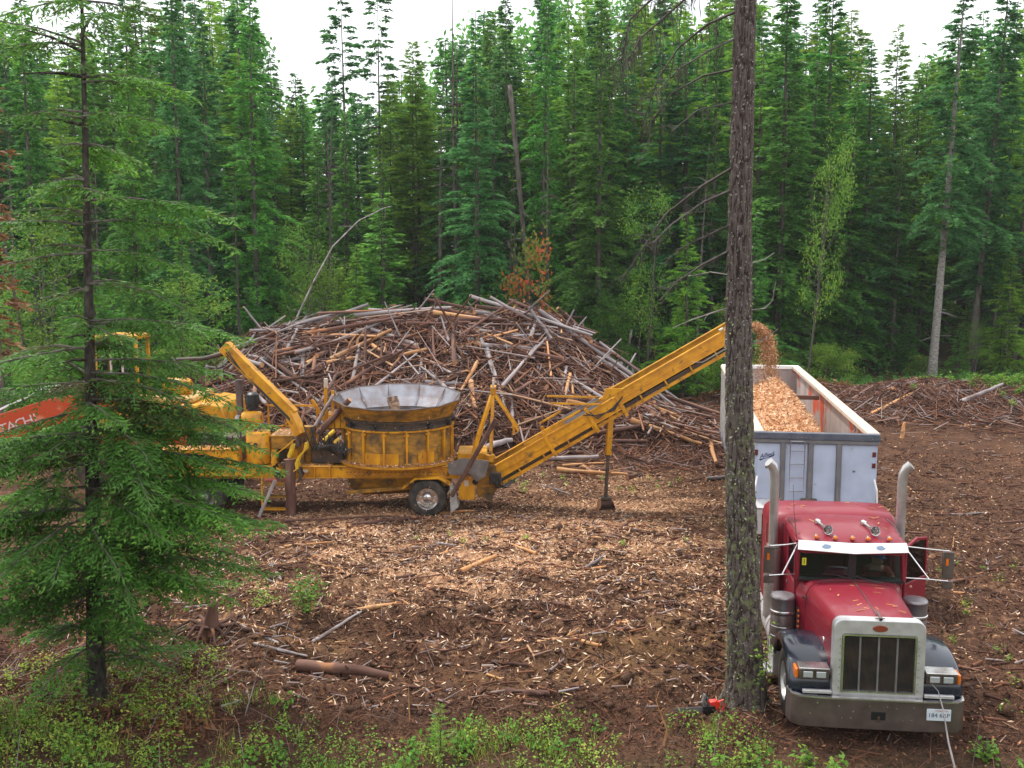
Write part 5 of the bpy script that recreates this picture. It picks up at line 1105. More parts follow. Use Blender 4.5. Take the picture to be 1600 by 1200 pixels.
# wheels
def gwheel(x, y, s=-1, hub='steel', r_=.52):
    w_ = wheel(GR, (x, y, r_ - .02), r_, .46, hub, side=s); w_.rotation_euler = (0, 0, R(90)); 
    return w_
for x in (-2.29, ):
    gwheel(x, -1.02, s=-1, hub='chrome'); gwheel(x, 1.02, s=1)
for x in (-8.35, -9.45): gwheel(x, -.95, s=-1); gwheel(x, .95, s=1)
ax_ = MB()
for x in (-2.29, -8.35, -9.45): ax_.cyl((x, -1, .5), (x, 1, .5), .07, n=10); ax_.b(x - .1, x + .1, -.85, -.75, .5, 1.05); ax_.b(x - .1, x + .1, .75, .85, .5, 1.05)
ax_.build('axles', M['darksteel'], GR)
f_ = MB(); prof = [(-2.98, .80), (-2.62, 1.08), (-1.95, 1.10), (-1.66, .92), (-1.66, .86), (-1.98, 1.05), (-2.60, 1.03), (-2.95, .76)]
f_.prism([(x, z) for x, z in prof], 'Y', -1.28, -.70); f_.build('fender', Yw, GR, bev=.006)
mf = MB(); mf.add([(-1.68, -1.25, .90), (-1.62, -1.25, .90), (-1.45, -1.25, .28), (-1.66, -1.25, .10), (-1.66, -.85, .90), (-1.60, -.85, .90), (-1.43, -.85, .28), (-1.64, -.85, .10)], [(0, 1, 2, 3), (7, 6, 5, 4), (0, 4, 5, 1), (1, 5, 6, 2), (2, 6, 7, 3), (3, 7, 4, 0)]); mf.build('mud_flap', mat('pale_mud_flap', (.42, .40, .39), .8, col2=(.25, .22, .2), nscale=5), GR)
for k in range(26): MB().cyl((TCX - 1.3 + k * .11, -.975, 1.18), (TCX - 1.3 + k * .11, -.99, 1.18), .016, n=6).build('bolt', M['darksteel'], GR)
for (x, z, w_, h_) in ((-5.7, 1.18, .16, .08), (-1.3, .8, .12, .16), (-8.9, 1.6, .2, .1)): MB().b(x, x + w_, -1.118, -1.112, z, z + h_).build('decal_plate', M['rail'], GR) if x < -8 else MB().b(x, x + w_, -1.01, -1.002, z, z + h_).build('decal_plate', M['rail'], GR)
# rear bulkhead and conveyor pivot
MB().b(-1.45, -1.02, -1.0, -.6, .42, 1.10).build('rear_box', Yw, GR, bev=.01)
for y in (-.62, .55): MB().prism([(-1.0, 1.30), (-.45, 1.30), (-.35, .75), (-.55, .38), (-.95, .40)], 'Y', y, y + .07).build('pivot_plate', Yd, GR, bev=.006)
MB().b(-1.5, -.7, -.60, .6, 1.31, 1.62).build('rear_crossbox', Yw, GR, bev=.01)
MB().cyl((-.60, -.70, 1.42), (-.60, -.70, 1.62), .13, n=16).build('pump_housing', Yw, GR, smooth=40, bev=.01); MB().cyl((-.6, -.7, 1.62), (-.6, -.7, 1.70), .04, n=10).build('filler_cap', M['darksteel'], GR)
MB().b(-.62, -.30, -.80, -.62, .80, 1.12).build('hydraulic_valve', M['darksteel'], GR, bev=.01)
for k in range(7):
    x = -.62 + k * .05; MB().tube([(x, -.82, 1.1), (x + .08, -.92, .95 - k * .03), (x + .2, -.86, .72), (x + .3 + .03 * k, -.7, .7 + .05 * k)], .014, 6).build('hydraulic_hose', M['hose'], GR, smooth=60)
for c_ in ((-1.1, -.02), (-.35, .35)): pass
MB().cyl((-.62, -.70, .42), (-.62, -.55, .42), .10, n=16).build('pulley', M['darksteel'], GR); MB().cyl((-1.0, -1.03, .92), (-1.0, -.98, .92), .08, n=14).build('pulley', M['black'], GR)
MB().tube([(-.95, -.75, 1.3), (-.95, -.75, 1.62), (-.82, -.75, 1.68), (-.55, -.75, 1.68)], .02, 6).build('guard_rail', Yw, GR)
MB().tube([(-1.5, -.8, 1.35), (-1.45, -.8, 1.68), (-1.25, -.8, 1.68)], .02, 6).build('guard_rail', Yw, GR)
# A-frame mast
mast = bpy.data.objects.new('a_frame_mast', None); link(mast, GR)
top = (-.52, 0, 3.30)
for s in (-.55, .55):
    MB().beam((-1.12, s, 1.45), (top[0], s * .3, top[2]), .09, .09).build('mast_leg', Yw, mast, bev=.005)
    MB().beam((-.60, s, 1.40), (top[0], s * .3, top[2] - .05), .08, .08).build('mast_leg', Yw, mast, bev=.005)
    MB().beam((top[0], s * .35, top[2] - .05), (.18, s * .6, 2.2), .045, .06).build('stay', Yw, mast, bev=.004)
    MB().cyl((.02, s * .55, 2.35), (.06, s * .55, 2.1), .03, n=8).build('stay_end', Yw, mast)
MB().b(-.60, -.44, -.25, .25, 3.22, 3.42).build('mast_head', Yw, mast, bev=.006)
for y in (-.3, .3): MB().b(-.55, -.49, y - .03, y + .03, 3.4, 3.62).build('mast_lug', M['rail'], mast)
# conveyor
cv = bpy.data.objects.new('conveyor', None); link(cv, GR); ca = Vector((-.85, 0, .72)); cb_ = Vector((6.48, 0, 4.98)); cd = (cb_ - ca).normalized(); cn = Vector((-cd.z, 0, cd.x)); CL = (cb_ - ca).length
def cvp(t, o_, y): return ca + cd * t + cn * o_ + Vector((0, y, 0))
def cbeam(t0, t1, o_, y, wd, ht, name, m_=None, bev=0):
    return MB().beam(cvp(t0, o_, y), cvp(t1, o_, y), wd, ht, up=tuple(cn)).build(name, m_ or Yw, cv, bev=bev)
for s in (-1, 1):
    y = s * .50
    cbeam(0, 4.4, .10, y, .05, .34, 'side_plate'); cbeam(0, 4.4, .28, y, .13, .035, 'side_flange'); cbeam(0, 4.4, .06, y, .10, .03, 'side_flange'); cbeam(0, 4.4, -.085, y, .13, .035, 'side_flange')
    cbeam(4.41, CL, .20, y * 1.02, .05, .32, 'side_plate'); cbeam(4.41, CL, .375, y * 1.02, .13, .035, 'side_flange'); cbeam(4.41, CL, .17, y * 1.02, .09, .03, 'side_flange'); cbeam(4.41, CL, .03, y * 1.02, .13, .035, 'side_flange')
    cbeam(.1, 3.6, -.26, y * .92, .05, .09, 'lower_rail'); cbeam(3.61, CL - .35, -.20, y * .92, .05, .09, 'lower_rail')
    cbeam(0.0, 3.6, -.17, y * .80, .03, .10, 'belt_guard', M['darksteel']); cbeam(3.6, CL - .4, -.10, y * .80, .03, .10, 'belt_guard', M['darksteel'])
    for t in np.arange(.35, CL - .4, .78): MB().beam(cvp(t, -.30 if t < 3.6 else -.24, y * 1.05), cvp(t, -.06 if t < 3.6 else .02, y * 1.05), .05, .04, up=tuple(cd)).build('rib', Yw, cv)
    for t in (2.2, 3.55, 4.45): MB().beam(cvp(t, -.34, y * 1.09), cvp(t, .42, y * 1.09), .05, .10, up=tuple(cd)).build('splice_frame', Yw, cv, bev=.004)
cbeam(.05, CL - .05, .12, 0, .90, .02, 'belt', M['rubber']); cbeam(.2, CL - .35, -.14, 0, .74, .02, 'belt', M['rubber'])
MB().cyl(cvp(CL - .12, .06, -.47), cvp(CL - .12, .06, .47), .13, n=18).build('head_pulley', M['steel'], cv, smooth=40)
MB().cyl(cvp(CL - .55, -.14, -.49), cvp(CL - .55, -.14, .49), .10, n=18).build('idler_pulley', M['steel'], cv, smooth=40)
MB().cyl(cvp(.05, -.05, -.47), cvp(.05, -.05, .47), .13, n=18).build('tail_pulley', M['darksteel'], cv, smooth=40)
for o_ in (.33, .46): cbeam(2.85, 4.0, o_ + .02, -.53 if o_ < .4 else -.47, .03, .085, 'side_shield', M['steel'])
cbeam(2.2, 3.4, .44, -.50, .05, .05, 'fold_rail'); cbeam(2.2, 2.9, .53, .50, .05, .05, 'fold_rail'); cbeam(1.6, 3.2, .36, -.52, .03, .10, 'fold_rail')
cbeam(CL - .72, CL - .6, .44, -.48, .14, .05, 'tip_bracket', M['rail'])
for (z0, x0, x1) in ((3.22, .95, 2.15), (3.02, 1.05, 2.25)): MB().beam((x0, -.62, z0), (x1 + .2, -.56, z0 - .04), .04, .05).build('fold_strut', Yw, cv)
MB().prism([(tuple((cvp(4.3, .62, 0)).xz)), (tuple((cvp(4.75, .36, 0)).xz)), (tuple((cvp(4.0, .36, 0)).xz))], 'Y', -.58, -.52).build('hinge_plate', Yw, cv)
for k in range(3): MB().tube([cvp(3.4 + k * .1, .30, -.56), cvp(3.7, .12 - k * .05, -.60), cvp(4.2, -.02 + k * .04, -.58), cvp(4.6, .2, -.56)], .014, 6).build('hydraulic_hose', M['hose'], cv, smooth=60)
# prop leg
pl_ = bpy.data.objects.new('support_leg', None); link(pl_, GR)
MB().beam((2.72, -.40, 2.66), (2.66, -.42, 1.55), .13, .15).build('outer_tube', Yw, pl_, bev=.008); MB().beam((2.66, -.42, 1.56), (2.60, -.43, .32), .08, .08).build('inner_tube', M['darksteel'], pl_)
MB().b(2.48, 2.74, -.54, -.30, .30, .36).build('foot_plate', M['darksteel'], pl_)
MB().beam((2.72, -.4, 2.6), (2.72, .4, 2.6), .1, .12).build('cross_tube', Yw, pl_)
# engine bay
en = bpy.data.objects.new('engine', None); link(en, GR)
MB().b(-9.0, -7.45, -.45, .55, 1.40, 2.05).build('engine_block', M['darksteel'], en, bev=.04)
MB().b(-9.1, -7.30, -.62, -.50, 2.32, 2.36).build('engine_top_plate', Yd, en); MB().b(-9.1, -7.3, .5, .62, 1.4, 2.36).build('back_panel', Yd, en)
for x in (-8.9, -8.2, -7.45): MB().b(x - .02, x + .02, -.60, -.56, 1.42, 2.32).build('engine_post', M['darksteel'], en)
for k in range(10):
    x = -8.85 + k * .15; MB().tube([(x, -.5, 1.5 + .05 * (k % 3)), (x + .05, -.62, 1.8), (x - .04, -.55, 2.1 + .04 * (k % 2)), (x + .1, -.4, 2.2)], .018, 6).build('engine_hose', M['hose'], en, smooth=60)
MB().lathe([(.001, -.28), (.16, -.27), (.20, -.22), (.20, .22), (.16, .27), (.001, .28)], axis='X', n=24).build('receiver_tank', Yw, en, smooth=40, loc=(-7.15, -.45, 2.58))
MB().lathe([(.001, 0), (.17, 0), (.17, .12), (.19, .13), (.19, .30), (.185, .32), (.185, .40), (.12, .46), (.001, .47)], n=24).build('air_filter', M['black'], en, smooth=40, loc=(-7.17, -.3, 2.82))
MB().lathe([(.13, 0), (.14, .02), (.13, .04)], n=24).build('filter_clamp', M['steel'], en, loc=(-7.17, -.3, 2.9))
MB().lathe([(.001, -.05), (.12, -.05), (.15, 0), (.12, .06), (.001, .06)], axis='X', n=20).build('turbo', M['steel'], en, smooth=50, loc=(-7.52, -.55, 2.55))
MB().tube([(-7.5, -.3, 2.3), (-7.55, -.2, 3.3), (-7.54, -.2, 3.62)], [.09, .10, .11], 16).build('exhaust_pipe', M['dullchrome'], en, smooth=40)
MB().b(-9.5, -7.42, -1.05, -.55, 1.42, 1.80).build('toolbox', Yw, GR, bev=.03); MB().b(-9.5, -7.42, -1.09, -.50, 1.802, 1.83).build('toolbox_lid', Yw, GR, bev=.01); MB().b(-8.5, -8.34, -1.115, -1.092, 1.50, 1.60).build('warning_sticker', M['white'], GR)
MB().lathe([(.001, 1.40), (.32, 1.40), (.33, 1.44), (.33, 2.22), (.30, 2.26), (.001, 2.27)], n=32).build('hydraulic_tank', Yw, GR, smooth=40, loc=(-6.93, -.72, 0))
MB().cyl((-6.98, -.76, 2.27), (-6.98, -.76, 2.33), .05, n=10).build('tank_cap', M['darksteel'], GR)
MB().lathe([(.001, 0), (.06, 0), (.06, .02), (.001, .02)], axis='Y', n=14).build('sight_glass', M['darksteel'], GR, loc=(-6.93, -1.065, 1.95))
MB().b(-6.55, -5.85, -.85, .2, 1.80, 2.14).build('oil_cooler_box', Yd, GR, bev=.01); MB().b(-6.58, -5.82, -.88, .23, 2.142, 2.17).build('cooler_lid', Yd, GR)
MB().b(-6.55, -6.42, -.85, .2, 1.37, 1.79).build('box_leg', Yw, GR); MB().b(-6.0, -5.86, -.8, .2, 1.37, 1.79).build('box_leg', Yw, GR)
MB().b(-6.40, -6.02, -.6, .1, 1.38, 1.75).build('dark_cabinet', M['darksteel'], GR)
# railings on the far side and control stand
for (p0, p1) in [((-7.0, .8, 1.37), (-7.0, .8, 2.75)), ((-6.2, .8, 1.37), (-6.2, .8, 2.75)), ((-5.6, .8, 1.37), (-5.6, .8, 2.75)), ((-7.0, .8, 2.75), (-5.6, .8, 2.75)), ((-7.0, .8, 2.15), (-5.6, .8, 2.15)), ((-6.9, .8, 1.6), (-6.2, .8, 2.7))]:
    MB().beam(p0, p1, .05, .05).build('handrail', Yw, GR)
for (p0, p1, w_) in [((-5.25, .3, 1.4), (-5.25, .3, 3.45), .09), ((-5.05, .3, 1.4), (-5.05, .3, 3.25), .08), ((-5.65, .3, 3.0), (-5.25, .3, 2.35), .08)]:
    MB().beam(p0, p1, w_, w_).build('upright', Yw, GR, bev=.004)
MB().b(-5.28, -5.18, .2, .3, 3.35, 3.60).build('upright_cap', M['rail'], GR)
for k in range(4): MB().b(-5.02 + k * .165, -4.88 + k * .165 + .01, -.62, -.56, 2.33, 2.72).build('louvre', Yw, GR, bev=.006)
MB().b(-5.05, -4.35, -.55, .1, 2.30, 2.74).build('control_box', Yd, GR, bev=.01)
MB().b(-5.5, -4.62, -.7, -.1, 1.37, 1.82).build('motor_box', M['darksteel'], GR, bev=.02)
MB().lathe([(.12, -.02), (.15, 0), (.12, .02), (.10, 0)], axis='Y', n=20, closed=True).build('hand_wheel', M['steel'], GR, loc=(-4.72, -.82, 1.95))
MB().b(-5.15, -4.85, -.8, -.45, 1.9, 2.25).build('valve_bank', M['darksteel'], GR, bev=.02)
for (x, z) in ((-5.1, 2.05), (-4.95, 2.2), (-4.82, 1.98)): MB().cyl((x, -.95, z), (x + .14, -.90, z + .12), .055, n=12).build('yellow_actuator', M['brightyellow'], GR, smooth=40)
for k in range(16):
    x0 = -5.5 + .07 * k; MB().tube([(x0 + random.uniform(-.2, .1), -.95, 2.5 - .04 * k), (x0, -1.05, 2.1 - .03 * k), (x0 + .1, -1.0, 1.8), (x0 + random.uniform(.05, .4), -.85, 1.6 + random.uniform(0, .5))], .018, 6).build('hydraulic_hose', M['hose'], GR, smooth=60)
# loader: column, boom, stick and grapple
lo = bpy.data.objects.new('loader_arm', None); link(lo, GR)
MB().cyl((-5.60, -.35, 1.37), (-5.60, -.35, 2.35), .17, n=18).build('loader_column', Yd, lo, smooth=40)
tip, mid, knee = Vector((-7.80, -.35, 4.50)), Vector((-5.95, -.75, 2.72)), Vector((-5.72, -.95, 2.20))
d_ = (mid - tip).normalized(); up_ = Vector((0, -.15, 1))
MB().beam(tip, mid, .26, .33).build('boom', Yw, lo, bev=.015); MB().beam(mid - d_ * .12, knee, .24, .28).build('stick', Yw, lo, bev=.015)
MB().beam(tip - d_ * .10, tip + d_ * .12, .30, .34).build('boom_end', Yw, lo, bev=.02)
MB().beam(tip + d_ * .3 + Vector((0, 0, .19)), mid - d_ * .2 + Vector((0, 0, .19)), .10, .03).build('boom_cover', M['brightyellow'], lo)
MB().tube([tip + Vector((-.02, .1, -.12)), tip + Vector((-.7, .2, -.30)), tip + Vector((-1.5, .3, -.34))], [.07, .06, .05], 12).build('rear_cylinder', M['darksteel'], lo, smooth=50)
for k in range(3): MB().tube([tip + Vector((0, -.15, -.1 * k)), tip + d_ * .8 + Vector((0, -.12, -.22 + .03 * k)), mid + Vector((0, -.15, -.20 + .03 * k)), knee + Vector((.1 * k, -.1, -.2))], .013, 6).build('hydraulic_hose', M['hose'], lo, smooth=60)
gp_ = bpy.data.objects.new('grapple', None); link(gp_, GR); gp_.location = (-5.98, -1.12, 1.62)
MB().cyl((.14, 0, .55), (.20, 0, .30), .09, n=14).build('rotator', M['darksteel'], gp_, smooth=40)
MB().cyl((-.02, -.05, .02), (.12, -.05, .40), .065, n=14).build('grapple_cylinder', M['brightyellow'], gp_, smooth=40)
MB().cyl((-.06, -.05, -.10), (-.02, -.05, .02), .035, n=10).build('piston_rod', M['chrome'], gp_, smooth=40)
def tine(pts, m_):
    q = MB()
    for y in (-.13, .13): q.loft([[(p[0], y - .02, p[1]), (p[0] + .09, y - .02, p[1] + .03), (p[0] + .09, y + .02, p[1] + .03), (p[0], y + .02, p[1])] for p in pts])
    q.build('grapple_tine', m_, gp_, bev=.006)
tine([(.10, .50), (-.15, .28), (-.42, .08), (-.50, -.10), (-.46, -.26), (-.30, -.36)], M['yellow']); tine([(.42, .42), (.38, .20), (.22, .05), (.14, -.15), (.16, -.30), (.02, -.40)], M['brightyellow'])
tine([(-.46, -.2), (-.42, -.5), (-.30, -.62)], M['darksteel']); tine([(.18, -.3), (.26, -.5), (.16, -.68)], M['darksteel'])
MB().b(-.25, .15, -.12, .12, -.22, -.12).build('grapple_plate', M['darksteel'], gp_, bev=.02)
# access ladder
ldr = bpy.data.objects.new('access_ladder', None); link(ldr, GR)
for x in (-6.78, -6.06): MB().beam((x, -1.12, .14), (x, -1.05, 1.1), .04, .05).build('ladder_rail', Yw, ldr)
for z in (.18, .52, .86): MB().b(-6.76, -6.08, -1.22, -.98, z, z + .035).build('ladder_tread', Yd if z > .5 else M['yellow'], ldr)
MB().cyl((-6.7, -1.05, .98), (-6.1, -1.0, .98), .05, n=10).build('red_roller', mat('faded_red', (.35, .08, .05), .6), GR)
# rubber flap hung on the rear
fl = MB(); fl.add([(-1.75, -1.12, 1.45), (-1.35, -1.16, 1.60), (-.62, -1.10, 1.52), (-.72, -1.22, 1.12), (-.95, -1.24, .98), (-1.15, -1.24, 1.20), (-1.45, -1.22, 1.14), (-1.70, -1.20, 1.18),
            (-1.75, -1.08, 1.45), (-1.35, -1.12, 1.60), (-.62, -1.06, 1.52), (-.72, -1.18, 1.12), (-.95, -1.20, .98), (-1.15, -1.20, 1.20), (-1.45, -1.18, 1.14), (-1.70, -1.16, 1.18)],
           [(0, 1, 2, 3, 4, 5, 6, 7), (15, 14, 13, 12, 11, 10, 9, 8)] + [(i, i + 8, (i + 1) % 8 + 8, (i + 1) % 8) for i in range(8)]); fl.build('rubber_flap', M['greybelt'], GR)

# wood lying in and on the grinder, each piece a thing of its own
def logobj(a, b, r0, r1, material, label, cat='log', group=None, name='log', n=9, bend=.02, seed=0, stubs=0, cut='cut'):
    a, b = Vector(a), Vector(b); d = b - a; L_ = d.length; rr = random.Random(seed); o = bpy.data.objects.new(name, None)
    q = MB(); pts = []; rs = []; K = 6
    for i in range(K + 1):
        t = i / K; pts.append((bend * L_ * math.sin(t * 3.1) + rr.uniform(-1, 1) * r0 * .12, rr.uniform(-1, 1) * r0 * .12, t * L_)); rs.append((r0 + (r1 - r0) * t) * rr.uniform(.93, 1.07))
    q.tube(pts, rs, n, mi=0, capmi=1)
    for k in range(stubs):
        i = rr.randint(1, K - 1); p = Vector(pts[i]); an = rr.uniform(0, 6.28); q.tube([p, p + Vector((math.cos(an), math.sin(an), .4)) * rs[i] * rr.uniform(1.6, 4)], [rs[i] * .28, rs[i] * .12], 5)
    o = q.build(name, [M[material], M[cut]], None, smooth=40); o.location = a; o.rotation_mode = 'QUATERNION'; o.rotation_quaternion = d.to_track_quat('Z', 'Y')
    return tag(o, label, cat, group)
M['chiplog'] = mat('shredded_log', (.42, .27, .18), .9, col2=(.16, .09, .06), nscale=9, lo=.45, hi=.6, bump=.01, bscale=20)
W = lambda x, y, z: (x, y + 28.3, z)
logobj(W(-5.98, -1.14, 1.58), W(-6.02, -1.2, .06), .16, .13, 'logbark', 'thick brown log hanging upright from the grapple', seed=1)
logobj(W(-6.35, -1.35, 1.05), W(-6.80, -1.45, .05), .05, .045, 'greylog', 'thin pale stick leaning beside the log held in the grapple', 'stick', seed=2, name='stick')
logobj(W(-.42, -1.30, 2.70), W(-1.62, -1.36, .60), .075, .055, 'logbark', 'long crooked pole leaning across the grey rubber flap at the grinder rear', 'stick', seed=3, name='stick')
logobj(W(-3.10, -.15, 1.75), W(-3.32, -.05, 3.12), .15, .16, 'chiplog', 'pale barked log end sticking up in the middle of the tub', seed=4)
logobj(W(-3.0, -.3, 2.15), W(-1.95, .05, 2.72), .13, .12, 'greylog', 'second log showing inside the tub near its right rim', seed=5)
logobj(W(-4.2, .2, 1.9), W(-3.7, .4, 2.5), .06, .06, 'logbark', 'small dark stub inside the tub at its left', seed=6)
logobj(W(-5.30, -.65, 2.2), W(-4.40, -.80, 3.15), .10, .07, 'logbark', 'rough grey-brown limb lying against the control box by the tub', seed=7)
logobj(W(-5.55, -.2, 2.2), W(-4.95, -.2, 3.2), .055, .04, 'greylog', 'thin stick leaning on the upright posts left of the tub', 'stick', seed=8, name='stick')
logobj(W(2.42, -.42, .16), W(2.80, -.42, .17), .17, .17, 'logbark', 'short sawn log block under the conveyor support leg', 'log', seed=9, stubs=0)
logobj((-7.3, 26.1, gz(-7.3, 26.1) + .05), (-3.2, 26.9, gz(-3.2, 26.9) + .07), .04, .025, 'logbark', 'long thin pole lying on the chips in front of the grinder ladder', 'stick', seed=10, name='stick', stubs=3)
logobj((-4.2, 26.0, gz(-4.2, 26.0) + .05), (-2.5, 26.8, gz(-2.5, 26.8) + .06), .06, .045, 'logbark', 'second long pole lying just left of the grinder rear tyre', 'stick', seed=11, name='stick')
logobj((-7.1, 25.2, .08), (-5.75, 25.6, .10), .10, .085, 'logbark', 'reddish short log at the fir branch tips below the grinder', 'log', seed=12)
# chips resting on the grinder
def scatter_box(name, boxes, n_each, lab, parent=None):
    Bv = []
    for (x0, x1, y0, y1, z) in boxes:
        k = int(n_each * (x1 - x0) * (y1 - y0)) + 8; Bv.append(np.stack([rng.uniform(x0, x1, k), rng.uniform(y0, y1, k), np.full(k, z) + rng.uniform(.005, .03, k)], 1))
    Bv = np.concatenate(Bv); m = len(Bv); V, F = rhombi(Bv, rng.normal(0, 1, (m, 3)) * np.array([1, 1, .2]), rng.uniform(.03, .10, m), rng.uniform(.01, .03, m), 1.2)
    o = bpy.data.objects.new(name, npmesh(name, V, F, M['chip'], np.repeat(np.clip(rng.normal(.6, .22, m), 0, 1), 4))); link(o, parent); o['kind'] = 'stuff'
    if lab: o['label'] = lab
    return o
scatter_box('wood_dust', [(-9.4, -7.05, -1.12, -.82, 1.40), (-6.55, -5.85, -.85, .2, 2.17), (-5.05, -4.35, -.55, .1, 2.74), (-7.2, -6.7, -.95, -.5, 2.27), (-6.5, -4.9, -1.0, -.8, 1.345), (-9.5, -7.4, -1.09, -.5, 1.83)], 500, None, GR)
m = 2600; a = rng.uniform(0, 6.283, m); rr_ = rng.uniform(1.52, 1.65, m); Bv = np.stack([TCX + rr_ * np.cos(a), rr_ * np.sin(a), 1.44 + (1.65 - rr_) * .5 * rng.uniform(0, 1.4, m)], 1)
V, F = rhombi(Bv, rng.normal(0, 1, (m, 3)) * np.array([1, 1, .3]), rng.uniform(.03, .09, m), rng.uniform(.01, .03, m), 1.2)
o = link(bpy.data.objects.new('flange_chips', npmesh('flange_chips', V, F, M['chip'], np.repeat(np.clip(rng.normal(.5, .25, m), 0, 1), 4))), GR); o['kind'] = 'stuff'
# chips flying round the tub
m = 170; Bv = np.stack([rng.uniform(-5.2, -1.0, m), rng.uniform(-1.9, -1.2, m), rng.uniform(.2, 3.6, m)], 1); Bv[:, 1] += 28.3
V, F = rhombi(Bv, rng.normal(0, 1, (m, 3)) * np.array([.3, .3, 1]), rng.uniform(.04, .09, m), rng.uniform(.01, .02, m), 1.2)
tag(link(bpy.data.objects.new('flying_chips', npmesh('flying_chips', V, F, M['chip'], np.repeat(rng.uniform(.5, 1, m), 4)))), 'loose chips thrown up in the air round the grinder tub', 'wood chips', kind='stuff')

# ------------------------------------------------------------------ excavator behind the near fir
EX = thing('excavator', 'orange and yellow tracked excavator half hidden behind the near fir, boom pointing left', 'excavator', (-11.4, 32.0, 0), 0)
ey = M['yellow']
for y in (-1.15, 1.15):
    t_ = bpy.data.objects.new('track', None); link(t_, EX)
    prof = [(-1.9, .45), (-1.75, .12), (-1.5, 0), (1.5, 0), (1.8, .15), (1.9, .45), (1.75, .75), (1.4, .88), (-1.4, .88), (-1.8, .75)]
    MB().prism(prof, 'Y', y - .28, y + .28).build('track_belt', M['darksteel'], t_, bev=.03)
    for k in range(7): MB().cyl((-1.4 + k * .46, y - .30, .22), (-1.4 + k * .46, y + .30, .22), .15, n=14).build('roller', M['darksteel'], t_)
MB().b(-.9, .9, -.85, .85, .5, 1.05).build('undercarriage', M['darksteel'], EX, bev=.03)
MB().cyl((0, 0, 1.05), (0, 0, 1.25), .7, n=28).build('slew_ring', M['darksteel'], EX)
MB().b(-1.5, 2.6, -1.3, 1.3, 1.26, 1.55).build('turntable', M['orange'], EX, bev=.03)
MB().b(.1, 1.9, -1.3, 1.3, 1.56, 2.55).build('engine_house', ey, EX, bev=.08); MB().b(.25, 1.7, -1.1, 1.1, 2.56, 2.75).build('engine_cover', mat('sun_faded_yellow', (.62, .42, .15), .5, col2=(.45, .27, .08)), EX, bev=.06)
MB().prism([(1.92, 1.3), (2.55, 1.4), (2.75, 1.9), (2.6, 2.5), (1.92, 2.6)], 'Y', -1.28, 1.28).build('counterweight', ey, EX, bev=.06)
MB().lathe([(.001, -.45), (.22, -.42), (.28, -.3), (.28, .3), (.22, .42), (.001, .45)], axis='X', n=20).build('cover_drum', ey, EX, smooth=40, loc=(1.0, -.4, 2.98))
MB().cyl((1.55, .4, 2.7), (1.55, .4, 3.3), .07, n=12).build('exhaust_pipe', M['darksteel'], EX)
cbx = bpy.data.objects.new('cab', None); link(cbx, EX); cbx.location = (-.45, -.75, 1.56)
for x in (-.72, .52):
    for y in (-.5, .5): MB().b(x - .05, x + .05, y - .04, y + .04, 0, 2.95).build('cab_post', M['yellow'], cbx, bev=.01)
MB().b(-.80, .62, -.58, .58, 2.96, 3.10).build('cab_roof', ey, cbx, bev=.05); MB().b(-.76, .56, -.54, .54, 0, 1.15).build('cab_lower', M['yellow'], cbx, bev=.03); MB().b(-.66, .46, -.5, -.49, 1.16, 2.9).build('cab_glass', M['glass'], cbx); MB().b(-.73, -.72, -.45, .45, 1.16, 2.9).build('cab_glass', M['glass'], cbx)
for x in (-.25, .1): MB().b(x - .03, x + .03, -.53, -.50, 1.16, 2.9).build('window_bar', M['rail'], cbx)
MB().b(-.2, .3, -.2, .3, 1.16, 2.0).build('cab_seat', M['seat'], cbx, bev=.05)
# boom: thick box girder sloping down to the left
p0 = Vector((-1.0, .2, 2.35)); p1 = Vector((-3.3, .1, 2.30)); p2 = Vector((-7.4, -1.6, 1.05)); 
def girder(pts, hs_, wd, m_, name, par):
    q = MB(); rings = []
    for p, h_ in zip(pts, hs_): rings.append([(p[0], p[1] - wd / 2, p[2] - h_ / 2), (p[0], p[1] - wd / 2, p[2] + h_ / 2), (p[0], p[1] + wd / 2, p[2] + h_ / 2), (p[0], p[1] + wd / 2, p[2] - h_ / 2)])
    q.loft(rings); return q.build(name, m_, par, bev=.02)
pA = Vector(P(215, 616, 31.2)); pB = Vector(P(75, 645, 30.4)); pC = Vector(P(0, 670, 29.6)); pD = Vector(P(-150, 735, 28.6)); off = Vector((11.4, -32.0, 0))
bm_ = girder([pA + off, pB + off, pC + off, pD + off], [.55, .82, .86, .7], .5, M['orange'], 'boom', EX)
MB().beam(pA + off + Vector((0, -.3, .62)), pB + off + Vector((-.2, -.3, .75)), .08, .09).build('boom_pipe', M['white'], EX); MB().beam(pA + off + Vector((-.3, -.05, .56)), pB + off + Vector((0, -.05, .66)), .45, .10).build('boom_top_plate', M['palepink'], EX)
MB().beam(pB + off + Vector((-.2, -.3, .64)), pD + off + Vector((0, -.3, .45)), .05, .05).build('boom_pipe', M['white'], EX)
ang = math.atan2(pB.z - pC.z, (pB - pC).xy.length); yaw = math.atan2(pB.y - pC.y, pB.x - pC.x)
for i_, (ch_, t_) in enumerate(zip('HITACHI', (-9, 3, 14, 26, 39, 52, 63))):
    fr_ = (t_ - 2) / 75; pp = pC + (pB - pC) * fr_ + off + Vector((0, -.262, -.03))
    text_mesh(ch_, .42, M['palepink'], 'letter', EX, (pp.x, pp.y - .0, pp.z - .02), (R(90), -ang, yaw), .004)
st_ = girder([pD + off + Vector((-.3, 0, -.2)), pD + off + Vector((-.9, 0, -.9)), pD + off + Vector((-.6, 0, -2.1))], [.5, .5, .35], .35, M['orange'], 'stick', EX)

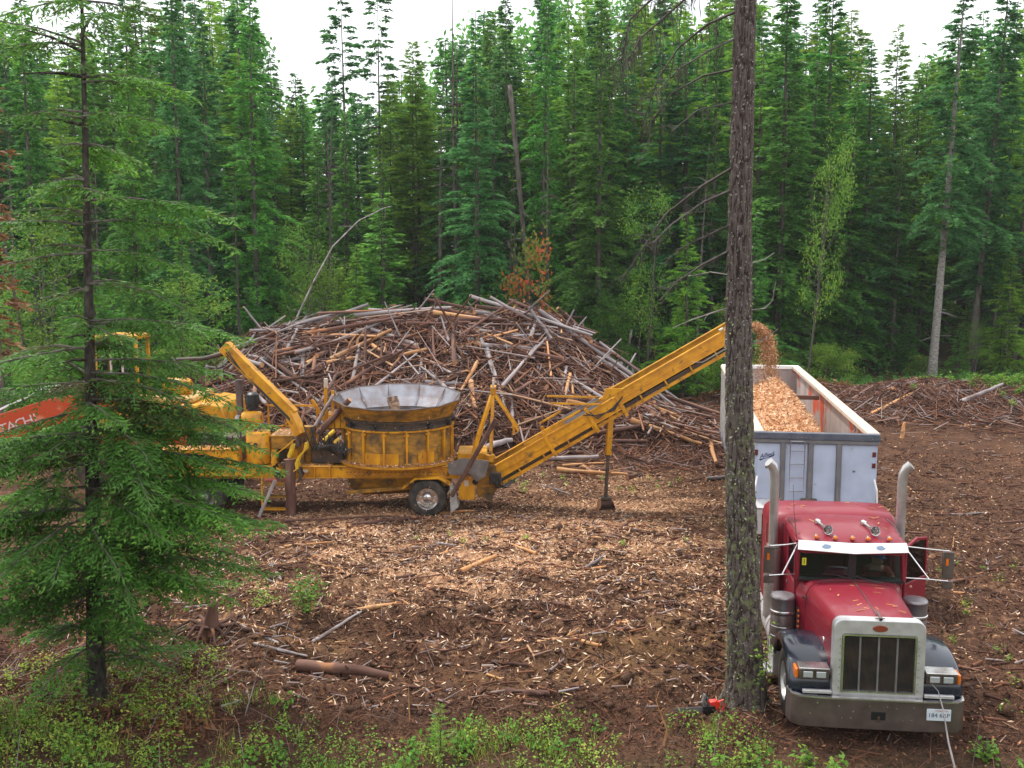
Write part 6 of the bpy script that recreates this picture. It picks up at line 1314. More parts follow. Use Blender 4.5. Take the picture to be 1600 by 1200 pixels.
# ------------------------------------------------------------------ the heap of slash logs
PXs = [-17, -15, -13.2, -11.5, -10, -8, -5.2, -3, 0, 1.8, 3.5, 4.9, 6.2, 7.6, 9]; PHs = [0, .9, 1.9, 2.9, 3.5, 3.75, 4.1, 4.2, 4.15, 4.0, 2.95, 1.6, .6, .2, 0]
def ph(x, y):
    hx = np.interp(x, PXs, PHs); y = np.asarray(y, float)
    fr_ = 35.6 + .5 * np.sin(np.asarray(x) * .8); f1 = np.clip((y - fr_) / 7.0, 0, 1) ** .75; f2 = 1 - sstep(46, 52, y)
    b_ = .28 * np.sin(np.asarray(x) * 1.1 + y * .6) * np.sin(y * .9 + 1) + .15 * np.sin(np.asarray(x) * 2.7 + 1) * np.sin(y * 2.1)
    return hx * f1 * f2 + b_ * np.clip(hx, 0, 1) * f1 * f2 + gh(x, y)
hx_, hy_ = np.meshgrid(np.linspace(-17, 10, 200), np.linspace(34.5, 52, 130)); hz_ = ph(hx_, hy_) - .05 + rng.normal(0, .06, hx_.shape) * (ph(hx_, hy_) > .25)
hz_ = np.where(ph(hx_, hy_) - gh(hx_, hy_) < .03, hz_ - .25, hz_)
ii, jj = np.meshgrid(np.arange(199), np.arange(129)); q = (jj * 200 + ii).ravel()
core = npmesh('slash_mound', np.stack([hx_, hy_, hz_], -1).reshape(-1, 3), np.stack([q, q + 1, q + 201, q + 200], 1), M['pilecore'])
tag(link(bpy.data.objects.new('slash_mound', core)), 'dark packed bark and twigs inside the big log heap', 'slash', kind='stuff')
def surf_seg(n, x0, x1, y0, y1, l0, l1, lift, tilt=.12, r_=rng, hf=ph, steep=None):
    x = r_.uniform(x0, x1, n); y = r_.uniform(y0, y1, n); L_ = r_.uniform(l0, l1, n); a = r_.uniform(0, math.pi, n) if steep is None else r_.normal(steep, .5, n)
    dx, dy = np.cos(a) * L_ / 2, np.sin(a) * L_ / 2
    A = np.stack([x - dx, y - dy, hf(x - dx, y - dy)], 1); B = np.stack([x + dx, y + dy, hf(x + dx, y + dy)], 1)
    mid = hf(x, y); ex = np.maximum(0, mid - (A[:, 2] + B[:, 2]) / 2)
    A[:, 2] += ex * .9 + lift + r_.uniform(-tilt, tilt, n) * L_; B[:, 2] += ex * .9 + lift + r_.uniform(-tilt, tilt, n) * L_
    return A, B
def stick_stuff(name, A, B, r0, material, rlo, rhi, label=None, cat=None, sides=4):
    V, F = sticks(A, B, r0, r0 * .6, sides); n = len(A)
    o = link(bpy.data.objects.new(name, npmesh(name, V, F, M[material], np.repeat(np.clip(rng.uniform(rlo, rhi, n), 0, 1), 2 * sides)))); return tag(o, label, cat, kind='stuff')
A, B = surf_seg(15000, -15.5, 9.0, 35.6, 46, .25, 1.3, .05, .25); k = (ph(A[:, 0], A[:, 1]) - gh(A[:, 0], A[:, 1])) > .1; A, B = A[k], B[k]
M['twigs'] = mat('mixed_twigs', (.1, .06, .05), .9, spec=.15, attr='rnd', attrcols=[(0, (.05, .026, .02)), (.45, (.115, .055, .04)), (.75, (.25, .11, .06)), (.92, (.30, .26, .26)), (1, (.52, .29, .14))])
stick_stuff('pile_twigs', A, B, rng.uniform(.012, .035, len(A)), 'twigs', 0, 1, 'tangle of small broken twigs over the log heap', 'twigs', 3)
A, B = surf_seg(2600, -14.5, 8.5, 36, 45, .7, 3.0, .12, .16)
stick_stuff('pile_poles', A, B, rng.uniform(.018, .045, len(A)), 'twigs', .1, 1, 'thin poles and limbs past counting in the log heap', 'poles', 5)
n_ = 16000; nx_ = rng.uniform(-14.5, 7.5, n_); ny_ = rng.uniform(36, 46, n_); k = (np.sin(nx_ * 1.3 + 2 * np.sin(ny_ * .8)) * np.sin(ny_ * 1.5 + nx_ * .5) > .1) & (ph(nx_, ny_) - gh(nx_, ny_) > .3); nx_, ny_ = nx_[k], ny_[k]; n_ = len(nx_)
V, F = rhombi(np.stack([nx_, ny_, ph(nx_, ny_) + rng.uniform(0, .22, n_)], 1), rng.normal(0, 1, (n_, 3)), .22, .035, 1.2)
tag(link(bpy.data.objects.new('dead_needles', npmesh('dead_needles', V, F, M['rust'], np.repeat(np.clip(rng.normal(.25, .25, n_), 0, 1), 4)))), 'patches of dead rust-brown needles caught in the log heap', 'brush', kind='stuff')
# individual logs
LOGM = []
for k in range(10):
    rr = random.Random(k); q = MB(); K = 7; pts = []; rs = []; bend = rr.uniform(-.006, .006)
    for i in range(K + 1):
        t = i / K; pts.append((bend * math.sin(t * 3.1) + rr.uniform(-.0015, .0015), rr.uniform(-.0015, .0015), t - .5)); rs.append(.05 * (1 - .4 * t) * rr.uniform(.9, 1.1))
    v0 = len(q.v); vs = []; nS = 9
    for p_, r_ in zip(pts, rs):
        for j in range(nS): an = j * 2 * math.pi / nS; vs.append((p_[0] * 4 + r_ * math.cos(an), p_[1] * 4 + r_ * math.sin(an), p_[2]))
    fs = [(i * nS + j, i * nS + (j + 1) % nS, (i + 1) * nS + (j + 1) % nS, (i + 1) * nS + j) for i in range(K) for j in range(nS)]
    q.add(vs, fs, 0); q.add([], [tuple(range(nS))[::-1]], 1) if False else None
    q.f += [tuple(range(nS))[::-1], tuple(range(K * nS, (K + 1) * nS))]; q.m += [1, 1]
    for j in range(2 if k in (2, 5, 8) else 0):
        i = rr.randint(2, K - 2); an = rr.uniform(0, 6.28); c0 = Vector((pts[i][0] * 4, pts[i][1] * 4, pts[i][2])); q.tube([c0, c0 + Vector((math.cos(an) * .12, math.sin(an) * .12, .07)), c0 + Vector((math.cos(an) * .22, math.sin(an) * .22, .22))], [.022, .016, .008], 5)
    for j in range(rr.randint(0, 4)):
        i = rr.randint(1, K - 1); an = rr.uniform(0, 6.28); c0 = Vector((pts[i][0] * 4, pts[i][1] * 4, pts[i][2])); e_ = Vector((math.cos(an) * .13, math.sin(an) * .13, .03 * rr.choice((-1, 1)))) * rr.uniform(.6, 1.6)
        q.tube([c0, c0 + e_], [.012, .005], 4)
    for mname in ('logbark', 'greylog', 'peeled'):
        me = bpy.data.meshes.new(f'log_{mname}_{k}'); me.from_pydata(q.v, [], q.f); me.materials.append(M[mname]); me.materials.append(M['cut']); me.polygons.foreach_set('material_index', q.m)
        me.polygons.foreach_set('use_smooth', [True] * len(me.polygons)); me.set_sharp_from_angle(angle=R(50)); me.update(); LOGM.append((mname, me))
BYM = {m_: [me for n_, me in LOGM if n_ == m_] for m_ in ('logbark', 'greylog', 'peeled')}
def putlog(a, b, rad, mname, label, group=None, cat='log', name='log'):
    a, b = Vector(a), Vector(b); d = b - a; o = bpy.data.objects.new(name, random.choice(BYM[mname])); C.objects.link(o)
    o.location = (a + b) / 2; o.rotation_mode = 'QUATERNION'; o.rotation_quaternion = d.to_track_quat('Z', 'Y') @ Matrix.Rotation(random.uniform(0, 6.28), 3, 'Z').to_quaternion()
    o.scale = (rad / .05, rad / .05, d.length); return tag(o, label, cat, group)
MN = {'logbark': 'reddish-brown barked log', 'greylog': 'weathered grey log', 'peeled': 'peeled orange log'}
def zone(x, z): 
    return ('left flank' if x < -8 else 'middle' if x < 1.5 else 'right shoulder') + (' near the crest' if z > 3.6 else ' halfway up' if z > 1.8 else ' at the foot')
nlog = 0
for (cnt, y0, y1, l0, l1, r0, r1, st) in ((90, 41.5, 45.5, 2.4, 6.0, .05, .12, 0.0), (115, 37, 42, 1.3, 4.2, .045, .12, None), (50, 36.8, 41, 1.2, 3.0, .04, .09, math.pi / 2)):
    A, B = surf_seg(cnt, -14, 8, y0, y1, l0, l1, .22, .12, steep=st)
    for a, b in zip(A, B):
        c_ = (a + b) / 2
        if float(ph(c_[0], c_[1]) - gh(c_[0], c_[1])) < .35: continue
        mname = random.choices(('logbark', 'greylog', 'peeled'), ((.68, .28, .04) if y0 > 41 else (.58, .30, .12)) if c_[0] > -8 else (.4, .5, .1))[0]
        zz_ = zone(c_[0], c_[2]); putlog(a, b, random.uniform(r0, r1), mname, f'{MN[mname]} in the big heap, {zz_}', f'{MN[mname]}s in the big heap, {zz_}'); nlog += 1
print('pile logs', nlog)
# the ones that stand out (photo points give their place on the heap face)
def pp_(px, py, dy=0):
    # walk down the viewing ray to the heap face
    a, b = (px - 800) / FPX, (600 - py) / FPX; k = 30.0
    while k < 60:
        x, y, z = a * k, (_c + b * _s) * k, CAM_H + (-_s + b * _c) * k
        if z < float(ph(x, y)) + .12: break
        k += .05
    return Vector((x, y + dy, z))
def pfree(px, py, Y): return Vector(P(px, py, Y))
SPEC = [((745, 541), (935, 521), .11, 'greylog', 'long pale grey log lying level across the right half of the heap', 0, 0),
        ((461, 449), (530, 492), .05, 'greylog', 'thin grey pole pointing up to the left above the heap left end', 0, 0), ((423, 498), (500, 528), .10, 'greylog', 'pale log end jutting out left of the heap top', 0, 0),
        ((450, 482), (560, 522), .07, 'greylog', 'long silvery pole slanting down on the heap left flank', 0, 0), ((362, 525), (430, 538), .04, 'greylog', 'thin silvery stick pointing left from the heap foot', 0, 0),
        ((608, 481), (650, 492), .17, 'logbark', 'fat brown log with orange end on the heap crest', 0, 0), ((760, 545), (790, 640), .09, 'greylog', 'grey log standing steep in the heap beside a red-brown one', 0, 0),
        ((752, 532), (775, 600), .07, 'greylog', 'first of the two silvery poles leaning together on the heap face', 0, 0), ((928, 527), (914, 600), .10, 'logbark', 'red-brown log leaning upright on the right part of the heap', 0, 0),
        ((985, 516), (972, 585), .08, 'greylog', 'tall pale stick standing upright right of the heap behind the conveyor', 0, -1), ((1023, 540), (1018, 562), .06, 'peeled', 'short pale stub sticking up just above the conveyor', 0, -1),
        ((868, 572), (898, 620), .06, 'peeled', 'bright peeled stick slanting down left of the conveyor hinge', 0, 0), ((885, 575), (870, 655), .06, 'greylog', 'pale stick standing between crossed sticks above the conveyor', 0, 0),
        ((748, 566), (720, 612), .09, 'peeled', 'thick peeled orange log leaning just right of the tub', 0, 0), ((736, 600), (744, 640), .11, 'peeled', 'short upright split orange log behind the tub right rim', 0, 0),
        ((660, 560), (655, 598), .06, 'greylog', 'short white stick standing behind the tub rim', 0, 0), ((700, 590), (760, 640), .05, 'peeled', 'thin orange stick crossing behind the mast', 0, 0),
        ((582, 542), (612, 560), .08, 'peeled', 'cut yellow stick on the heap left of the tub', 0, 0), ((430, 515), (600, 500), .05, 'greylog', 'long thin pole lying level on the heap left top', 0, 0),
        ((480, 572), (510, 548), .10, 'peeled', 'short orange split log on the heap left face', 0, 0), ((800, 620), (870, 640), .13, 'logbark', 'dark heavy log low in the heap beside the mast', 0, 0),
        ((470, 530), (640, 545), .06, 'logbark', 'long brown limb across the heap left face', 0, 0), ((965, 640), (1043, 632), .22, 'logbark', 'thick reddish log at the heap right foot above the conveyor', 0, 0),
        ((940, 668), (1060, 655), .12, 'logbark', 'long brown log lying low at the heap right foot', 0, 0), ((985, 660), (1095, 696), .11, 'peeled', 'orange log slanting down to the right from the heap foot', 0, 0),
        ((820, 700), (1000, 668), .12, 'logbark', 'long dark log under the conveyor along the heap foot', 0, 0), ((870, 737), (980, 742), .09, 'peeled', 'orange-brown log lying on the ground right of the support leg', 0, 0),
        ((740, 712), (800, 690), .14, 'greylog', 'grey log butt lying behind the grinder mast', 0, 0), ((835, 720), (935, 715), .10, 'greylog', 'weathered log lying on the ground behind the support leg', 0, 0),
        ((1105, 680), (1118, 725), .10, 'peeled', 'short reddish log on the ground between heap and trailer', 0, 0), ((1000, 655), (1058, 640), .09, 'logbark', 'brown log resting over the thick reddish log', 0, 0), ((905, 690), (1010, 690), .08, 'logbark', 'brown log parallel to the heap foot under the conveyor', 0, 0)]
for (a, b, r_, mn, lab, _, dy) in SPEC: putlog(pp_(*a) + Vector((0, -.12 + dy * .4, r_)), pp_(*b) + Vector((0, -.12 + dy * .4, r_ * .6)), r_, mn, lab)
# sticks bristling out at the crest and left edge
for k in range(80):
    x = random.uniform(-13.5, 6.5); y = random.uniform(40.5, 44); z = float(ph(x, y)); L_ = random.uniform(.8, 2.4); a = random.uniform(-1, 1)
    e = Vector((x, y, z - .2)) + Vector((math.copysign(random.uniform(.2, 1), -1 if x < -6 else a), random.uniform(-.5, .3), random.uniform(.05, .75))).normalized() * L_
    zz_ = 'left end' if x < -8 else 'crest' if x < 4 else 'right end'
    putlog((x, y, z - .2), e, random.uniform(.03, .06), random.choice(('greylog', 'greylog', 'logbark')), f'bare stick bristling out of the heap {zz_} against the trees', f'sticks bristling out of the heap {zz_}', 'stick', 'stick')

# ------------------------------------------------------------------ slash and sticks on the ground
def ground_sticks(n, fx, l0, l1, r0, r1, wts, label, group, name='stick', cat='stick'):
    for k in range(n):
        x, y = fx(); L_ = random.uniform(l0, l1); a = random.gauss(0, .6) if random.random() < .6 else random.uniform(0, 3.14)
        x2, y2 = x + math.cos(a) * L_, y + math.sin(a) * L_; r_ = random.uniform(r0, r1); mn = random.choices(('logbark', 'greylog', 'peeled'), wts)[0]
        c_ = {'logbark': 'brown', 'greylog': 'grey', 'peeled': 'orange peeled'}[mn]
        putlog((x, y, gz(x, y) + r_ * .8), (x2, y2, gz(x2, y2) + r_ * .8 + random.uniform(0, .04)), r_, mn, f'{c_} {label}', f'{c_} {group}', cat, name)
ground_sticks(60, lambda: (random.uniform(-8, 3), random.uniform(16.8, 25.5)), .3, 1.3, .015, .045, (.45, .15, .4), 'stick lying on the churned ground in front of the grinder', 'sticks in front of the grinder')
ground_sticks(26, lambda: (random.uniform(7.6, 13), random.uniform(14, 30)), .3, 1.1, .015, .04, (.5, .2, .3), 'stick lying on the ground right of the truck', 'sticks right of the truck')
ground_sticks(55, lambda: (random.uniform(14, 28), random.uniform(42, 50)), .6, 3.0, .03, .10, (.55, .25, .2), 'branch in the brush windrow at the right', 'branches in the right windrow', 'branch', 'branch')
ground_sticks(24, lambda: (random.uniform(-2, 9), random.uniform(30.5, 37)), .5, 2.2, .03, .09, (.55, .2, .25), 'stick on the ground between the grinder and the heap', 'sticks between grinder and heap')
ground_sticks(16, lambda: (random.uniform(-9, -4.5), random.uniform(15, 19)), .4, 1.5, .015, .05, (.5, .3, .2), 'stick in the brush right of the near fir', 'sticks right of the near fir')
for (a, b, r_, mn, lab, nm) in [((465, 1045), (610, 1068), .11, 'logbark', 'brown log half buried in the foreground below centre left', 'log'), ((720, 895), (775, 875), .07, 'peeled', 'split orange stick with torn end in the middle of the clearing', 'stick'),
        ((580, 920), (618, 940), .06, 'peeled', 'yellow cut branch left of the middle of the clearing', 'stick'), ((560, 968), (622, 980), .07, 'peeled', 'orange broken branch near the left mound', 'stick'), ((840, 1008), (940, 1012), .06, 'peeled', 'red-brown stick lying along the dirt mound foot', 'stick'),
        ((790, 1098), (858, 1102), .07, 'logbark', 'dark red log in the foreground grass', 'log'), ((910, 890), (945, 872), .05, 'greylog', 'white and brown stick right of the clearing middle', 'stick'), ((680, 805), (740, 800), .05, 'peeled', 'reddish stick near the grinder rear tyre', 'stick'),
        ((1500, 655), (1565, 600), .10, 'greylog', 'long pale pole slanting up across the right windrow', 'log'), ((1410, 688), (1413, 660), .09, 'peeled', 'short bright upright split log in front of the right windrow', 'log'), ((1508, 670), (1556, 694), .06, 'peeled', 'thin peeled pole in front of the right windrow', 'stick'),
        ((1355, 645), (1375, 630), .13, 'peeled', 'orange split log left end of the right windrow', 'log'), ((1460, 632), (1478, 665), .10, 'greylog', 'grey log end standing in the right windrow', 'log'), ((1445, 631), (1540, 622), .07, 'greylog', 'long thin pole lying level in the right windrow', 'log')]:
    (x0, y0), (x1, y1) = onground(*a), onground(*b)
    if nm == 'log' and a[0] > 1300 or 'windrow' in lab:
        y0 = y1 = min(y0, 47); x0, x1 = gx(a[0], y0, .5), gx(b[0], y1, .5); za, zb2 = max(gz(x0, y0) + .05, zat(a[1], y0)), max(gz(x1, y1) + .05, zat(b[1], y1))
    else: za, zb2 = gz(x0, y0) + r_ * .8, gz(x1, y1) + r_ * .8
    putlog((x0, y0, za), (x1, y1, zb2), r_, mn, lab, None, nm, nm)
# loose slash past counting
def gseg(n, fx, l0, l1, lift=.02):
    xy = np.array([fx() for _ in range(n)]); a = rng.uniform(0, 3.14, n); L_ = rng.uniform(l0, l1, n); d = np.stack([np.cos(a), np.sin(a)], 1) * L_[:, None]
    A = np.concatenate([xy, (gh(xy[:, 0], xy[:, 1]) + lift)[:, None]], 1); e = xy + d; B = np.concatenate([e, (gh(e[:, 0], e[:, 1]) + lift + rng.uniform(-.02, .08, n) * (1 + L_))[:, None]], 1); return A, B
A, B = gseg(9000, lambda: (random.gauss(0, 1) * 4.5 + 20.0, random.gauss(46, 2.2)), .3, 1.5, .12); stick_stuff('windrow_twigs', A, B, rng.uniform(.012, .035, len(A)), 'twigs', 0, .95, 'loose twigs and bark in the low windrow at the right', 'twigs', 3)
A, B = gseg(6500, lambda: (random.uniform(-9.5, 12.5), random.uniform(14.0, 34)), .08, .34); stick_stuff('ground_twigs', A, B, rng.uniform(.004, .013, len(A)), 'twigs', 0, 1, 'small twigs strewn over the clearing floor', 'twigs', 3)
A, B = gseg(1500, lambda: (random.gauss(5.0, 1.5) , random.gauss(35.5, 1.3)), .3, 1.4, .04); stick_stuff('heap_foot_twigs', A, B, rng.uniform(.01, .03, len(A)), 'twigs', 0, .9, 'broken twigs at the right foot of the log heap', 'twigs', 3)
# fresh chips and splinters on the ground
def chips(name, n, fx, dens, l0, l1, w0, w1, mu, sg, label, tilt=.35, material='chip', lift=.012):
    x, y = fx(n); k = rng.uniform(0, 1, n) < dens(x, y); x, y = x[k], y[k]; m = len(x)
    V, F = rhombi(np.stack([x, y, gh(x, y) + lift], 1), rng.normal(0, 1, (m, 3)) * np.array([1, 1, tilt]), rng.uniform(l0, l1, m) , rng.uniform(w0, w1, m), 1.0)
    print(name, m); return tag(link(bpy.data.objects.new(name, npmesh(name, V, F, M[material], np.repeat(np.clip(rng.normal(mu, sg, m), 0, 1), 4)))), label, 'wood chips', kind='stuff')
chips('wood_chips', 150000, lambda n: (rng.uniform(-9.5, 6.5, n), rng.uniform(18.5, 34, n)), lambda x, y: CHIPD(x, y) ** 1.2, .04, .15, .01, .032, .60, .24, 'carpet of fresh wood chips in front of and below the grinder')
chips('scattered_splinters', 24000, lambda n: (rng.uniform(-8.5, 4.6, n), rng.uniform(15.2, 26, n)), lambda x, y: .35 + .6 * CHIPD(x, y), .05, .19, .01, .032, .80, .2, 'pale splinters scattered over the dark churned soil', .5)
chips('side_splinters', 26000, lambda n: (rng.uniform(6.4, 26, n), rng.uniform(13.8, 44, n)), lambda x, y: .25 + .3 * (y < 30), .04, .13, .012, .035, .62, .25, 'wood splinters on the dark ground right of the truck', .4)
chips('bark_litter', 85000, lambda n: (rng.uniform(-10, 20, n), rng.uniform(13.8, 36, n)), lambda x, y: 1 - .7 * CHIPD(x, y), .04, .14, .015, .05, .45, .25, 'dark bark flakes and litter on the clearing floor', .4, 'debris')

def chunks(name, n, fx, l0, l1, r0, r1, lo, hi, label):
    x, y = fx(n); a = rng.normal(0, .8, n); L_ = rng.uniform(l0, l1, n) ; r_ = rng.uniform(r0, r1, n); x2, y2 = x + np.cos(a) * L_, y + np.sin(a) * L_
    A = np.stack([x, y, gh(x, y) + r_ * .6 + rng.uniform(0, .05, n)], 1); B = np.stack([x2, y2, gh(x2, y2) + r_ * .6 + rng.uniform(0, .06, n)], 1)
    stick_stuff(name, A, B, r_, 'twigs', lo, hi, label, 'wood', 4)
chunks('broken_wood', 3400, lambda n: (rng.uniform(-9.5, 4.8, n), rng.uniform(15, 27, n)), .06, .34, .010, .028, 0, 1, 'broken bits of wood and bark over the clearing floor')
chunks('broken_wood_right', 2400, lambda n: (rng.uniform(6.5, 24, n), rng.uniform(14, 44, n)), .08, .40, .010, .03, 0, .9, 'broken bits of wood and bark on the ground right of the truck')
# clods of torn soil
n_ = 5200; cx_ = np.where(rng.uniform(0, 1, n_) < .62, rng.uniform(-9, 4.6, n_), rng.uniform(6.6, 18, n_)); cy_ = 14.6 + rng.beta(1.1, 2.6, n_) * 20; k = rng.uniform(0, 1, n_) > CHIPD(cx_, cy_) * 1.3; cx_, cy_ = cx_[k], cy_[k]; n_ = len(cx_)
oct_ = np.array([[1, 0, 0], [0, 1, 0], [-1, 0, 0], [0, -1, 0], [.2, .1, .8], [0, 0, -.6]]); F8 = np.array([[0, 1, 4], [1, 2, 4], [2, 3, 4], [3, 0, 4], [1, 0, 5], [2, 1, 5], [3, 2, 5], [0, 3, 5]])
sz = rng.gamma(2.2, .016, n_) + .012; V = np.stack([cx_, cy_, gh(cx_, cy_)], 1)[:, None, :] + oct_[None] * (sz[:, None, None] * rng.uniform(.6, 1.5, (n_, 6, 3))); F = (F8[None] + np.arange(n_)[:, None, None] * 6).reshape(-1, 3)
M['clod'] = mat('soil_clods', (.075, .042, .03), 1, spec=.05, col2=(.13, .075, .05), nscale=8, bump=.02, bscale=60)
tag(link(bpy.data.objects.new('soil_clods', npmesh('soil_clods', V.reshape(-1, 3), F, M['clod']))), 'lumps of torn dark soil on the clearing floor', 'soil', kind='stuff')

# ------------------------------------------------------------------ foreground greenery
def undergrowth(name, n_pl, fx, hmin, hmax, label, leaf=.05, per=26, mat_='under'):
    Bv = []; Dv = []; rv = []; As = []; Be = []
    for k in range(n_pl):
        x, y = fx(); g = gz(x, y); h = random.uniform(hmin, hmax); tone = random.gauss(.45, .16); nb = random.randint(2, 5)
        for j in range(nb):
            a = random.uniform(0, 6.28); ln = random.uniform(.1, .5) * h; e = np.array([x + math.cos(a) * ln, y + math.sin(a) * ln, g + h * random.uniform(.6, 1)]); As.append((x, y, g)); Be.append(e)
            m = per // nb + 1; t = rng.uniform(.3, 1, m)[:, None]; p = np.array([x, y, g]) * (1 - t) + e * t + rng.normal(0, .035 + .05 * h, (m, 3)); p[:, 2] = np.maximum(p[:, 2], g + .02)
            Bv.append(p); Dv.append(rng.normal(0, 1, (m, 3)) * np.array([1, 1, .45])); rv.append(np.clip(tone + rng.normal(0, .12, m), 0, 1))
    Bv = np.concatenate(Bv); Dv = np.concatenate(Dv); rv = np.concatenate(rv); m = len(Bv); V, F = rhombi(Bv, Dv, leaf * rng.uniform(.6, 1.5, m), leaf * .6 * rng.uniform(.6, 1.3, m), .9)
    tag(link(bpy.data.objects.new(name, npmesh(name, V, F, M[mat_], np.repeat(rv, 4)))), label, 'undergrowth', kind='stuff')
    V, F = sticks(np.array(As), np.array(Be), .004, .002, 3); tag(link(bpy.data.objects.new(name + '_stems', npmesh(name + '_stems', V, F, M['twigs'], np.repeat(rng.uniform(.1, .6, len(As)), 6)))), 'thin stems of ' + label, 'undergrowth', kind='stuff')
def fgx():
    while True:
        x = random.uniform(-8.5, 9); y = random.uniform(9.5, 15.4 if x < -3.2 else 14.6 if x < 3.6 else 13.3)
        if 3.7 < x < 7.0 and y > 12.6: continue
        if math.sin(x * 1.9 + y) + math.sin(x * .8 - y * 2.1) + 1.1 * (14.2 - y) > random.uniform(-1, 1.6): return x, y
undergrowth('undergrowth', 1500, fgx, .08, .55, 'low leafy undergrowth along the bottom of the bank', .045, 24)
undergrowth('broad_weeds', 420, fgx, .1, .45, 'larger-leaved bright weeds along the bottom of the bank', .085, 20, 'broad')
gc = np.array([fgx() for _ in range(330)]); gi = rng.integers(0, 330, 9500); g2 = gc[gi] + rng.normal(0, .09, (9500, 2))
V, F = rhombi(np.stack([g2[:, 0], g2[:, 1], gh(g2[:, 0], g2[:, 1])], 1), rng.normal(0, .38, (9500, 3)) + np.array([0, 0, 1.]), rng.uniform(.10, .38, 9500), rng.uniform(.005, .011, 9500), 1.5)
tag(link(bpy.data.objects.new('grass', npmesh('grass', V, F, M['under'], np.repeat(np.clip(rng.normal(.6, .25, 9500), 0, 1), 4)))), 'tufts of grass among the bank weeds', 'grass', kind='stuff')
undergrowth('left_undergrowth', 300, lambda: (random.uniform(-10, -4.6), random.uniform(13.2, 16.8)), .12, .5, 'leafy brush round the foot of the near fir', .055, 28)
undergrowth('right_weeds', 60, lambda: (random.gauss(9.5, 1.6), random.uniform(14, 24)), .06, .22, 'small weeds right of the truck', .05, 22)
undergrowth('clearing_weeds', 46, lambda: (random.choice((-1.5, .5, 3.5)) + random.gauss(0, 1), random.choice((30.5, 32, 24.5)) + random.gauss(0, .6)), .06, .2, 'small green weeds on the chips near the conveyor', .06, 16)
undergrowth('windrow_greens', 500, lambda: (random.gauss(24.5, 2.2), random.gauss(46.5, 1.0)), .2, .6, 'bright green ferny growth behind the right windrow', .13, 26, 'broad')
def fex():
    while True:
        x, y = random.uniform(7, 34), random.uniform(48.5, 58)
        if math.sin(x * .9 + y) + math.sin(x * .37 - y * 1.3 + 2) > random.uniform(-.2, 1.8): return x, y
undergrowth('forest_edge_growth', 800, fex, .3, 1.1, 'weeds and brambles along the forest edge at the right', .13, 30, 'fir')
A, B = gseg(1500, lambda: (random.uniform(-9, 8.5), random.uniform(11, 14.8)), .1, .45, .03); stick_stuff('bank_twigs', A, B, rng.uniform(.004, .011, len(A)), 'twigs', .1, .8, 'dry twigs lying in the undergrowth of the bank', 'twigs', 3)
A, B = gseg(1800, lambda: (random.uniform(-9.5, -4.8), random.uniform(14.5, 17.5)), .15, .7, .08); stick_stuff('fir_foot_twigs', A, B, rng.uniform(.004, .012, len(A)), 'twigs', .2, .95, 'brown brush around the near fir foot', 'twigs', 3)
m = 420; sx_ = rng.uniform(-9, 8.8, m); sy_ = rng.uniform(11.8, 15.6, m); k = ~((sx_ > 3.2) & (sy_ > 12.9)) & ((sx_ < -2.5) | (sy_ < 14.4)); sx_, sy_ = sx_[k], sy_[k]; m = len(sx_)
A = np.stack([sx_, sy_, gh(sx_, sy_)], 1); B = A + np.stack([rng.normal(0, .16, m), rng.normal(0, .12, m), rng.gamma(2.2, .13, m) + .08], 1)
stick_stuff('dry_stems', A, B, rng.uniform(.003, .008, m), 'twigs', .5, 1.0, 'dry upright stems among the bank weeds', 'stems', 3)
chips('bank_litter', 26000, lambda n: (rng.uniform(-9.5, 9, n), rng.uniform(11, 15.5, n)), lambda x, y: .8 + 0 * x, .03, .12, .008, .03, .5, .28, 'brown leaf and bark litter under the bank weeds', .5, 'debris')
# dry stalks and thin saplings that can be told apart
for i, (pts, r_, lab, mt, tw) in enumerate([
    ([(362, 1200), (385, 1110), (400, 1060), (430, 985), (445, 962)], .012, 'thin pale bare sapling right of the near fir', 'greylog', 6), ([(425, 1110), (400, 1040), (372, 960)], .008, 'dark bare sapling crossing the pale one right of the near fir', 'logbark', 4),
    ([(212, 1200), (240, 1130), (250, 1110)], .008, 'short bare stalk below the near fir', 'greylog', 3), ([(640, 1128), (638, 1070)], .014, 'split orange stalk left of the young fir at the bottom', 'peeled', 0), ([(1030, 1200), (1042, 1140), (1025, 1095), (1030, 1080)], .018, 'crooked reddish root standing at the bottom centre right', 'peeled', 2),
    ([(600, 1140), (622, 1090), (618, 1050)], .008, 'thin dry stalk in the bottom grass', 'greylog', 2), ([(790, 1150), (828, 1200)], .02, 'broken pale stem lying at the bottom centre', 'peeled', 0)]):
    Yb = [15.0, 15.1, 14.0, 14.6, 13.9, 14.6, 13.9][i]; cane('bare_sapling' if tw > 2 else 'dry_stalk', [P(px, py, Yb) for px, py in pts][:: 1], r_, lab, 'sapling' if tw > 2 else 'stalk', mt, tw, i)
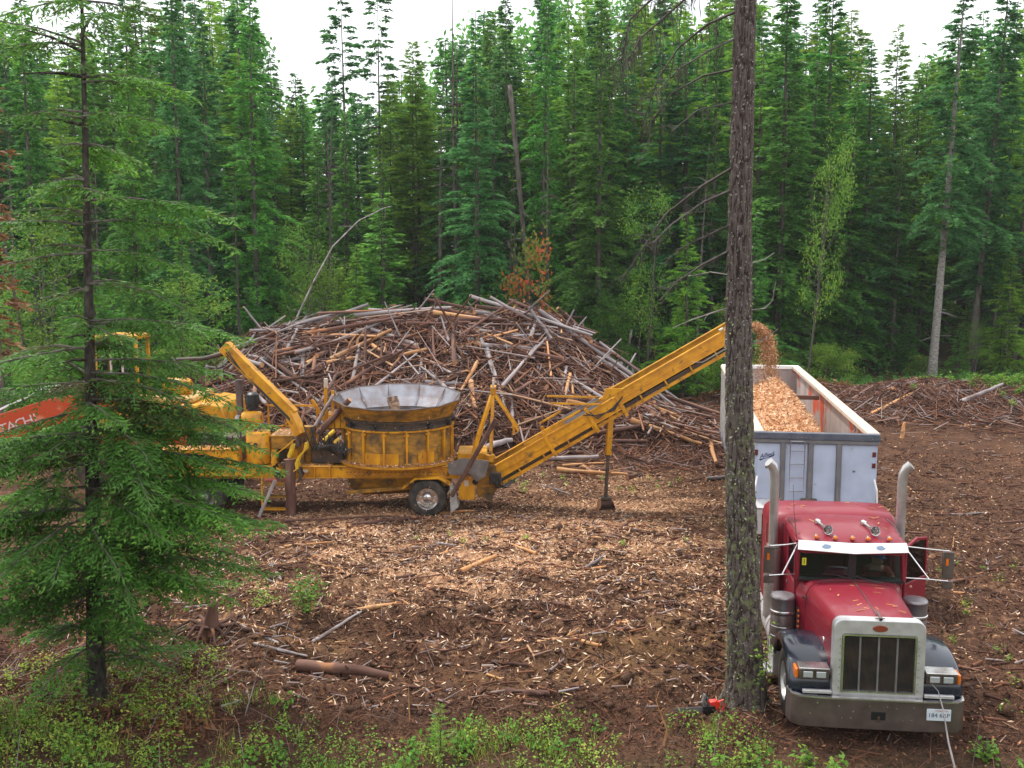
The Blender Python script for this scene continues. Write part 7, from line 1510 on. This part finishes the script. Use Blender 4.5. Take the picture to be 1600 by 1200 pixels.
# the pale stick hung over the bumper and licence plate
zb_ = 13.75
cane('pale_stick', [(P(1492, 1200, 13.2)), (P(1482, 1160, 13.45)), (P(1474, 1110, 13.72)), (P(1466, 1080, 13.85)), (P(1450, 1062, 14.0))], .016, 'crooked pale stick leaning on the bumper over the licence plate', 'stick', 'greylog', 0, 3)
def sapling(name, x, y, h, label, m_='nearfir', ll=.05):
    o = thing(name, label, 'sapling', (x, y, gz(x, y))); tme, ax = trunk_mesh(name + '_t', h, .012, 0, .02, 4, 6, 8, 'bark', top=.004); link(bpy.data.objects.new('trunk', tme), o)
    Bv = []; Dv = []; r = rng
    for z in np.arange(.08, h, .05):
        for k in range(4):
            a = r.uniform(0, 6.28); L_ = (h - z) * .42 * r.uniform(.6, 1.1) + .03; d = np.array([math.cos(a), math.sin(a), .25])
            q = np.linspace(.1, 1, max(3, int(L_ / .015))); p = np.array([0, 0, z]) + d * L_ * q[:, None] - np.array([0, 0, .2]) * L_ * (q ** 2)[:, None]
            for s in (-1, 1): Bv.append(p); Dv.append(np.array([d[0] - s * d[1] * .8, d[1] + s * d[0] * .8, .1]) + r.normal(0, .2, (len(q), 3)))
    Bv = np.concatenate(Bv); V, F = rhombi(Bv, np.concatenate(Dv), ll, .008, 1.2); link(bpy.data.objects.new('needles', npmesh(name + '_n', V, F, M[m_], np.repeat(rng.uniform(.4, 1, len(Bv)), 4))), o); return o
sx0, sy0 = onground(688, 1195); sapling('fir_seedling', gx(688, 13.6, .2), 13.6, .80, 'small bright green fir seedling in the bottom undergrowth')
def leafyplant(x, y, h, n, leaf, label, name='leafy_plant', mat_='broad', spread=.4):
    o = thing(name, label, 'plant', (x, y, gz(x, y))); q = MB(); E = []
    for k in range(6):
        a = random.uniform(0, 6.28); e = Vector((math.cos(a) * spread * random.uniform(.3, 1), math.sin(a) * spread * random.uniform(.3, 1), h * random.uniform(.55, 1))); q.tube([(0, 0, 0), e * .5 + Vector((0, 0, .05)), e], [.008, .006, .003], 5); E.append(e)
    q.build('stem', M['bark'], o); m = n; e_ = np.array([tuple(E[i % 6]) for i in range(m)]); t = rng.uniform(.4, 1.05, m)[:, None]; Bv = e_ * t + rng.normal(0, spread * .2, (m, 3)); Bv[:, 2] = np.maximum(Bv[:, 2], .03)
    V, F = rhombi(Bv, rng.normal(0, 1, (m, 3)) * np.array([1, 1, .4]), leaf * rng.uniform(.7, 1.3, m), leaf * .65, .8); link(bpy.data.objects.new('leaves', npmesh(name, V, F, M[mat_], np.repeat(rng.uniform(.3, 1, m), 4))), o)
x, y = onground(480, 985); leafyplant(x, y, .75, 420, .075, 'dark green leafy shrub on the brown slash right of the near fir', 'leafy_shrub', 'broad', .45)
x, y = onground(420, 960); leafyplant(x, y, .6, 200, .06, 'smaller leafy shrub between the near fir and the dark shrub', 'leafy_shrub', 'broad', .4)
leafyplant(gx(1192, 15.0, .5), 14.95, 1.6, 90, .07, 'sparse leafy sprig between the lone trunk and the truck step', 'leafy_sprig', 'broad', .18)
for (px, Y, lab) in ((1265, 13.25, 'broad-leaved plant in front of the bumper left corner'), (1310, 13.0, 'second broad-leaved plant right of the bumper corner plant'), (1540, 13.6, 'yellow-green weed clump at the bottom right corner'), (1175, 13.3, 'low broad-leaved plant below the lone trunk')):
    leafyplant(gx(px, Y, 0), Y, .30, 90, .085, lab, 'leafy_plant', 'broad', .22)
# root mats and torn stump at left
x, y = onground(330, 1010); q = thing('torn_stump', 'torn brown stump with roots right of the near fir', 'stump', (x, y, gz(x, y)))
mb = MB(); mb.tube([(0, 0, -.1), (0.02, 0, .25), (.06, 0, .5), (.1, .02, .62)], [.17, .13, .10, .05], 12); mb.build('stump_wood', M['logbark'], q, smooth=40)
for k in range(11):
    a = k * .57; L_ = random.uniform(.4, .9); MB().tube([(0, 0, .12), (math.cos(a) * L_ * .5, math.sin(a) * L_ * .5, .16 + random.uniform(-.05, .1)), (math.cos(a) * L_, math.sin(a) * L_, -.02)], [.05, .03, .012], 6).build('root', M['logbark'], q, smooth=60)
# dead rusty brush
for (px, py, n_, s_, lab) in ((215, 1110, 700, .5, 'clump of dead rust-brown needles at the near fir foot'), (270, 1150, 350, .35, 'patch of rusty needles below the near fir')):
    x, y = onground(px, py); Bv = np.stack([rng.normal(x, s_, n_), rng.normal(y, s_ * .7, n_), np.zeros(n_)], 1); Bv[:, 2] = gh(Bv[:, 0], Bv[:, 1]) + rng.uniform(0, .22, n_)
    V, F = rhombi(Bv, rng.normal(0, 1, (n_, 3)), .12, .03, 1.2); tag(link(bpy.data.objects.new('dead_brush', npmesh('dead_brush', V, F, M['rust'], np.repeat(rng.uniform(0, 1, n_), 4)))), lab, 'brush', kind='stuff')
n_ = 6000; Bv = np.stack([rng.normal(18.5, 4, n_), rng.normal(49.6, 1.0, n_), np.zeros(n_)], 1); Bv[:, 2] = gh(Bv[:, 0], Bv[:, 1]) + rng.uniform(0, .35, n_)
V, F = rhombi(Bv, rng.normal(0, 1, (n_, 3)), .3, .07, 1.2); tag(link(bpy.data.objects.new('dead_brush', npmesh('dead_brush_r', V, F, M['rust'], np.repeat(rng.uniform(0, 1, n_), 4)))), 'rust-red dead brush behind the right windrow', 'brush', kind='stuff')

# ------------------------------------------------------------------ chainsaw at the foot of the lone trunk
x, y = gx(1106, 15.0, .15), 15.0
CS = thing('chainsaw', 'small red and black chainsaw on the ground left of the lone trunk', 'chainsaw', (x, y, gz(x, y) + .02), R(4)); CS.scale = (.85, .85, .85)
MB().b(-.10, .12, -.08, .08, .02, .17).build('motor_housing', M['black'], CS, bev=.02)
MB().loft([[(.02, -.075, .10), (.02, .075, .10), (.02, .07, .23), (.02, -.07, .23)], [(.14, -.07, .08), (.14, .07, .08), (.14, .06, .25), (.14, -.06, .25)], [(.22, -.05, .10), (.22, .05, .10), (.22, .045, .20), (.22, -.045, .20)]]).build('top_cover', M['sawred'], CS, bev=.015)
MB().tube([(.18, 0, .20), (.28, 0, .24), (.30, 0, .12), (.26, 0, .03), (.10, 0, .03)], .018, 8).build('rear_handle', M['sawred'], CS, smooth=60)
MB().tube([(-.04, -.09, .06), (-.03, -.10, .22), (-.02, -.06, .30), (-.02, .06, .30), (-.03, .10, .18)], .013, 8).build('front_handle', M['black'], CS, smooth=60)
MB().prism([(-.11, .22), (-.07, .22), (-.04, .35), (-.08, .37)], 'Y', -.05, .05).build('hand_guard', M['greypost'], CS, bev=.008)
MB().prism([(-.62, .09), (-.60, .06), (-.10, .05), (-.10, .13), (-.60, .12)], 'Y', -.034, -.026).build('guide_bar', M['steel'], CS); MB().tube([(-.10, -.03, .14), (-.60, -.03, .13), (-.64, -.03, .09), (-.60, -.03, .05), (-.1, -.03, .04)], .006, 5).build('saw_chain', M['darksteel'], CS)
MB().cyl((.08, -.09, .10), (.08, -.08, .10), .05, n=16).build('starter_cover', M['black'], CS)

# small groups of trees and bushes: say which one by its order from the left
ORD = ['leftmost', 'second from left', 'third from left', 'fourth from left', 'fifth from left', 'sixth from left', 'seventh from left', 'eighth from left']
GRP = {}
for o in C.objects:
    if o.parent is None and o.get('category') in ('tree', 'bush') and o.get('group'): GRP.setdefault((o['group'], o['label']), []).append(o)
for (g_, lab), os_ in GRP.items():
    if 1 < len(os_) <= 8:
        os_.sort(key=lambda o: o.location.x / o.location.y)
        for k, o in enumerate(os_): o['label'] = ORD[k] + ' ' + lab.replace(' at the right of the clearing', ' right of the clearing').replace('at the forest edge behind', 'behind')
# ------------------------------------------------------------------ thin summer haze of dust and smoke
hz_m = bpy.data.materials.new('haze'); hz_m.use_nodes = True; n = hz_m.node_tree; n.nodes.clear(); ho_ = n.nodes.new('ShaderNodeOutputMaterial'); hv = n.nodes.new('ShaderNodeVolumePrincipled')
hv.inputs['Color'].default_value = (.93, .96, 1, 1); hv.inputs['Density'].default_value = .00028; n.links.new(hv.outputs[0], ho_.inputs['Volume'])
hb = MB().b(-910, 910, -70, 1510, -1.5, 45).build('haze', hz_m); hb['kind'] = 'stuff'
S.cycles.volume_bounces = 0; S.cycles.volume_step_rate = 10
